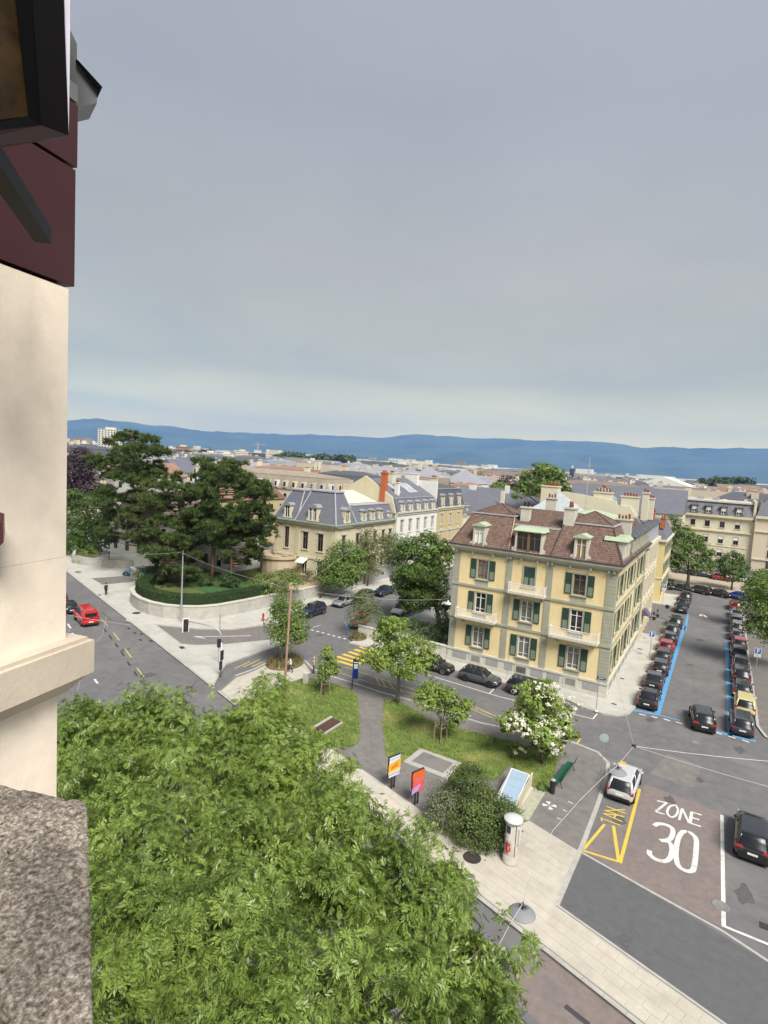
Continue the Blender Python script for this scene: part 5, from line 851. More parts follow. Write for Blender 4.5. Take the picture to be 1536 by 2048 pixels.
# ================================================================= vehicles
TYRE = mat('tyre_rubber', (.015, .015, .015), .85, .1); RIM = mat('alloy_rim', (.45, .45, .46), .35, .05, metal=.8); RIMD = mat('dark_rim', (.04, .04, .045), .4, metal=.6); CARGLASS = mat('car_glass', (.014, .016, .020), .28, .3, .8, spec=.35)
TRIM = mat('black_trim', (.018, .018, .02), .6, .05); PLATE = mat('number_plate', (.7, .7, .66), .5); HEADL = mat('head_lamp', (.55, .57, .60), .15, .05, spec=.8); TAILL = mat('tail_lamp', (.30, .01, .012), .25, .1, spec=.6)
CAR_T = dict(hatch=(4.25, 1.80, 1.47, .93, .80, .73, .555, .12, .015), suv=(4.55, 1.88, 1.68, 1.07, .98, .72, .565, .09, .01), sedan=(4.7, 1.84, 1.45, .94, .82, .70, .555, .27, .13), mpv=(4.6, 1.79, 1.60, .98, .86, .80, .60, .08, .005), van=(4.9, 1.92, 1.98, 1.12, 1.0, .90, .76, .03, .0))
CAR_P = {}
def car_parts(k):
    if k in CAR_P: return CAR_P[k]
    Ln, W_, Ht, belt, hood, ws0, ws1, rr1, rr0 = CAR_T[k]; w = W_/2; X = lambda f: (f-.5)*Ln; d = {}
    stn = [(0, .80, .42, .72, .80), (.012, .90, .30, .85, .92), (.05, .97, .24, belt-.06, belt), (.14, 1, .22, belt-.05, belt), (.3, 1, .20, belt-.05, belt), (.5, 1, .20, belt-.06, belt), (ws0-.08, 1, .20, belt-.06, belt), (ws0, 1, .20, belt-.09, belt-.02), (ws0+.04, .995, .21, hood-.03, hood+.08), (.88, .985, .22, hood-.08, hood+.03), (.95, .94, .25, hood-.14, hood-.05), (.985, .84, .30, hood-.22, hood-.13), (1, .68, .40, hood-.30, hood-.24)]
    stn = sorted(stn); vs_, fs = [], []
    for f, wf, zl, zs, zt in stn:
        hw = w*wf; half = [(0, zl), (.80*hw, zl), (.96*hw, zl+.12), (hw, (zl+zs)/2), (.985*hw, zs), (.86*hw, zt), (.45*hw, zt+.025), (0, zt+.03)]
        ring = half+[(-y, z) for y, z in half[-2:0:-1]]; vs_ += [(X(f), y, z) for y, z in ring]
    n = 14
    for i in range(len(stn)-1): fs += [(i*n+j, i*n+(j+1) % n, (i+1)*n+(j+1) % n, (i+1)*n+j)[::-1] for j in range(n)]
    fs += [tuple(range(n)), tuple(range((len(stn)-1)*n, len(stn)*n))[::-1]]
    mb = MB(); mb.add(vs_, fs); d['body'] = mb
    g = MB(); bw, tw = .87*w, .70*w; zb, zt = belt-.06, Ht-.05
    rings = []
    for f in (0, .5, 1):
        z = zb+(zt-zb)*f; q = f**.8; x_r = X(rr0+(rr1-rr0)*q); x_f = X(ws0+(ws1-ws0)*f); hw = bw+(tw-bw)*f**1.3
        rings.append([(x_r, -hw*.93, z), (x_r+.10, -hw, z), (x_f-.14, -hw, z), (x_f, -hw*.90, z), (x_f+.05, 0, z), (x_f, hw*.90, z), (x_f-.14, hw, z), (x_r+.10, hw, z), (x_r, hw*.93, z), (x_r-.03, 0, z)])
    m = 10; g.add([p for r in rings for p in r], [(i*m+j, i*m+(j+1) % m, (i+1)*m+(j+1) % m, (i+1)*m+j) for i in range(2) for j in range(m)]+[tuple(range(2*m, 3*m))]); d['windows'] = g
    r = MB(); top = rings[2]; cx_ = sum(p[0] for p in top)/m
    def ex(p, s, dz): return (cx_+(p[0]-cx_)*s, p[1]*s, p[2]+dz)
    lay = [[ex(p, 1.015, -.02) for p in top], [ex(p, 1.01, .02) for p in top], [ex(p, .86, .045) for p in top], [ex(p, .3, .055) for p in top]]
    r.add([p for l in lay for p in l], [(i*m+j, i*m+(j+1) % m, (i+1)*m+(j+1) % m, (i+1)*m+j) for i in range(3) for j in range(m)]+[tuple(range(3*m, 4*m))]); d['roof'] = r
    p = MB()
    for j in (0, 1, 2, 3, 5, 6, 7, 8):
        if j in (2, 3, 5, 6): rad = .035 if j in (3, 5) else .02
        else: rad = .06
        if k == 'van' and j in (1, 7): rad = .16
        p.tube([rings[0][j], rings[1][j], rings[2][j]], rad, 5)
    for s in (-1, 1): x = X(.36 if k != 'sedan' else .42); p.tube([(x, s*(bw+.004), zb), (x+.02, s*(bw+(tw-bw)*.40), (zb+zt)/2), (x+.03, s*(tw+.004), zt)], .035, 4)
    d['pillars'] = p
    t = MB(); t.box(X(.02), X(.985), -.9*w, .9*w, .16, .27); t.box(X(.0)-.015, X(.02), -.74*w, .74*w, .30, .48); t.box(X(.985), X(1)+.012, -.5*w, .5*w, .34, .50); d['bumper_trim'] = t
    wr = .34 if k != 'suv' else .365; wd = .23
    ty = MB(); ty.lathe([(wr*.62, -wd/2), (wr*.95, -wd/2), (wr, -wd/2+.04), (wr, wd/2-.04), (wr*.95, wd/2), (wr*.62, wd/2)], 18); ty.v = [(a, -c, b) for a, b, c in ty.v]; d['wheel'] = ty
    rm = MB(); rm.lathe([(wr*.63, -.10), (wr*.63, .10), (wr*.5, .095), (wr*.18, .07), (.02, .08)], 10); rm.v = [(a, -c, b) for a, b, c in rm.v]; d['rim'] = rm
    ar = MB(); ar.lathe([(wr+.07, -.02), (wr+.07, .02), (.05, .02)], 18); ar.v = [(a, -c, b) for a, b, c in ar.v]; d['arch'] = ar
    hl = MB(); hl.frus((X(.945), X(.992), .46*w, .86*w, hood-.27), (X(.93), X(.978), .50*w, .90*w, hood-.11)); d['headlight'] = hl
    tl = MB(); tl.frus((X(.003)-.012, X(.05), .50*w, .965*w, .74*belt/.93), (X(.012)-.012, X(.06), .56*w, .95*w, .74*belt/.93+.16)); d['taillight'] = tl
    pl_ = MB(); pl_.box(X(0)-.03, X(0)-.002, -.26, .26, .58, .69); d['number_plate'] = pl_
    mi = MB(); mi.frus((-.07, .06, 0, .2, 0), (-.05, .05, .02, .19, .13)); d['mirror'] = mi
    for q in list(d): d[q] = (d[q].mesh(q, {'body': TRIM, 'windows': CARGLASS, 'roof': TRIM, 'pillars': TRIM, 'bumper_trim': TRIM, 'wheel': TYRE, 'rim': RIM, 'arch': TRIM, 'headlight': HEADL, 'taillight': TAILL, 'number_plate': PLATE, 'mirror': TRIM}[q], q in ('body', 'windows', 'wheel', 'pillars')))
    d['wx'] = (X(.185), X(.815)); d['wr'] = wr; d['w'] = w; d['mx'] = X(ws0-.06); d['belt'] = belt; CAR_P[k] = d; return d
def setm(o, m): o.material_slots[0].link = 'OBJECT'; o.material_slots[0].material = m
def car(kind, label, loc, rz, paint, group=None, roof=None, rim=None, name=None, cat='car'):
    d = car_parts(kind); names = dict(hatch='parked_hatchback', suv='parked_suv', sedan='parked_saloon', mpv='parked_estate_car', van='delivery_van'); t = thing(name or names[kind], label, cat, loc, rz, group)
    setm(link('body', d['body'], t), paint); link('windows', d['windows'], t); setm(link('roof', d['roof'], t), roof or paint); wf_ = link('window_frame', d['pillars'], t); setm(wf_, paint); wf_['kind'] = 'stuff'; link('bumper_trim', d['bumper_trim'], t); link('number_plate', d['number_plate'], t)
    for x in d['wx']:
        for s in (-1, 1):
            wh = link('wheel', d['wheel'], t, (x, s*(d['w']-.10), d['wr'])); ri = link('rim', d['rim'], wh, (0, s*.025, 0), 0 if s < 0 else math.pi); link('wheel_arch', d['arch'], t, (x, s*(d['w']-.012), d['wr']+.01), 0 if s < 0 else math.pi)
            if rim: setm(ri, rim)
    for s in (-1, 1):
        for q in ('headlight', 'taillight'): o = link(q, d[q], t); o.scale.y = s
        o = link('mirror', d['mirror'], t, (d['mx'], s*d['w']*.93, d['belt']-.02)); o.scale.y = s; setm(o, paint)
    return t
def pm(n, c, me=.0): return paintmat('paint_'+n, c, me)
BLK = pm('black', (.008, .008, .009)); DGR = pm('dark_grey', (.035, .037, .042), .4); GRY = pm('grey', (.10, .10, .115), .5); SLV = pm('silver', (.42, .43, .45), .6); WHT = pm('white', (.62, .62, .60)); RED = pm('red', (.32, .012, .018)); BUR = pm('burgundy', (.07, .008, .012), .2); NAVY = pm('navy', (.012, .018, .045), .2); BLU = pm('blue', (.015, .05, .33), .1); CRM = pm('cream', (.62, .53, .27)); LBL = pm('azure', (.03, .17, .40)); VRED = pm('van_red', (.50, .015, .015)); VIO = pm('violet_grey', (.07, .065, .095), .4)
PI2 = math.pi/2
def rear(kind, label, x, yr, paint, group=None, a=0, roof=None, **kw): a += random.uniform(-.025, .025); return car(kind, label, (x+random.uniform(-.12, .12), yr+CAR_T[kind][0]/2, .004), PI2+a, paint, group, roof, **kw)
gl_ = 'cars parked along the left kerb of the side street'; gr_ = 'cars parked along the right kerb of the side street'
ordn = ['first', 'second', 'third', 'fourth', 'fifth', 'sixth', 'seventh', 'eighth', 'ninth', 'tenth', 'eleventh', 'twelfth']
for i, (k, y, p, rf_, cn) in enumerate([('sedan', 58.6, BLK, None, 'black saloon'), ('sedan', 64.4, DGR, GRY, 'dark grey saloon'), ('hatch', 69.9, DGR, None, 'dark grey hatchback'), ('hatch', 74.6, DGR, BLK, 'black-roofed grey hatchback'), ('hatch', 79.2, RED, None, 'bright red hatchback'), ('hatch', 83.9, BLK, GRY, 'black hatchback with grey roof'), ('mpv', 88.4, DGR, None, 'charcoal estate car'), ('suv', 93.4, BLK, None, 'black off-road car')]): rear(k, '%s, %s from the near end of the left parked row' % (cn, ordn[i]), -4.32, y, p, gl_, roof=rf_)
for i, (k, y, p) in enumerate([('hatch', 105, NAVY), ('hatch', 110, DGR), ('suv', 115.2, BLK)]): rear(k, ['dark blue hatchback past the driveway, nearest of three', 'dark grey hatchback in the middle of three past the driveway', 'black tall car last of three past the driveway'][i], -4.1, y, p, gl_)
for i, (k, y, p, rf_, cn) in enumerate([('mpv', 57.9, VIO, GRY, 'violet-grey estate car'), ('mpv', 63.3, CRM, None, 'cream yellow taxi estate'), ('hatch', 68.3, DGR, GRY, 'dark grey hatchback'), ('suv', 73.0, DGR, None, 'charcoal tall car'), ('sedan', 78.0, DGR, GRY, 'dark saloon with pale roof'), ('hatch', 83.1, NAVY, None, 'navy hatchback'), ('hatch', 87.8, BUR, RED, 'dark red hatchback'), ('hatch', 92.6, GRY, None, 'grey hatchback'), ('mpv', 97.4, DGR, SLV, 'dark estate car with silver roof'), ('hatch', 102.6, GRY, SLV, 'grey hatchback with silver roof'), ('sedan', 107.6, SLV, None, 'silver saloon'), ('suv', 114.3, RED, None, 'red tall car')]): rear(k, '%s, %s from the near end of the right parked row' % (cn, ordn[i]), 3.7 if i else 3.55, y, p, gr_, roof=rf_)
a_ = P(1405, 1467); f_ = P(1391, 1420); car('suv', 'black sport utility car driving off between the two parked rows', (a_.x-.15, a_.y+2.2, .004), PI2+.12, BLK, name='moving_suv')
tx = rear('mpv', 'silver taxi estate with yellow roof sign standing in the taxi bay', -3.95, 40.5, pm('taxi_silver', (.62, .63, .64), .3), a=-.03, name='taxi')
mb = MB(); mb.frus((-.09, .09, -.22, .22, 0), (-.05, .05, -.18, .18, .14)); mb.build('roof_sign', mat('taxi_yellow', (.6, .42, .05), .5), tx, loc=(.35, .3, 1.60)); mb = MB(); mb.tube([(0, 0, 0), (-.1, 0, .16)], .012, 4); mb.build('antenna', TRIM, tx, loc=(-1.2, 0, 1.6))
rear('suv', 'glossy black coupe-backed car parked beside the white bay line at right', 3.55, 38.7, BLK, a=-.02)
ca = P(903, 1359); cb_ = P(953, 1373); car('hatch', 'dark grey hatchback parked before the yellow corner house', (-19.7, 54.95, .004), -.02, pm('mountain_grey', (.085, .085, .095), .4), roof=BLK, rim=RIMD); car('suv', 'dark blue-grey crossover parked at the corner of the yellow house', (-14.4, 54.8, .004), -.02, pm('steel_blue', (.035, .04, .055), .4)); car('hatch', 'black small car third in line before the yellow corner house', (-25.0, 55.1, .004), -.02, BLK)
car('suv', 'dark blue-black car at the left kerb of the villa street', (-47.9, 62.9, .004), -PI2, NAVY); car('hatch', 'silver hatchback at the left kerb of the villa street', (-47.8, 70.4, .004), -PI2, SLV); car('hatch', 'olive grey car half hidden behind the small tree in the villa street', (-47.5, 75.6, .004), -PI2, pm('olive', (.12, .12, .08), .3)); car('sedan', 'dark saloon farthest along the villa street', (-46.9, 80.8, .004), -PI2, NAVY)
car('mpv', 'white estate car parked by the garden of the big dark tree', (-38.9, 72.6, .004), -PI2+.1, WHT); car('hatch', 'red hatchback nose to the dry grass bed', (-40.2, 63.4, .004), -PI2+.35, RED)
car('hatch', 'light blue car half hidden by the tallest pine trunk', (-84.6, 61.3, .13), math.pi+.5, LBL)
va = math.atan2(E1.y, E1.x); vp = P(182, 1254); D2 = Vector((E1.x, E1.y, 0)); van = car('van', 'bright red delivery van seen from behind on the boulevard', vp+D2*2.4+Vector((0, 0, .004)), va, VRED, name='delivery_van', cat='van')
vd = CAR_T['van']; mb = MB(); mb.box(-2.49, -2.40, -.66, .66, 1.28, 1.72); mb.build('rear_window', CARGLASS, van); mb = MB(); mb.frus((-2.47, -1.2, -.88, .88, 1.0), (-2.38, -1.2, -.76, .76, 1.90)); mb.build('rear_doors', VRED, van)
car('hatch', 'black car just ahead of the red delivery van', vp+D2*8.4+N1.to_3d()*-.7, va, BLK, 'cars queuing on the boulevard at left', roof=DGR); car('suv', 'dark car second ahead of the red van at the wall edge', vp+D2*13.6+N1.to_3d()*-.9, va, BLK, 'cars queuing on the boulevard at left'); car('hatch', 'red-lit car farthest ahead of the van at the wall edge', vp+D2*19+N1.to_3d()*-1.0, va, BUR, 'cars queuing on the boulevard at left')
for i, (x, k, p, lb) in enumerate([(-8.6, 'hatch', DGR, 'dark car leftmost in the row along the square'), (-5.4, 'sedan', BLK, 'black saloon under the large street-end tree'), (-2.3, 'suv', DGR, 'dark tall car with pale wheels in the middle of the square row'), (.8, 'sedan', BLK, 'black saloon between the tall car and the blue car'), (4.0, 'hatch', BLU, 'bright blue car at the street end'), (7.2, 'suv', BLK, 'black car right of the blue car under the tree')]): car(k, lb, (x, 127.1, .004), math.pi-.42, p, 'cars along the square at the street end')
for i, (x, y, k, p, lb) in enumerate([(1.8, 147.5, 'mpv', RED, 'dark red car parked on the square by the cream block'), (-2.4, 149, 'hatch', DGR, 'dark car left of the red one on the square'), (1.2, 152.3, 'suv', SLV, 'silver-blue car behind the red one on the square'), (6.4, 149.4, 'hatch', WHT, 'white car on the square right of the dark tree'), (4.5, 154, 'hatch', WHT, 'white car farthest back on the square'), (-6, 150, 'sedan', GRY, 'grey saloon on the square behind the big tree')]): car(k, lb, (x, y, .13), .1, p, 'cars standing on the square')
# scooters by the driveway
for j, (x, y) in enumerate([(-7.9, 96.2), (-7.6, 98.6)]):
    t = thing('motor_scooter', ['dark scooter standing against the beige house by the driveway', 'dark scooter in the driveway mouth behind the parked row'][j], 'scooter', (x, y, .13), .5)
    mb = MB(); mb.tube([(-.55, 0, .62), (-.1, 0, .68), (.05, 0, .4), (.4, 0, .42), (.55, 0, .95)], [.14, .15, .12, .10, .06], 8); mb.build('body', BLK, t, True); mb = MB(); mb.tube([(.5, -.3, 1.0), (.5, .3, 1.0)], .025, 5); mb.build('handlebar', TRIM, t); mb = MB(); mb.box(.56, .60, -.18, .18, .95, 1.35); mb.build('windscreen', CARGLASS, t); mb = MB(); mb.frus((-.85, -.5, -.2, .2, .72), (-.8, -.5, -.18, .18, 1.0)); mb.build('top_box', TRIM, t)
    for xx in (-.55, .65): mb = MB(); mb.lathe([(.12, -.05), (.24, -.05), (.25, 0), (.24, .05), (.12, .05)], 14); mb.v = [(a, -c, b) for a, b, c in mb.v]; mb.build('wheel', TYRE, t, loc=(xx, 0, .25))
# ================================================================= street furniture
STEEL = mat('galvanised_steel', (.40, .42, .44), .45, .08, 3, metal=.5); DST = mat('dark_steel', (.03, .03, .033), .5, .1); WOODP = mat('pole_wood', (.24, .15, .10), .9, .2, 3, .3, 15)
def pole(mb, p, h, r=.04, n=8): mb.tube([(p[0], p[1], p[2]-.1), (p[0], p[1], p[2]+h)], r, n); return mb
# traffic light on a bent arm
tb_ = P(441, 1352, .12); zt = None; D = dep(tb_); top = PD(447, 1262, D); hm = PD(372, 1238, D); tl = thing('traffic_light', 'grey traffic light mast with long bent arm over the boulevard kerb', 'traffic light', tb_)
hz = max(5.0, top.z-.12); arm = (hm-tb_); arm.z = 0
mb = MB(); mb.tube([(0, 0, -.1), (0, 0, hz-1.6)], .085, 10); mb.tube([(0, 0, hz-1.6), (0, 0, hz-.9), arm*.08+Vector((0, 0, hz-.45)), arm*.22+Vector((0, 0, hz-.15)), arm*.4+Vector((0, 0, hz)), arm*.98+Vector((0, 0, hz+.2))], [.075, .07, .065, .06, .055, .05], 8); mb.build('mast', STEEL, tl, True)
def signal(parent, loc, rz, s=1., board=True):
    if board: b = MB(); b.box(-.28*s, .28*s, .02, .06, -.62*s, .62*s); o = b.build('backing_board', mat('white_board', (.72, .72, .70), .5), parent, loc=loc, rz=rz)
    b = MB(); b.box(-.2*s, .2*s, -.10, .018, -.54*s, .54*s); q = b.build('signal_head', DST, parent, loc=loc, rz=rz)
    for i, (z, c) in enumerate(((.35, 'lens_red'), (0, 'lens_amber'), (-.35, 'lens_green'))):
        l = MB(); l.lathe([(.13*s, 0), (.13*s, .03), (.06*s, .05)], 12); l.v = [(a, -c2-.10, b_) for a, b_, c2 in l.v]; l.build('lens', mat(c, {'lens_red': (.10, .02, .02), 'lens_amber': (.08, .05, .02), 'lens_green': (.03, .05, .04)}[c], .3), q, loc=(0, 0, z*s))
        h = MB(); h.tube([(-.14*s, -.11, .02), (-.1*s, -.24, .12*s), (.1*s, -.24, .12*s), (.14*s, -.11, .02)], .02, 4); h.build('hood', DST, q, loc=(0, 0, z*s))
fr = math.atan2(tb_.y, tb_.x)-PI2
signal(tl, arm+Vector((0, 0, hz-.25)), fr+.25, 1.15); signal(tl, (.2, -.15, 2.2), fr+.9, .9); b_ = MB(); b_.box(-.16, .16, -.2, .0, -.4, .4); b_.build('signal_back', DST, tl, loc=(-.05, -.1, 1.1), rz=fr+1.2)
p2 = P(437, 1326, .12); t = thing('sign_post', 'thin grey post with a dark signal behind the bent traffic light mast', 'post', p2); pole(MB(), (0, 0, 0), 5.2, .05).build('post', STEEL, t); b_ = MB(); b_.box(-.15, .15, -.15, .12, 1.7, 2.6); b_.build('signal_back', DST, t)
lp = P(362, 1243, .12); t = thing('street_lamp', 'grey lamp column before the hedge with cable clamps', 'lamp post', lp); mb = MB(); mb.tube([(0, 0, -.1), (0, 0, 3), (0, 0, 9.2)], [.13, .11, .07], 10); mb.build('column', STEEL, t)
for z in (9.0, 8.6): mb = MB(); mb.lathe([(.1, 0), (.14, .03), (.1, .12)], 8, (0, 0, z)); mb.build('clamp', DST, t)
# wooden-brown wire pole
wp = P(567, 1412, .12); D = dep(wp); wt = PD(579, 1170, D); t = thing('wire_pole', 'tall rust-brown pole carrying cables beside the left lawn', 'pole', wp); mb = MB(); mb.tube([(0, 0, -.1), (0, 0, 1.2), (.25, 0, wt.z-.12)], [.13, .12, .085], 12); mb.build('shaft', WOODP, t, True); mb = MB(); mb.lathe([(.17, 0), (.17, .5), (.13, .55)], 12, (0, 0, .02)); mb.build('base_sleeve', DST, t)
WT = Vector((wp.x+.25, wp.y, wt.z))
# suspended lamps and cables
CZ = 8.4; WIRE = mat('cable', (.48, .48, .47), .6, .05, metal=.2)
def cable(label, pts, r=.0115): mb = MB(); mb.tube(pts, r, 4); return tag(mb.build('overhead_cable', WIRE), label, 'cable')
def sag(a, b, s=.25, n=8): a, b = Vector(a), Vector(b); return [a.lerp(b, k/n)-Vector((0, 0, 4*s*(k/n)*(1-k/n))) for k in range(n+1)]
J = P(1268, 1492, CZ); L1 = P(1046, 1806, CZ); L2 = P(1236, 1530, CZ)
cable('pale cable from the foreground tree over the pavement to the wire junction', [P(940, 2000, CZ+.1), P(1020, 1848, CZ), L1, P(1062, 1752, CZ), P(1105, 1662, CZ), P(1160, 1600, CZ), P(1208, 1553, CZ), L2, J])
cable('upper pale cable from the wire junction to the right edge', sag(J, P(1640, 1530, CZ+.3), .1)); cable('lower pale cable from the wire junction to the right edge', sag(J, P(1640, 1600, CZ+.3), .1)); cable('thin cable from the wire junction to the yellow corner house', sag(J, (-9, 58.7, 8.6), .3)+[])
b_ = MB(); b_.lathe([(.10, -.05), (.12, 0), (.1, .06)], 8, J); tag(b_.build('cable_junction', DST), 'dark clamp where the overhead cables meet above the crossing', 'cable clamp')
for p, lb in ((L1, 'round grey disc lamp hanging over the foreground pavement'), (L2, 'round grey disc lamp hanging above the silver taxi')):
    t = thing('hanging_lamp', lb, 'lamp', p-Vector((0, 0, .32)), 0, 'lamps hung from the cables'); mb = MB(); mb.lathe([(.40, -.06), (.43, -.03), (.40, .0), (.2, .07), (.08, .1)], 28); mb.build('shade', mat('lamp_grey', (.22, .225, .24), .5, .06), t, True); mb = MB(); mb.tube([(0, 0, .08), (0, 0, .34)], .03, 6); mb.tube([(-.12, 0, .22), (.12, 0, .22)], .025, 5); mb.tube([(.12+.06*math.cos(a), .06*math.sin(a), .22) for a in [k*.785 for k in range(9)]], .012, 4); mb.build('hanger', DST, t); mb = MB(); mb.lathe([(.3, 0), (.3, .01), (.1, .02)], 16, (0, 0, -.09)); mb.build('diffuser', mat('lamp_glass', (.5, .5, .46), .4), t)
hl_ = Vector((-27.2, 58, 7.6)); hl_ = PD(896, 1208, dep((-27, 58, 7))); t = thing('hanging_lamp', 'small white cone lamp hanging left of the yellow corner house', 'lamp', hl_, 0, 'lamps hung from the cables'); mb = MB(); mb.lathe([(.42, 0), (.36, .1), (.1, .28), (.05, .45)], 14); mb.build('shade', mat('white_enamel', (.62, .62, .6), .4), t, True); mb = MB(); mb.tube([(0, 0, .4), (0, 0, .6)], .03, 5); mb.build('hanger', DST, t)
cable('cable carrying the white cone lamp from the house to the brown pole', sag((-25.25, 58.9, 8.7), hl_+Vector((0, 0, .6)), .05, 4)+sag(hl_+Vector((0, 0, .6)), WT, .5)[1:])
cable('cable from the brown pole to the lamp column by the hedge', sag(WT, lp+Vector((0, 0, 8.9)), .4)); cable('cable from the brown pole over the villa street', sag(WT-Vector((0, 0, .2)), (-54, 88, 9), .4)); cable('cable from the lamp column along the boulevard to the left edge', sag(lp+Vector((0, 0, 9)), PD(100, 1108, 80), .3))
cable('short cable over the boulevard beside the stone ledge', [P(213, 1233, 7), P(205, 1270, 7), P(176, 1300, 7), P(150, 1400, 7.2)]); cable('thin cable crossing in front of the red van', sag(P(100, 1222, 7), P(262, 1250, 7), .1, 4), .012); cable('cable across the right street trees', sag((-9, 92, 7), (12, 84, 6.4), .3), .014)
# advertising column
ac = P(1020, 1722, .13); t = thing('advertising_column', 'round poster column with white cap and torn red poster', 'advertising column', ac, 0); t.scale = (.95, .95, .93); k_ = mat('column_body', (.42, .38, .34), .8, .12, 3, stain=.4, stainc=(.25, .22, .2), stscale=2)
mb = MB(); mb.lathe([(.50, 0), (.50, .10), (.46, .14), (.46, .48), (.42, .50), (.40, .55), (.40, 2.62), (.36, 2.64)], 28); mb.build('drum', k_, t, True); mb = MB(); mb.lathe([(.42, 2.60), (.56, 2.66), (.57, 2.74), (.54, 2.79), (.2, 2.86), (.03, 2.87)], 28); mb.build('cap', mat('cap_grey', (.50, .51, .50), .6, .06), t, True)
def poster_arc(a0, a1, z0, z1, m, r=.405, name='poster', parent=t):
    n = 10; vs_ = []; 
    for i in range(n+1): a = a0+(a1-a0)*i/n; vs_ += [(r*math.cos(a), r*math.sin(a), z0), (r*math.cos(a), r*math.sin(a), z1)]
    b = MB(); b.add(vs_, [(2*i, 2*i+2, 2*i+3, 2*i+1) for i in range(n)]); return b.build(name, m, parent)
ca_ = math.atan2(-ac.y, -ac.x); poster_arc(ca_-1.1, ca_-.1, 1.5, 2.5, mat('poster_white', (.62, .61, .58), .6, .06)); poster_arc(ca_-1.0, ca_-.25, 1.95, 2.42, mat('poster_dark', (.05, .055, .09), .6, .5, 6), .408); poster_arc(ca_-1.15, ca_+.15, .6, 1.45, mat('poster_pale', (.50, .42, .40), .6, .1, 3))
b = MB(); 
for i, (a, z, s) in enumerate([(-.8, 1.2, .16), (-.45, 1.05, .2), (-.65, .9, .16), (-.3, 1.25, .12), (-.85, .95, .1), (-.2, .95, .12), (-.55, 1.3, .1), (-.5, .78, .09)]):
    rr = .411+.0008*i; b.add([(rr*math.cos(ca_+a+(-s if j in (0, 3) else s)*(1.3 if (i+j) % 2 else .7)), rr*math.sin(ca_+a+(-s if j in (0, 3) else s)*(1.3 if (i+j) % 2 else .7)), z+(-s if j < 2 else s)*(1.2 if (i+j) % 3 else .6)) for j in range(4)], [(0, 1, 2, 3)])
b.build('red_poster_shape', mat('poster_red', (.48, .03, .04), .6), t)['kind'] = 'stuff'
b = MB(); b.tube([(.41*math.cos(ca_+.55), .41*math.sin(ca_+.55), .5), (.41*math.cos(ca_+.55), .41*math.sin(ca_+.55), 2.6)], .02, 5); b.build('seam', DST, t); b = MB(); b.box(.36, .5, -.1, .1, 1.3, 2.3); b.build('cable_box', mat('box_grey', (.5, .5, .48), .6), t, rz=ca_+1.15)
# poster boards: their faces look along the boulevard towards the camera's right
pdir = None
def board(u, v, ul, vt_, label, which):
    p = P(u, v, .125); D = dep(p); t = thing('poster_board', label, 'billboard', p); a = PD(*ul[0], D); b = PD(*ul[1], D+.55); c = a-p; e = b-p; w = Vector((e.x-c.x, e.y-c.y)); rz = math.atan2(N1.y, N1.x); mid = (c+e)/2; Wd = 1.05; t.scale = (1, 1, .82)
    h0, h1 = 1.05, 2.85
    mb = MB(); mb.box(-Wd/2, Wd/2, -.06, .06, h0, h1); mb.build('case', DST, t, rz=rz)
    n = 1 if True else 1
    for y_, s in ((-.075, 1), (.075, -1)):
        q = MB(); q.box(-Wd/2+.03, Wd/2-.03, min(y_, y_*.95), max(y_, y_*.95), h0+.04, h1-.04); f = q.build('poster', mat('poster_'+which, {'a': (.60, .60, .64), 'b': (.62, .10, .07)}[which], .4, .06, 2), t, rz=rz)
        yb = y_*1.04
        for (x0_, x1_, z0_, z1_, cc, sl) in {'a': [(-.55, .55, 1.6, 2.35, (.62, .36, .03), .25), (-.3, .3, 1.8, 2.1, (.55, .17, .02), .2), (-.55, .55, 1.42, 1.62, (.62, .54, .3), .1), (-.5, .5, 1.22, 1.38, (.40, .40, .55), 0), (-.5, .5, 2.55, 2.68, (.42, .46, .62), 0)], 'b': [(-.55, .55, 2.2, 2.75, (.62, .13, .03), 0), (-.35, .5, 1.75, 2.25, (.66, .12, .12), .1), (-.55, .2, 1.12, 1.6, (.48, .28, .55), .25), (.05, .55, 1.12, 1.5, (.62, .12, .17), .15)]}[which]:
            q = MB(); sl2 = sl*s; q.add([(x0_, yb, z0_-sl2/2), (x1_, yb, z0_+sl2/2), (x1_, yb, z1_+sl2/2 if z1_+abs(sl) < h1-.06 else z1_), (x0_, yb, z1_-sl2/2)], [(0, 1, 2, 3)]); q.build('print', mat('print_%s_%d' % (which, int(1000*sum(cc)+z0_*10)), cc, .45, .12, 5), f, rz=0); yb *= 1.004
    for xx in (-.12, .12): mb = MB(); mb.box(xx-.05, xx+.05, -.04, .04, -.05, h0); mb.build('leg', DST, t, rz=rz)
board(785, 1576, ((778, 1522), (799, 1512)), 0, 'poster board with orange and lilac print on two black legs', 'a'); board(832, 1608, ((824, 1550), (846, 1540)), 0, 'poster board with red and violet print on two black legs', 'b')
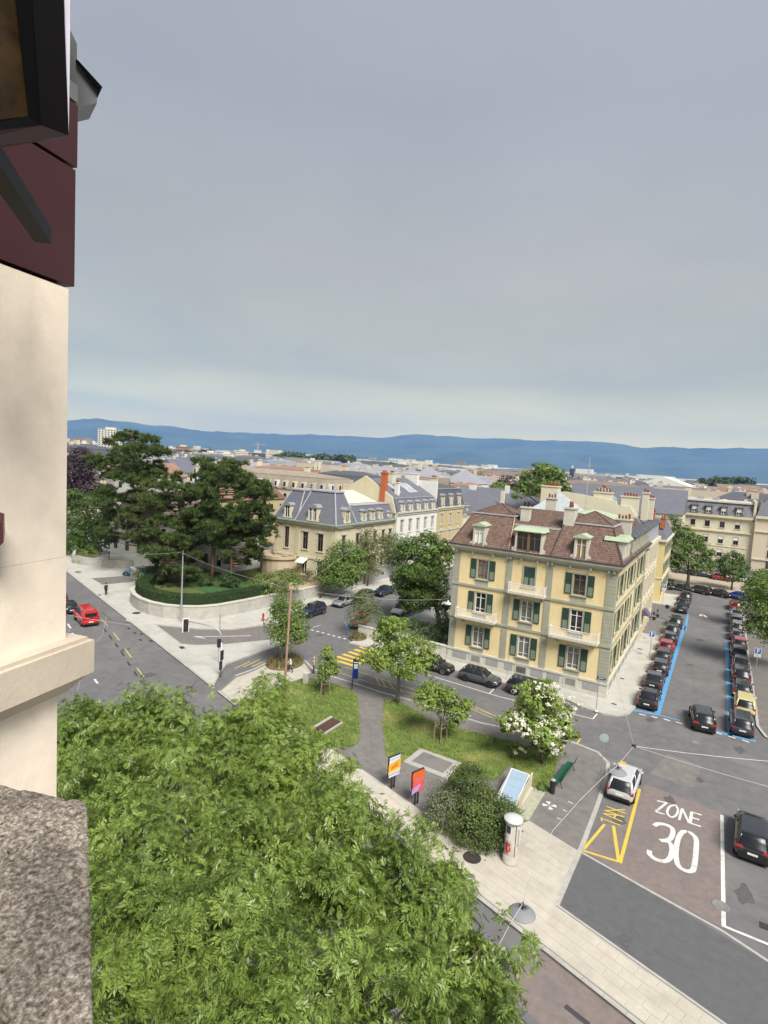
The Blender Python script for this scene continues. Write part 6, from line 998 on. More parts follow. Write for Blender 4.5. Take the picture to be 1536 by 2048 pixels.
# bench and bin
GRN = mat('bench_green', (.012, .10, .06), .45, .12, 4); b0, b1 = P(1112, 1577, .13), P(1142, 1535, .13); mid = (b0+b1)/2; dr = (b1-b0); t = thing('park_bench', 'dark green slatted bench on the asphalt beside the blossom tree', 'bench', mid, math.atan2(dr.y, dr.x)-math.pi); Lb = dr.length*.95
for k in range(4): mb = MB(); mb.box(-Lb/2, Lb/2, -.28+k*.13, -.17+k*.13, .43, .465); mb.build('seat_slat', GRN, t)
for k in range(4): mb = MB(); y = .26+k*.045; z = .55+k*.13; mb.extr([(-Lb/2, y, z), (-Lb/2, y+.035, z+.11), (-Lb/2, y+.065, z+.10), (-Lb/2, y+.03, z-.01)], (Lb, 0, 0)); mb.build('back_slat', GRN, t)
for x in (-Lb/2+.2, Lb/2-.2):
    mb = MB(); mb.tube([(x, -.3, -.02), (x, -.24, .40), (x, .2, .42), (x, .28, .55), (x, .44, 1.05)], .03, 6); mb.tube([(x, .35, -.02), (x, .15, .4)], .03, 6); mb.build('leg', DST, t)
pb = P(1104, 1586, .13); t = thing('litter_bin', 'slim black litter bin beside the green bench', 'litter bin', pb); mb = MB(); mb.lathe([(.17, 0), (.18, .05), (.2, .9), (.21, .92), (.21, .96), (.17, .96), (.16, .9), (.02, .85)], 18); mb.build('body', DST, t, True); mb = MB(); mb.lathe([(.19, .96), (.12, 1.02), (.02, 1.03)], 14); mb.build('lid', mat('bin_lid', (.3, .3, .3), .5), t)
# stair entrance with sloping glass roof
c4 = [P(1022, 1535, 1.2), P(1064, 1550, 1.2), P(1030, 1612, 1.2), P(990, 1597, 1.2)]; c4 = [Vector((p.x, p.y)) for p in c4]; SE = mat('entrance_stone', (.46, .43, .33), .9, .08, 2, stain=.4, stainc=(.33, .3, .22), stscale=1.5); t = thing('stair_entrance', 'low underground stair entrance with sloping pale blue glass roof', 'stair entrance')
cc = sum(c4, Vector((0, 0)))/4
for i in range(4):
    a, b = c4[i], c4[(i+1) % 4]; ia, ib = a.lerp(cc, .09), b.lerp(cc, .09); mb = MB(); mb.prism([a, b, ib, ia], .1, 1.15 if i != 2 else .5); mb.build('wall', SE, t)
ins = [a.lerp(cc, .16) for a in c4]; mb = MB(); mb.add([(*ins[0], 1.28), (*ins[1], 1.28), (*ins[2], .95), (*ins[3], .95), (*ins[0], 1.33), (*ins[1], 1.33), (*ins[2], 1.0), (*ins[3], 1.0)], [(0, 1, 2, 3), (7, 6, 5, 4), (0, 4, 5, 1), (1, 5, 6, 2), (2, 6, 7, 3), (3, 7, 4, 0)]); mb.build('glass_roof', mat('blue_glass', (.30, .40, .50), .12, .06, 2, spec=.8), t)
mb = MB()
for i in range(4): a, b = ins[i], ins[(i+1) % 4]; za, zb = (1.34, 1.34) if i == 0 else (1.34, 1.0) if i == 1 else (1.0, 1.0) if i == 2 else (1.0, 1.34); mb.tube([(*a, za), (*b, zb)], .04, 5)
mb.build('roof_frame', RAILW, t)
for s in (.25, .5, .75): mb = MB(); mb.tube([(*ins[3].lerp(ins[0], s), 1.005+.33*s), (*ins[2].lerp(ins[1], s), 1.005+.33*s)], .012, 4); mb.build('glazing_bar', STEEL, t)
mb = MB(); a = P(1055, 1588, .13); b = P(1062, 1572, .13); mb.tube([a, a+Vector((0, 0, 1)), b+Vector((0, 0, 1)), b], .03, 6); mb.build('handrail', RAILW, t)
mb = MB(); mb.prism(px2((1040, 1630), (1066, 1588), (1060, 1584), (1034, 1626)), .1, .45); tag(mb.build('stone_step', SE), 'low stone block beside the stair entrance', 'stone block')
# signs
SIGNB = mat('sign_blue', (.02, .10, .45), .4); SIGNW = mat('sign_white', (.68, .68, .68), .4)
def psign(u, v, label, h=2.9):
    p = P(u, v, .125); t = thing('parking_sign', label, 'road sign', p, math.atan2(p.y, p.x)-PI2, 'parking signs of the side street'); pole(MB(), (0, 0, 0), h, .035).build('post', STEEL, t); z = h-.75
    b = MB(); b.box(-.32, .32, -.055, -.037, z-.3, z+.75); b.build('panel', SIGNW, t); b = MB(); b.box(-.28, .28, -.060, -.0555, z+.12, z+.71); q = b.build('blue_field', SIGNB, t)
    b = MB(); b.box(-.10, -.01, -.064, -.0605, z+.17, z+.66); b.box(-.01, .10, -.064, -.0605, z+.58, z+.66); b.box(-.01, .10, -.064, -.0605, z+.36, z+.44); b.box(.08, .14, -.064, -.0605, z+.42, z+.60); b.build('letter_p', SIGNW, q)
    for k in range(3): b = MB(); b.box(-.22, .22-.08*k, -.060, -.0555, z-.22+k*.11, z-.18+k*.11); b.build('text_line', mat('sign_grey', (.25, .25, .3), .5), t)
psign(1299, 1315, 'blue and white parking sign on the left pavement of the parked street', 3.3); psign(1510, 1352, 'blue and white parking sign on the right pavement near the frame edge', 3.3); psign(1325, 1205, 'blue and white parking sign by the far yellow house', 3.3)
p = P(1331, 1246, .12); t = thing('round_sign', 'dark round sign seen from behind at the driveway', 'road sign', p, math.atan2(p.y, p.x)-PI2); pole(MB(), (0, 0, 0), 2.6, .03).build('post', STEEL, t); b = MB(); b.lathe([(.32, 0), (.32, .03), (.02, .035)], 20); b.v = [(a, -c-.03, q+2.55) for a, q, c in b.v]; b.build('disc', DST, t)
p = P(1201, 1550, .13); D = dep(p); tp = PD(1204, 1472, D); t = thing('round_sign', 'round pale sign disc on a thin post at the pavement corner by the taxi', 'road sign', p, math.atan2(p.y, p.x)-PI2); hh = tp.z-.13; pole(MB(), (0, 0, 0), hh+.1, .03).build('post', STEEL, t); b = MB(); b.lathe([(.32, 0), (.32, .03), (.02, .035)], 24); b.v = [(a, -c-.03, q+hh) for a, q, c in b.v]; b.build('disc', mat('sign_back', (.36, .45, .47), .45, .05, metal=.2), t)
p = P(1192, 1422, .125); t = thing('sign_post', 'thin bare grey post at the corner of the yellow house', 'post', p); pole(MB(), (0, 0, 0), 3.6, .035).build('post', STEEL, t); b = MB(); b.lathe([(.2, 0), (.18, .05), (.05, .1)], 10); b.build('base', PST, t)
p = P(1003, 1385, .125); t = thing('sign_post', 'thin post on the front pavement of the yellow house between parked cars', 'post', (-17.6, 57.2, .125)); pole(MB(), (0, 0, 0), 3.0, .03).build('post', STEEL, t)
bs = P(704, 1378, .125); t = thing('bus_stop_sign', 'blue and white bus stop sign with timetable at the kerb', 'bus stop', bs, math.atan2(bs.y, bs.x)-PI2); D = dep(bs); hh = PD(708, 1318, D).z; pole(MB(), (0, 0, 0), hh, .045).build('post', DST, t)
b = MB(); b.box(.03, .50, -.05, .03, 1.05, 2.55); b.build('panel', mat('stop_blue', (.01, .04, .30), .4), t); b = MB(); b.box(.08, .45, -.06, -.051, 2.05, 2.5); b.build('timetable', mat('pale_paper', (.55, .68, .72), .5), t); b = MB(); b.box(-.02, .5, -.07, .05, 2.56, 2.95); b.build('header', DST, t); b = MB(); b.box(.05, .45, -.075, -.071, 2.62, 2.72); b.build('header_stripe', SIGNW, t); b = MB(); b.tube([(.05, 0, 2.95), (.25, 0, 3.1), (.5, 0, 3.25)], .04, 5); b.build('lamp_arm', DST, t)
# small things
p = P(526, 1242, .125); t = thing('red_bollard', 'red post at the foot of the curved wall', 'bollard', p); b = MB(); b.lathe([(.14, 0), (.13, 1.0), (.08, 1.08)], 12); b.build('post', mat('hydrant_red', (.42, .03, .02), .5), t); b = MB(); b.lathe([(.17, 0), (.17, .08), (.1, .1)], 12, (0, 0, .75)); b.build('collar', mat('hydrant_red', (.42, .03, .02), .5), t)
p = P(611, 1366, .15); t = thing('utility_cabinet', 'small pale utility box at the top of the left lawn', 'utility box', p); b = MB(); b.box(-.22, .22, -.16, .16, -.05, 1.0); b.build('case', mat('box_grey', (.5, .5, .48), .6), t); b = MB(); b.frus((-.25, .25, -.19, .19, 1.0), (-.2, .2, -.14, .14, 1.07)); b.build('lid', PST, t); b = MB(); b.box(-.18, .18, -.166, -.161, .1, .9); b.build('door', PST, t)
b = MB(); V_ = [];
for k in range(60): p = P(random.gauss(862, 10), random.gauss(1560, 9), .13); a = random.random()*6.28; s = random.uniform(.03, .07); b.add([(p.x+s*math.cos(a+i*1.571), p.y+s*math.sin(a+i*1.571)*.6, .135+.004*random.random()+(.02 if i == 1 else 0)) for i in range(4)], [(0, 1, 2, 3)])
tag(b.build('leaf_litter', mat('dry_leaves', (.32, .24, .12), .9, .3, 20, island=.4)), 'scatter of dry leaves on the asphalt by the shrubs', 'leaves', kind='stuff')
# ================================================================= people
SKIN = (.42, .26, .19)
def clothmat(name, shirt, legs, hair, shoe, hem=.92, sleeve=None):
    m = bpy.data.materials.new(name); m.use_nodes = True; t = m.node_tree; b = t.nodes['Principled BSDF']; b.inputs['Roughness'].default_value = .85
    tc_ = t.nodes.new('ShaderNodeTexCoord'); s = t.nodes.new('ShaderNodeSeparateXYZ'); t.links.new(tc_.outputs['Object'], s.inputs[0]); r = t.nodes.new('ShaderNodeValToRGB'); r.color_ramp.interpolation = 'CONSTANT'
    dv_ = t.nodes.new('ShaderNodeMath'); dv_.operation = 'DIVIDE'; dv_.inputs[1].default_value = 2.; t.links.new(s.outputs['Z'], dv_.inputs[0]); t.links.new(dv_.outputs[0], r.inputs[0])
    for i, (p, c) in enumerate([(0, shoe), (.04, legs), (hem/2, shirt), (1.42/2, SKIN), (1.62/2, hair)]):
        e = r.color_ramp.elements[i] if i < 2 else r.color_ramp.elements.new(p); e.position = p; e.color = (*c, 1)
    t.links.new(r.outputs[0], b.inputs[0]); return m
def person(label, base, rz, m, hairc, stride=.25, arm=.15, bag=None, h=1.72):
    t = thing('person', label, 'person', base, rz); me = bpy.data.meshes.new('body')
    J_ = [((0, 0, .92), .135), ((0, 0, 1.1), .125), ((0, .01, 1.3), .15), ((0, 0, 1.45), .06), ((0, .02, 1.56), .085), ((0, .02, 1.66), .085),
          ((.19, 0, 1.38), .06), ((.25, arm, 1.12), .045), ((.24, arm*2.2, .90), .036), ((.24, arm*2.4, .80), .032), ((-.19, 0, 1.38), .06), ((-.25, -arm, 1.12), .045), ((-.24, -arm*.6, .88), .036), ((-.24, -arm*.5, .79), .032),
          ((.09, stride*.45, .5), .075), ((.09, stride*.8, .08), .045), ((.09, stride*.8+.16, .05), .04), ((-.09, -stride*.35, .5), .075), ((-.09, -stride, .09), .045), ((-.09, -stride+.15, .05), .04), ((.09, .02, .86), .10), ((-.09, .02, .86), .10)]
    E_ = [(0, 1), (1, 2), (2, 3), (3, 4), (4, 5), (2, 6), (6, 7), (7, 8), (8, 9), (2, 10), (10, 11), (11, 12), (12, 13), (0, 20), (20, 14), (14, 15), (15, 16), (0, 21), (21, 17), (17, 18), (18, 19)]
    me.from_pydata([j[0] for j in J_], E_, []); me.materials.append(m); o = link('body', me, t); o.scale = (h/1.74,)*3; md = o.modifiers.new('skin', 'SKIN'); md.use_smooth_shade = True
    for i, d_ in enumerate(me.skin_vertices[0].data): d_.radius = (J_[i][1],)*2 if i not in (0, 1, 2) else (J_[i][1]*1.15, J_[i][1]*.8); d_.use_root = i == 0
    sb = o.modifiers.new('sub', 'SUBSURF'); sb.levels = 2; sb.render_levels = 2
    b = MB(); b.lathe([(.03, -.10), (.10, -.06), (.112, .02), (.095, .09), (.03, .125)], 12, (0, -.005, 1.66)); q = b.build('hair', mat('hair_'+label[:12].replace(' ', '_'), hairc, .7), t, True); q.scale = (h/1.74,)*3
    for s in (-1, 1):   # hands: palm with five short fingers
        b = MB(); hx, hy, hz_ = s*.24, (arm*2.4 if s > 0 else -arm*.5), .78; b.box(hx-.02, hx+.02, hy-.04, hy+.04, hz_-.07, hz_+.02)
        for f in range(4): b.tube([(hx, hy-.032+f*.021, hz_-.06), (hx, hy-.030+f*.022, hz_-.115+abs(f-1.5)*.012), (hx-s*.015, hy-.028+f*.021, hz_-.15+abs(f-1.5)*.014)], .0095, 5)
        b.tube([(hx, hy+.04, hz_-.02), (hx-s*.01, hy+.065, hz_-.07)], .010, 5); b.build('hand', mat('skin', SKIN, .6), t).scale = (h/1.74,)*3
    if bag: b = MB(); b.frus((-.14, .14, -.26, -.10, 1.0), (-.12, .12, -.22, -.10, 1.42)); b.build('backpack', mat('bag_'+bag[0], bag[1], .8), t)
    return t
person('walker in black jacket and trousers on the left pavement near the wall', P(212, 1190, .12), math.atan2(E1.y, E1.x)+1.6, clothmat('clothes_black', (.012, .012, .014), (.01, .01, .012), (.015, .012, .01), (.01, .01, .01)), (.015, .012, .01), .12, .05, ('black', (.03, .03, .03)), 1.82)
person('walker in white top and dark trousers beside the brown pole', P(580, 1345, .125), 2.2, clothmat('clothes_white', (.62, .62, .60), (.02, .02, .03), (.02, .015, .012), (.05, .05, .05)), (.02, .015, .012), .3, .15, None, 1.7)
person('walker in tan jacket and blue jeans at the refuge edge', P(627, 1347, .125), -1.2, clothmat('clothes_tan', (.42, .30, .12), (.05, .06, .12), (.4, .33, .22), (.1, .1, .1)), (.42, .36, .25), .12, .08, None, 1.72)
person('walker in white shirt and black leggings on the boulevard pavement', P(578, 1458, .13), -2.0, clothmat('clothes_pale', (.60, .60, .56), (.015, .015, .02), (.02, .015, .012), (.3, .3, .3)), (.02, .015, .012), .25, .12, None, 1.68)
# ================================================================= the house the photograph is taken from
LIME = mat('own_limestone', (.82, .715, .59), .9, .09, 9, .04, 60, stain=.6, stainc=(.60, .47, .345), stscale=5, streak=True)
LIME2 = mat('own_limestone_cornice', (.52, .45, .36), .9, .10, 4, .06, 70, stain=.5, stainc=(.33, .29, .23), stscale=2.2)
MAR = mat('maroon_panel', (.052, .017, .019), .38, .08, 1.5, stain=.25, stainc=(.075, .032, .033), stscale=2.5); BLKM = mat('black_metal', (.0015, .0015, .002), .8, spec=.05); GMET = mat('grey_metal', (.16, .165, .17), .5, .1, 3, metal=.3)
own = thing('stone_building', 'stone and maroon panel facade of the camera building at the left edge', 'building', PD(137, 900, 1.8)-Vector((0, 0, 3)))
OE = Vector(own.location); dW = ray(1117, 942); dW = Vector((dW[0], dW[1], 0)).normalized(); nW = Vector((dW.y, -dW.x, 0)); EX = PD(137, 900, 1.8); vz = lambda v: PD(137, v, 1.8).z
def own_box(name, a0, a1, b0, b1, z0, z1, m, parent=own, tp=None):
    def q(a, b, z): p = EX+dW*a+nW*b; return Vector((p.x, p.y, z))-OE
    mb = MB(); t = tp or (a1, b1); vs_ = [q(a0, b0, z0), q(a1, b0, z0), q(a1, b1, z0), q(a0, b1, z0), q(a0, b0, z1), q(t[0], b0, z1), q(t[0], t[1], z1), q(a0, t[1], z1)]
    mb.add(vs_, [(0, 3, 2, 1), (4, 5, 6, 7), (0, 1, 5, 4), (1, 2, 6, 5), (2, 3, 7, 6), (3, 0, 4, 7)]); return mb.build(name, m, parent)
own_box('wall_stone', -3, -.02, -.9, -.015, -1, vz(1402), LIME)
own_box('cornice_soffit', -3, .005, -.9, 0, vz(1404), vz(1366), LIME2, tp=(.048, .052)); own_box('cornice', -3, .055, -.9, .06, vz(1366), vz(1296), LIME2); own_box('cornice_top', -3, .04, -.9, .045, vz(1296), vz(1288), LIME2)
own_box('wall_stone', -3, -.004, -.9, 0, vz(1289), vz(1117), LIME); own_box('mortar', -3, -.006, -.9, -.0025, vz(1117), vz(1116.2), mat('mortar', (.52, .43, .33), .95)); own_box('wall_stone', -3, -.005, -.9, -.001, vz(1116.2), vz(586), LIME); own_box('joint', -3, -.02, -.9, -.03, vz(586), vz(579), BLKM)
own_box('maroon_panel', -3, .012, -.9, .004, vz(579), vz(360), MAR); own_box('joint', -3, 0, -.9, -.03, vz(360), vz(354), BLKM); own_box('maroon_panel', -3, .016, -.9, .006, vz(354), vz(241), MAR); own_box('joint', -3, 0, -.9, -.03, vz(241), vz(236), BLKM); own_box('dark_panel', -3, .016, -.9, .006, vz(236), vz(205), GMET); own_box('upper_panel', -3, -.02, -.9, -.01, vz(205), vz(-200), GMET)
def pxprism(name, pts, d, back, m, parent=own):
    q = [PD(*p[:2], p[2] if len(p) > 2 else d)-OE for p in pts]; v = ray(100, 400); mb = MB(); mb.extr(q, Vector(v).normalized()*back); return mb.build(name, m, parent)
gt = pxprism('gutter_end', [(141, 60), (154, 88), (154, 121), (194, 172), (194, 206), (152, 216), (141, 204)], 1.95, .5, GMET); pxprism('gutter_cap', [(152, 118), (156, 120), (205, 174), (202, 177), (192, 174)], 1.93, .5, BLKM, gt)
# open sash
sash = pxprism('window_sash', [(137, 270, 1.12), (82, 250, 1.12), (60, -80, 1.12), (125, -80, 1.12)], 1.12, .05, mat('sash_dark', (.0025, .002, .003), .6, .1, spec=.06))
pxprism('bottom_rail', [(137, 270.5, 1.12), (-260, 330, .9), (-260, 292, .9), (82, 250.5, 1.12)], 1.12, .05, mat('sash_brown', (.014, .007, .007), .5, .1, spec=.15), sash)
pxprism('pane', [(57, 232, 1.145), (-260, 272, .925), (-260, -80, .925), (22, -80, 1.145)], 1.14, .01, mat('pane_reflection', (.022, .013, .005), .35, .95, 7, spec=.15), sash)  # dark golden reflection painted into the pane colour as brown noise
pxprism('inner_frame', [(82, 250, 1.135), (57, 232, 1.135), (22, -80, 1.135), (60, -80, 1.135)], 1.135, .04, BLKM, sash); pxprism('inner_rail', [(82, 250.5, 1.135), (-260, 292.5, .915), (-260, 272, .915), (57, 232.5, 1.135)], 1.135, .04, BLKM, sash)
pxprism('seal', [(137.5, 268, 1.125), (140, 90, 1.125), (140.5, -80, 1.125), (126, -80, 1.125)], 1.125, .012, mat('pale_seal', (.52, .50, .58), .5), sash)
mb = MB(); a, b = PD(-70, 235, 1.0)-OE, PD(86, 470, 1.5)-OE; d_ = (b-a).normalized(); s1 = d_.cross(Vector((0, 0, 1))).normalized()*.02; s2 = Vector((0, 0, .02)); mb.extr([a-s1-s2, a+s1-s2, a+s1+s2, a-s1+s2], b-a); mb.build('awning_bar', mat('bar_black', (.002, .0022, .0025), .5, .05, spec=.10), own)
pxprism('bracket', [(-30, 1035), (6, 1047), (7, 1085), (-30, 1120)], 1.5, .06, MAR)
# weathered ledge, two stones with an open joint, relief in the mesh
LED = bpy.data.materials.new('lichen_stone'); LED.use_nodes = True; t_ = LED.node_tree; n_ = t_.nodes.new; l_ = t_.links.new; bs_ = t_.nodes['Principled BSDF']; bs_.inputs['Roughness'].default_value = .95; ge = n_('ShaderNodeNewGeometry')
na = n_('ShaderNodeTexNoise'); na.inputs['Scale'].default_value = 95; na.inputs['Detail'].default_value = 9; na.inputs['Roughness'].default_value = .78; l_(ge.outputs['Position'], na.inputs[0]); nb_ = n_('ShaderNodeTexNoise'); nb_.inputs['Scale'].default_value = 5; nb_.inputs['Detail'].default_value = 5; l_(ge.outputs['Position'], nb_.inputs[0])
ra = n_('ShaderNodeValToRGB'); l_(na.outputs[0], ra.inputs[0])
for i, (p, c) in enumerate([(.36, (.02, .016, .012)), (.45, (.14, .115, .088)), (.53, (.27, .235, .195)), (.62, (.52, .485, .43))]):
    e = ra.color_ramp.elements[i] if i < 2 else ra.color_ramp.elements.new(p); e.position = p; e.color = (*c, 1)
mxl = n_('ShaderNodeMix'); mxl.data_type = 'RGBA'; mxl.blend_type = 'MULTIPLY'; mxl.inputs[0].default_value = 1; mpl = n_('ShaderNodeMapRange'); mpl.inputs[1].default_value = .3; mpl.inputs[2].default_value = .7; mpl.inputs[3].default_value = .35; mpl.inputs[4].default_value = 1.1; l_(nb_.outputs[0], mpl.inputs[0]); l_(ra.outputs[0], mxl.inputs[6]); l_(mpl.outputs[0], mxl.inputs[7]); l_(mxl.outputs[2], bs_.inputs[0]); bpn = n_('ShaderNodeBump'); bpn.inputs['Strength'].default_value = .6; bpn.inputs['Distance'].default_value = .008; l_(na.outputs[0], bpn.inputs['Height']); l_(bpn.outputs[0], bs_.inputs['Normal'])
ZL = H-.85
from mathutils import noise as mnoise
def ledge(c, nu, nv, name='ledge_stone'):     # c: four px corners (back-left, back-right, front-right, front-left)
    q = [P(u, v, ZL) for u, v in c]; vs_, fs = [], []
    for j in range(nv+1):
        for i in range(nu+1):
            p = q[0].lerp(q[1], i/nu).lerp(q[3].lerp(q[2], i/nu), j/nv); e = min(i, nu-i, j, nv-j); h = mnoise.noise(p*18)*.004+mnoise.noise(p*55)*.004-(.004 if e == 0 else 0); k = mnoise.noise(p*31+Vector((5, 2, 1))); h -= .016 if k > .48 else 0
            vs_.append(Vector((p.x, p.y, p.z+h))-OE)
    m = nu+1; fs = [(j*m+i, (j+1)*m+i, (j+1)*m+i+1, j*m+i+1) for j in range(nv) for i in range(nu)]
    rim = [i for i in range(m)]+[j*m+nu for j in range(1, nv+1)]+[nv*m+i for i in range(nu-1, -1, -1)]+[j*m for j in range(nv-1, 0, -1)]; o = len(vs_); vs_ += [Vector((vs_[i].x, vs_[i].y, ZL-.3-OE.z)) for i in rim]; n = len(rim); fs += [(rim[i], rim[(i+1) % n], o+(i+1) % n, o+i) for i in range(n)]
    mb = MB(); mb.add(vs_, fs); return mb.build(name, LED, own, True)
ledge([(-150, 1540), (172, 1603), (174, 1612), (-150, 1800)], 60, 34); ledge([(-150, 1812), (175, 1617), (189, 2140), (-150, 2140)], 70, 110)
mb = MB(); q_ = [P(u, v, ZL-.03)-OE for u, v in ((-150, 1545), (168, 1606), (184, 2140), (-150, 2140))]; mb.extr(q_, (0, 0, -.3)); mb.build('ledge_bed', mat('dark_joint', (.03, .024, .018), 1), own)
# ================================================================= the town beyond
rc = random.Random(5)
ROOFS = [('grey slate', SLATE), ('dark slate', SLATE2), ('brown tiled', mat('far_brown_tile', (.19, .15, .12), .9, .15, .3)), ('pale zinc', ZINC), ('tan', mat('far_tan_roof', (.27, .23, .18), .9, .12, .3)), ('red tiled', mat('far_red_tile', (.26, .155, .115), .9, .15, .3))]
WALLS = [CREAM2, CREAM, WHITER, OCHRE, MATS['pink_cream'], mat('far_grey_wall', (.38, .37, .35), .9, .08, .5)]
pw = MB(); pw.box(-.5, .5, -.02, .02, 0, 1.7); PWM = pw.mesh('window', GLASS); BOXM = {}
def unit_box(m, name):
    k = (m.name, name)
    if k not in BOXM: b = MB(); b.box(-.5, .5, -.5, .5, 0, 1); BOXM[k] = b.mesh(name, m)
    return BOXM[k]
def city_house(name, label, x, y, w, d, eave, ridge, kind, wm, rm, rz=0., detail=2, group=None, cat='house'):
    t = thing(name, label, cat, (x, y, -.6), rz, group); o = link('wall', unit_box(wm, 'wall'), t); o.scale = (w, d, eave+.6); eave += .6; ridge += .6
    r = MB(); a, b = w/2+.3, d/2+.3
    if kind == 'mansard': i = min(1.6, w*.15); m_ = eave+(ridge-eave)*.75; r.frus((-a, a, -b, b, eave), (-a+i, a-i, -b+i, b-i, m_)); r.frus((-a+i-.1, a-i+.1, -b+i-.1, b-i+.1, m_), (-a*.35, a*.35, -b*.35, b*.35, ridge))
    elif kind == 'gable': r.extr([(-a, -b, eave), (-a, b, eave), (-a, 0, ridge)] if w >= d else [(-a, -b, eave), (a, -b, eave), (0, -b, ridge)], (2*a, 0, 0) if w >= d else (0, 2*b, 0))
    elif kind == 'hip': f = max(0, a-b) if w >= d else 0; g = max(0, b-a) if d > w else 0; r.frus((-a, a, -b, b, eave), (-f-.3, f+.3, -g-.3, g+.3, ridge))
    else: r.box(-a, a, -b, b, eave, eave+.5); r.box(-a*.4, a*.3, -b*.4, b*.4, eave+.5, eave+2.4)
    ro = r.build('roof', rm, t)
    if detail >= 1:
        for _ in range(rc.choice([1, 2, 2, 3])):
            cx_, cy_ = rc.uniform(-a*.75, a*.75), rc.uniform(-b*.5, b*.5); c = link('chimney', unit_box(rc.choice([CREAM2, CREAM, WHITER, PST]), 'chimney'), t, (cx_, cy_, ridge-2.6)); c.scale = (rc.uniform(.7, 2.2), .8, rc.uniform(2.6, 3.9))
            if rc.random() < .6: pp = link('chimney_pot', unit_box(TERRA, 'chimney_pot'), c, (0, 0, 1)); pp.scale = (.7, .5, .10)
    if detail >= 2:
        nw_ = max(2, int(w/3.2)); nd_ = max(2, int(d/3.2))
        for k in range(nw_):
            for z in (eave-3, eave-6.4): link('window', PWM, t, (-w/2+w*(k+.5)/nw_, -d/2-.02, z))
            if kind == 'mansard': dm = link('dormer', unit_box(rc.choice([CREAM2, WHITER, PST]), 'dormer'), t, (-w/2+w*(k+.5)/nw_, -b+.5, eave+.4)); dm.scale = (1.3, 1.4, 1.9); q = link('pane', PWM, dm, (0, -.52, .15)); q.scale = (.6, .4, .4)
        for k in range(nd_):
            for z in (eave-3, eave-6.4): link('window', PWM, t, (w/2+.02, -d/2+d*(k+.5)/nd_, z), PI2)
            if kind == 'mansard': dm = link('dormer', unit_box(rc.choice([CREAM2, WHITER, PST]), 'dormer'), t, (a-.5, -d/2+d*(k+.5)/nd_, eave+.4)); dm.scale = (1.4, 1.3, 1.9); q = link('pane', PWM, dm, (.52, 0, .15), PI2); q.scale = (.6, .4, .4)
    return t
# hand-placed mid-distance roofs
def mid(u, v, r, w, d, eave, ridge, kind, wi, ri, label, rz=0., detail=2, cat='house', name='town_house'):
    p = PR(u, v, r); return city_house(name, label, p.x, p.y, w, d, eave, ridge, kind, WALLS[wi], ROOFS[ri][1], rz, detail, None, cat)
mid(560, 960, 175, 46, 14, 12.5, 17.5, 'mansard', 0, 4, 'long tan-roofed mansard range left of the villa roof'); mid(470, 970, 150, 22, 14, 11, 15, 'gable', 3, 5, 'orange-roofed house between the pines and the villa'); mid(700, 955, 178, 20, 14, 13.5, 18.2, 'mansard', 2, 1, 'dark mansard house right of the round tree behind the villa')
mid(845, 945, 265, 22, 22, 14.5, 21.6, 'hip', 0, 3, 'pale pyramid-roofed building among the roofs', cat='building'); mid(930, 950, 250, 16, 16, 14.5, 20.2, 'hip', 2, 3, 'smaller pale pyramid roof near the dark trees', cat='building')
mid(1010, 990, 165, 30, 15, 11.5, 16.2, 'gable', 0, 0, 'grey slate roofed house before the great light green tree'); mid(955, 992, 148, 20, 16, 10.6, 15.8, 'hip', 0, 0, 'grey hip-roofed house beyond the ochre terrace house')
mid(1255, 990, 162, 27, 15, 13.5, 19.3, 'gable', 0, 0, 'large plain violet-grey slate roof left of the cream block', detail=1); mid(1400, 975, 240, 60, 16, 13.5, 18.3, 'gable', 0, 4, 'long tan roof behind the cream block', detail=1); mid(1505, 980, 215, 30, 20, 13.5, 19.0, 'hip', 0, 1, 'dark hipped roof at the right edge behind the blocks', detail=1)
mid(1190, 972, 210, 34, 18, 14, 19.5, 'mansard', 1, 2, 'brown-roofed house behind the stacks of the beige house'); mid(1110, 985, 175, 20, 16, 13, 17.5, 'mansard', 1, 1, 'house with dark mansard under the great tree', detail=1)
mid(345, 1120, 112, 20, 12, 9.5, 13.5, 'gable', 2, 2, 'white house glimpsed between the pine trunks'); mid(150, 930, 230, 30, 18, 16, 21.5, 'mansard', 5, 1, 'dark mansard building at the far left edge', cat='building')
mid(430, 1100, 108, 16, 10, 9, 12, 'hip', 2, 0, 'pale house behind the right-hand pine')
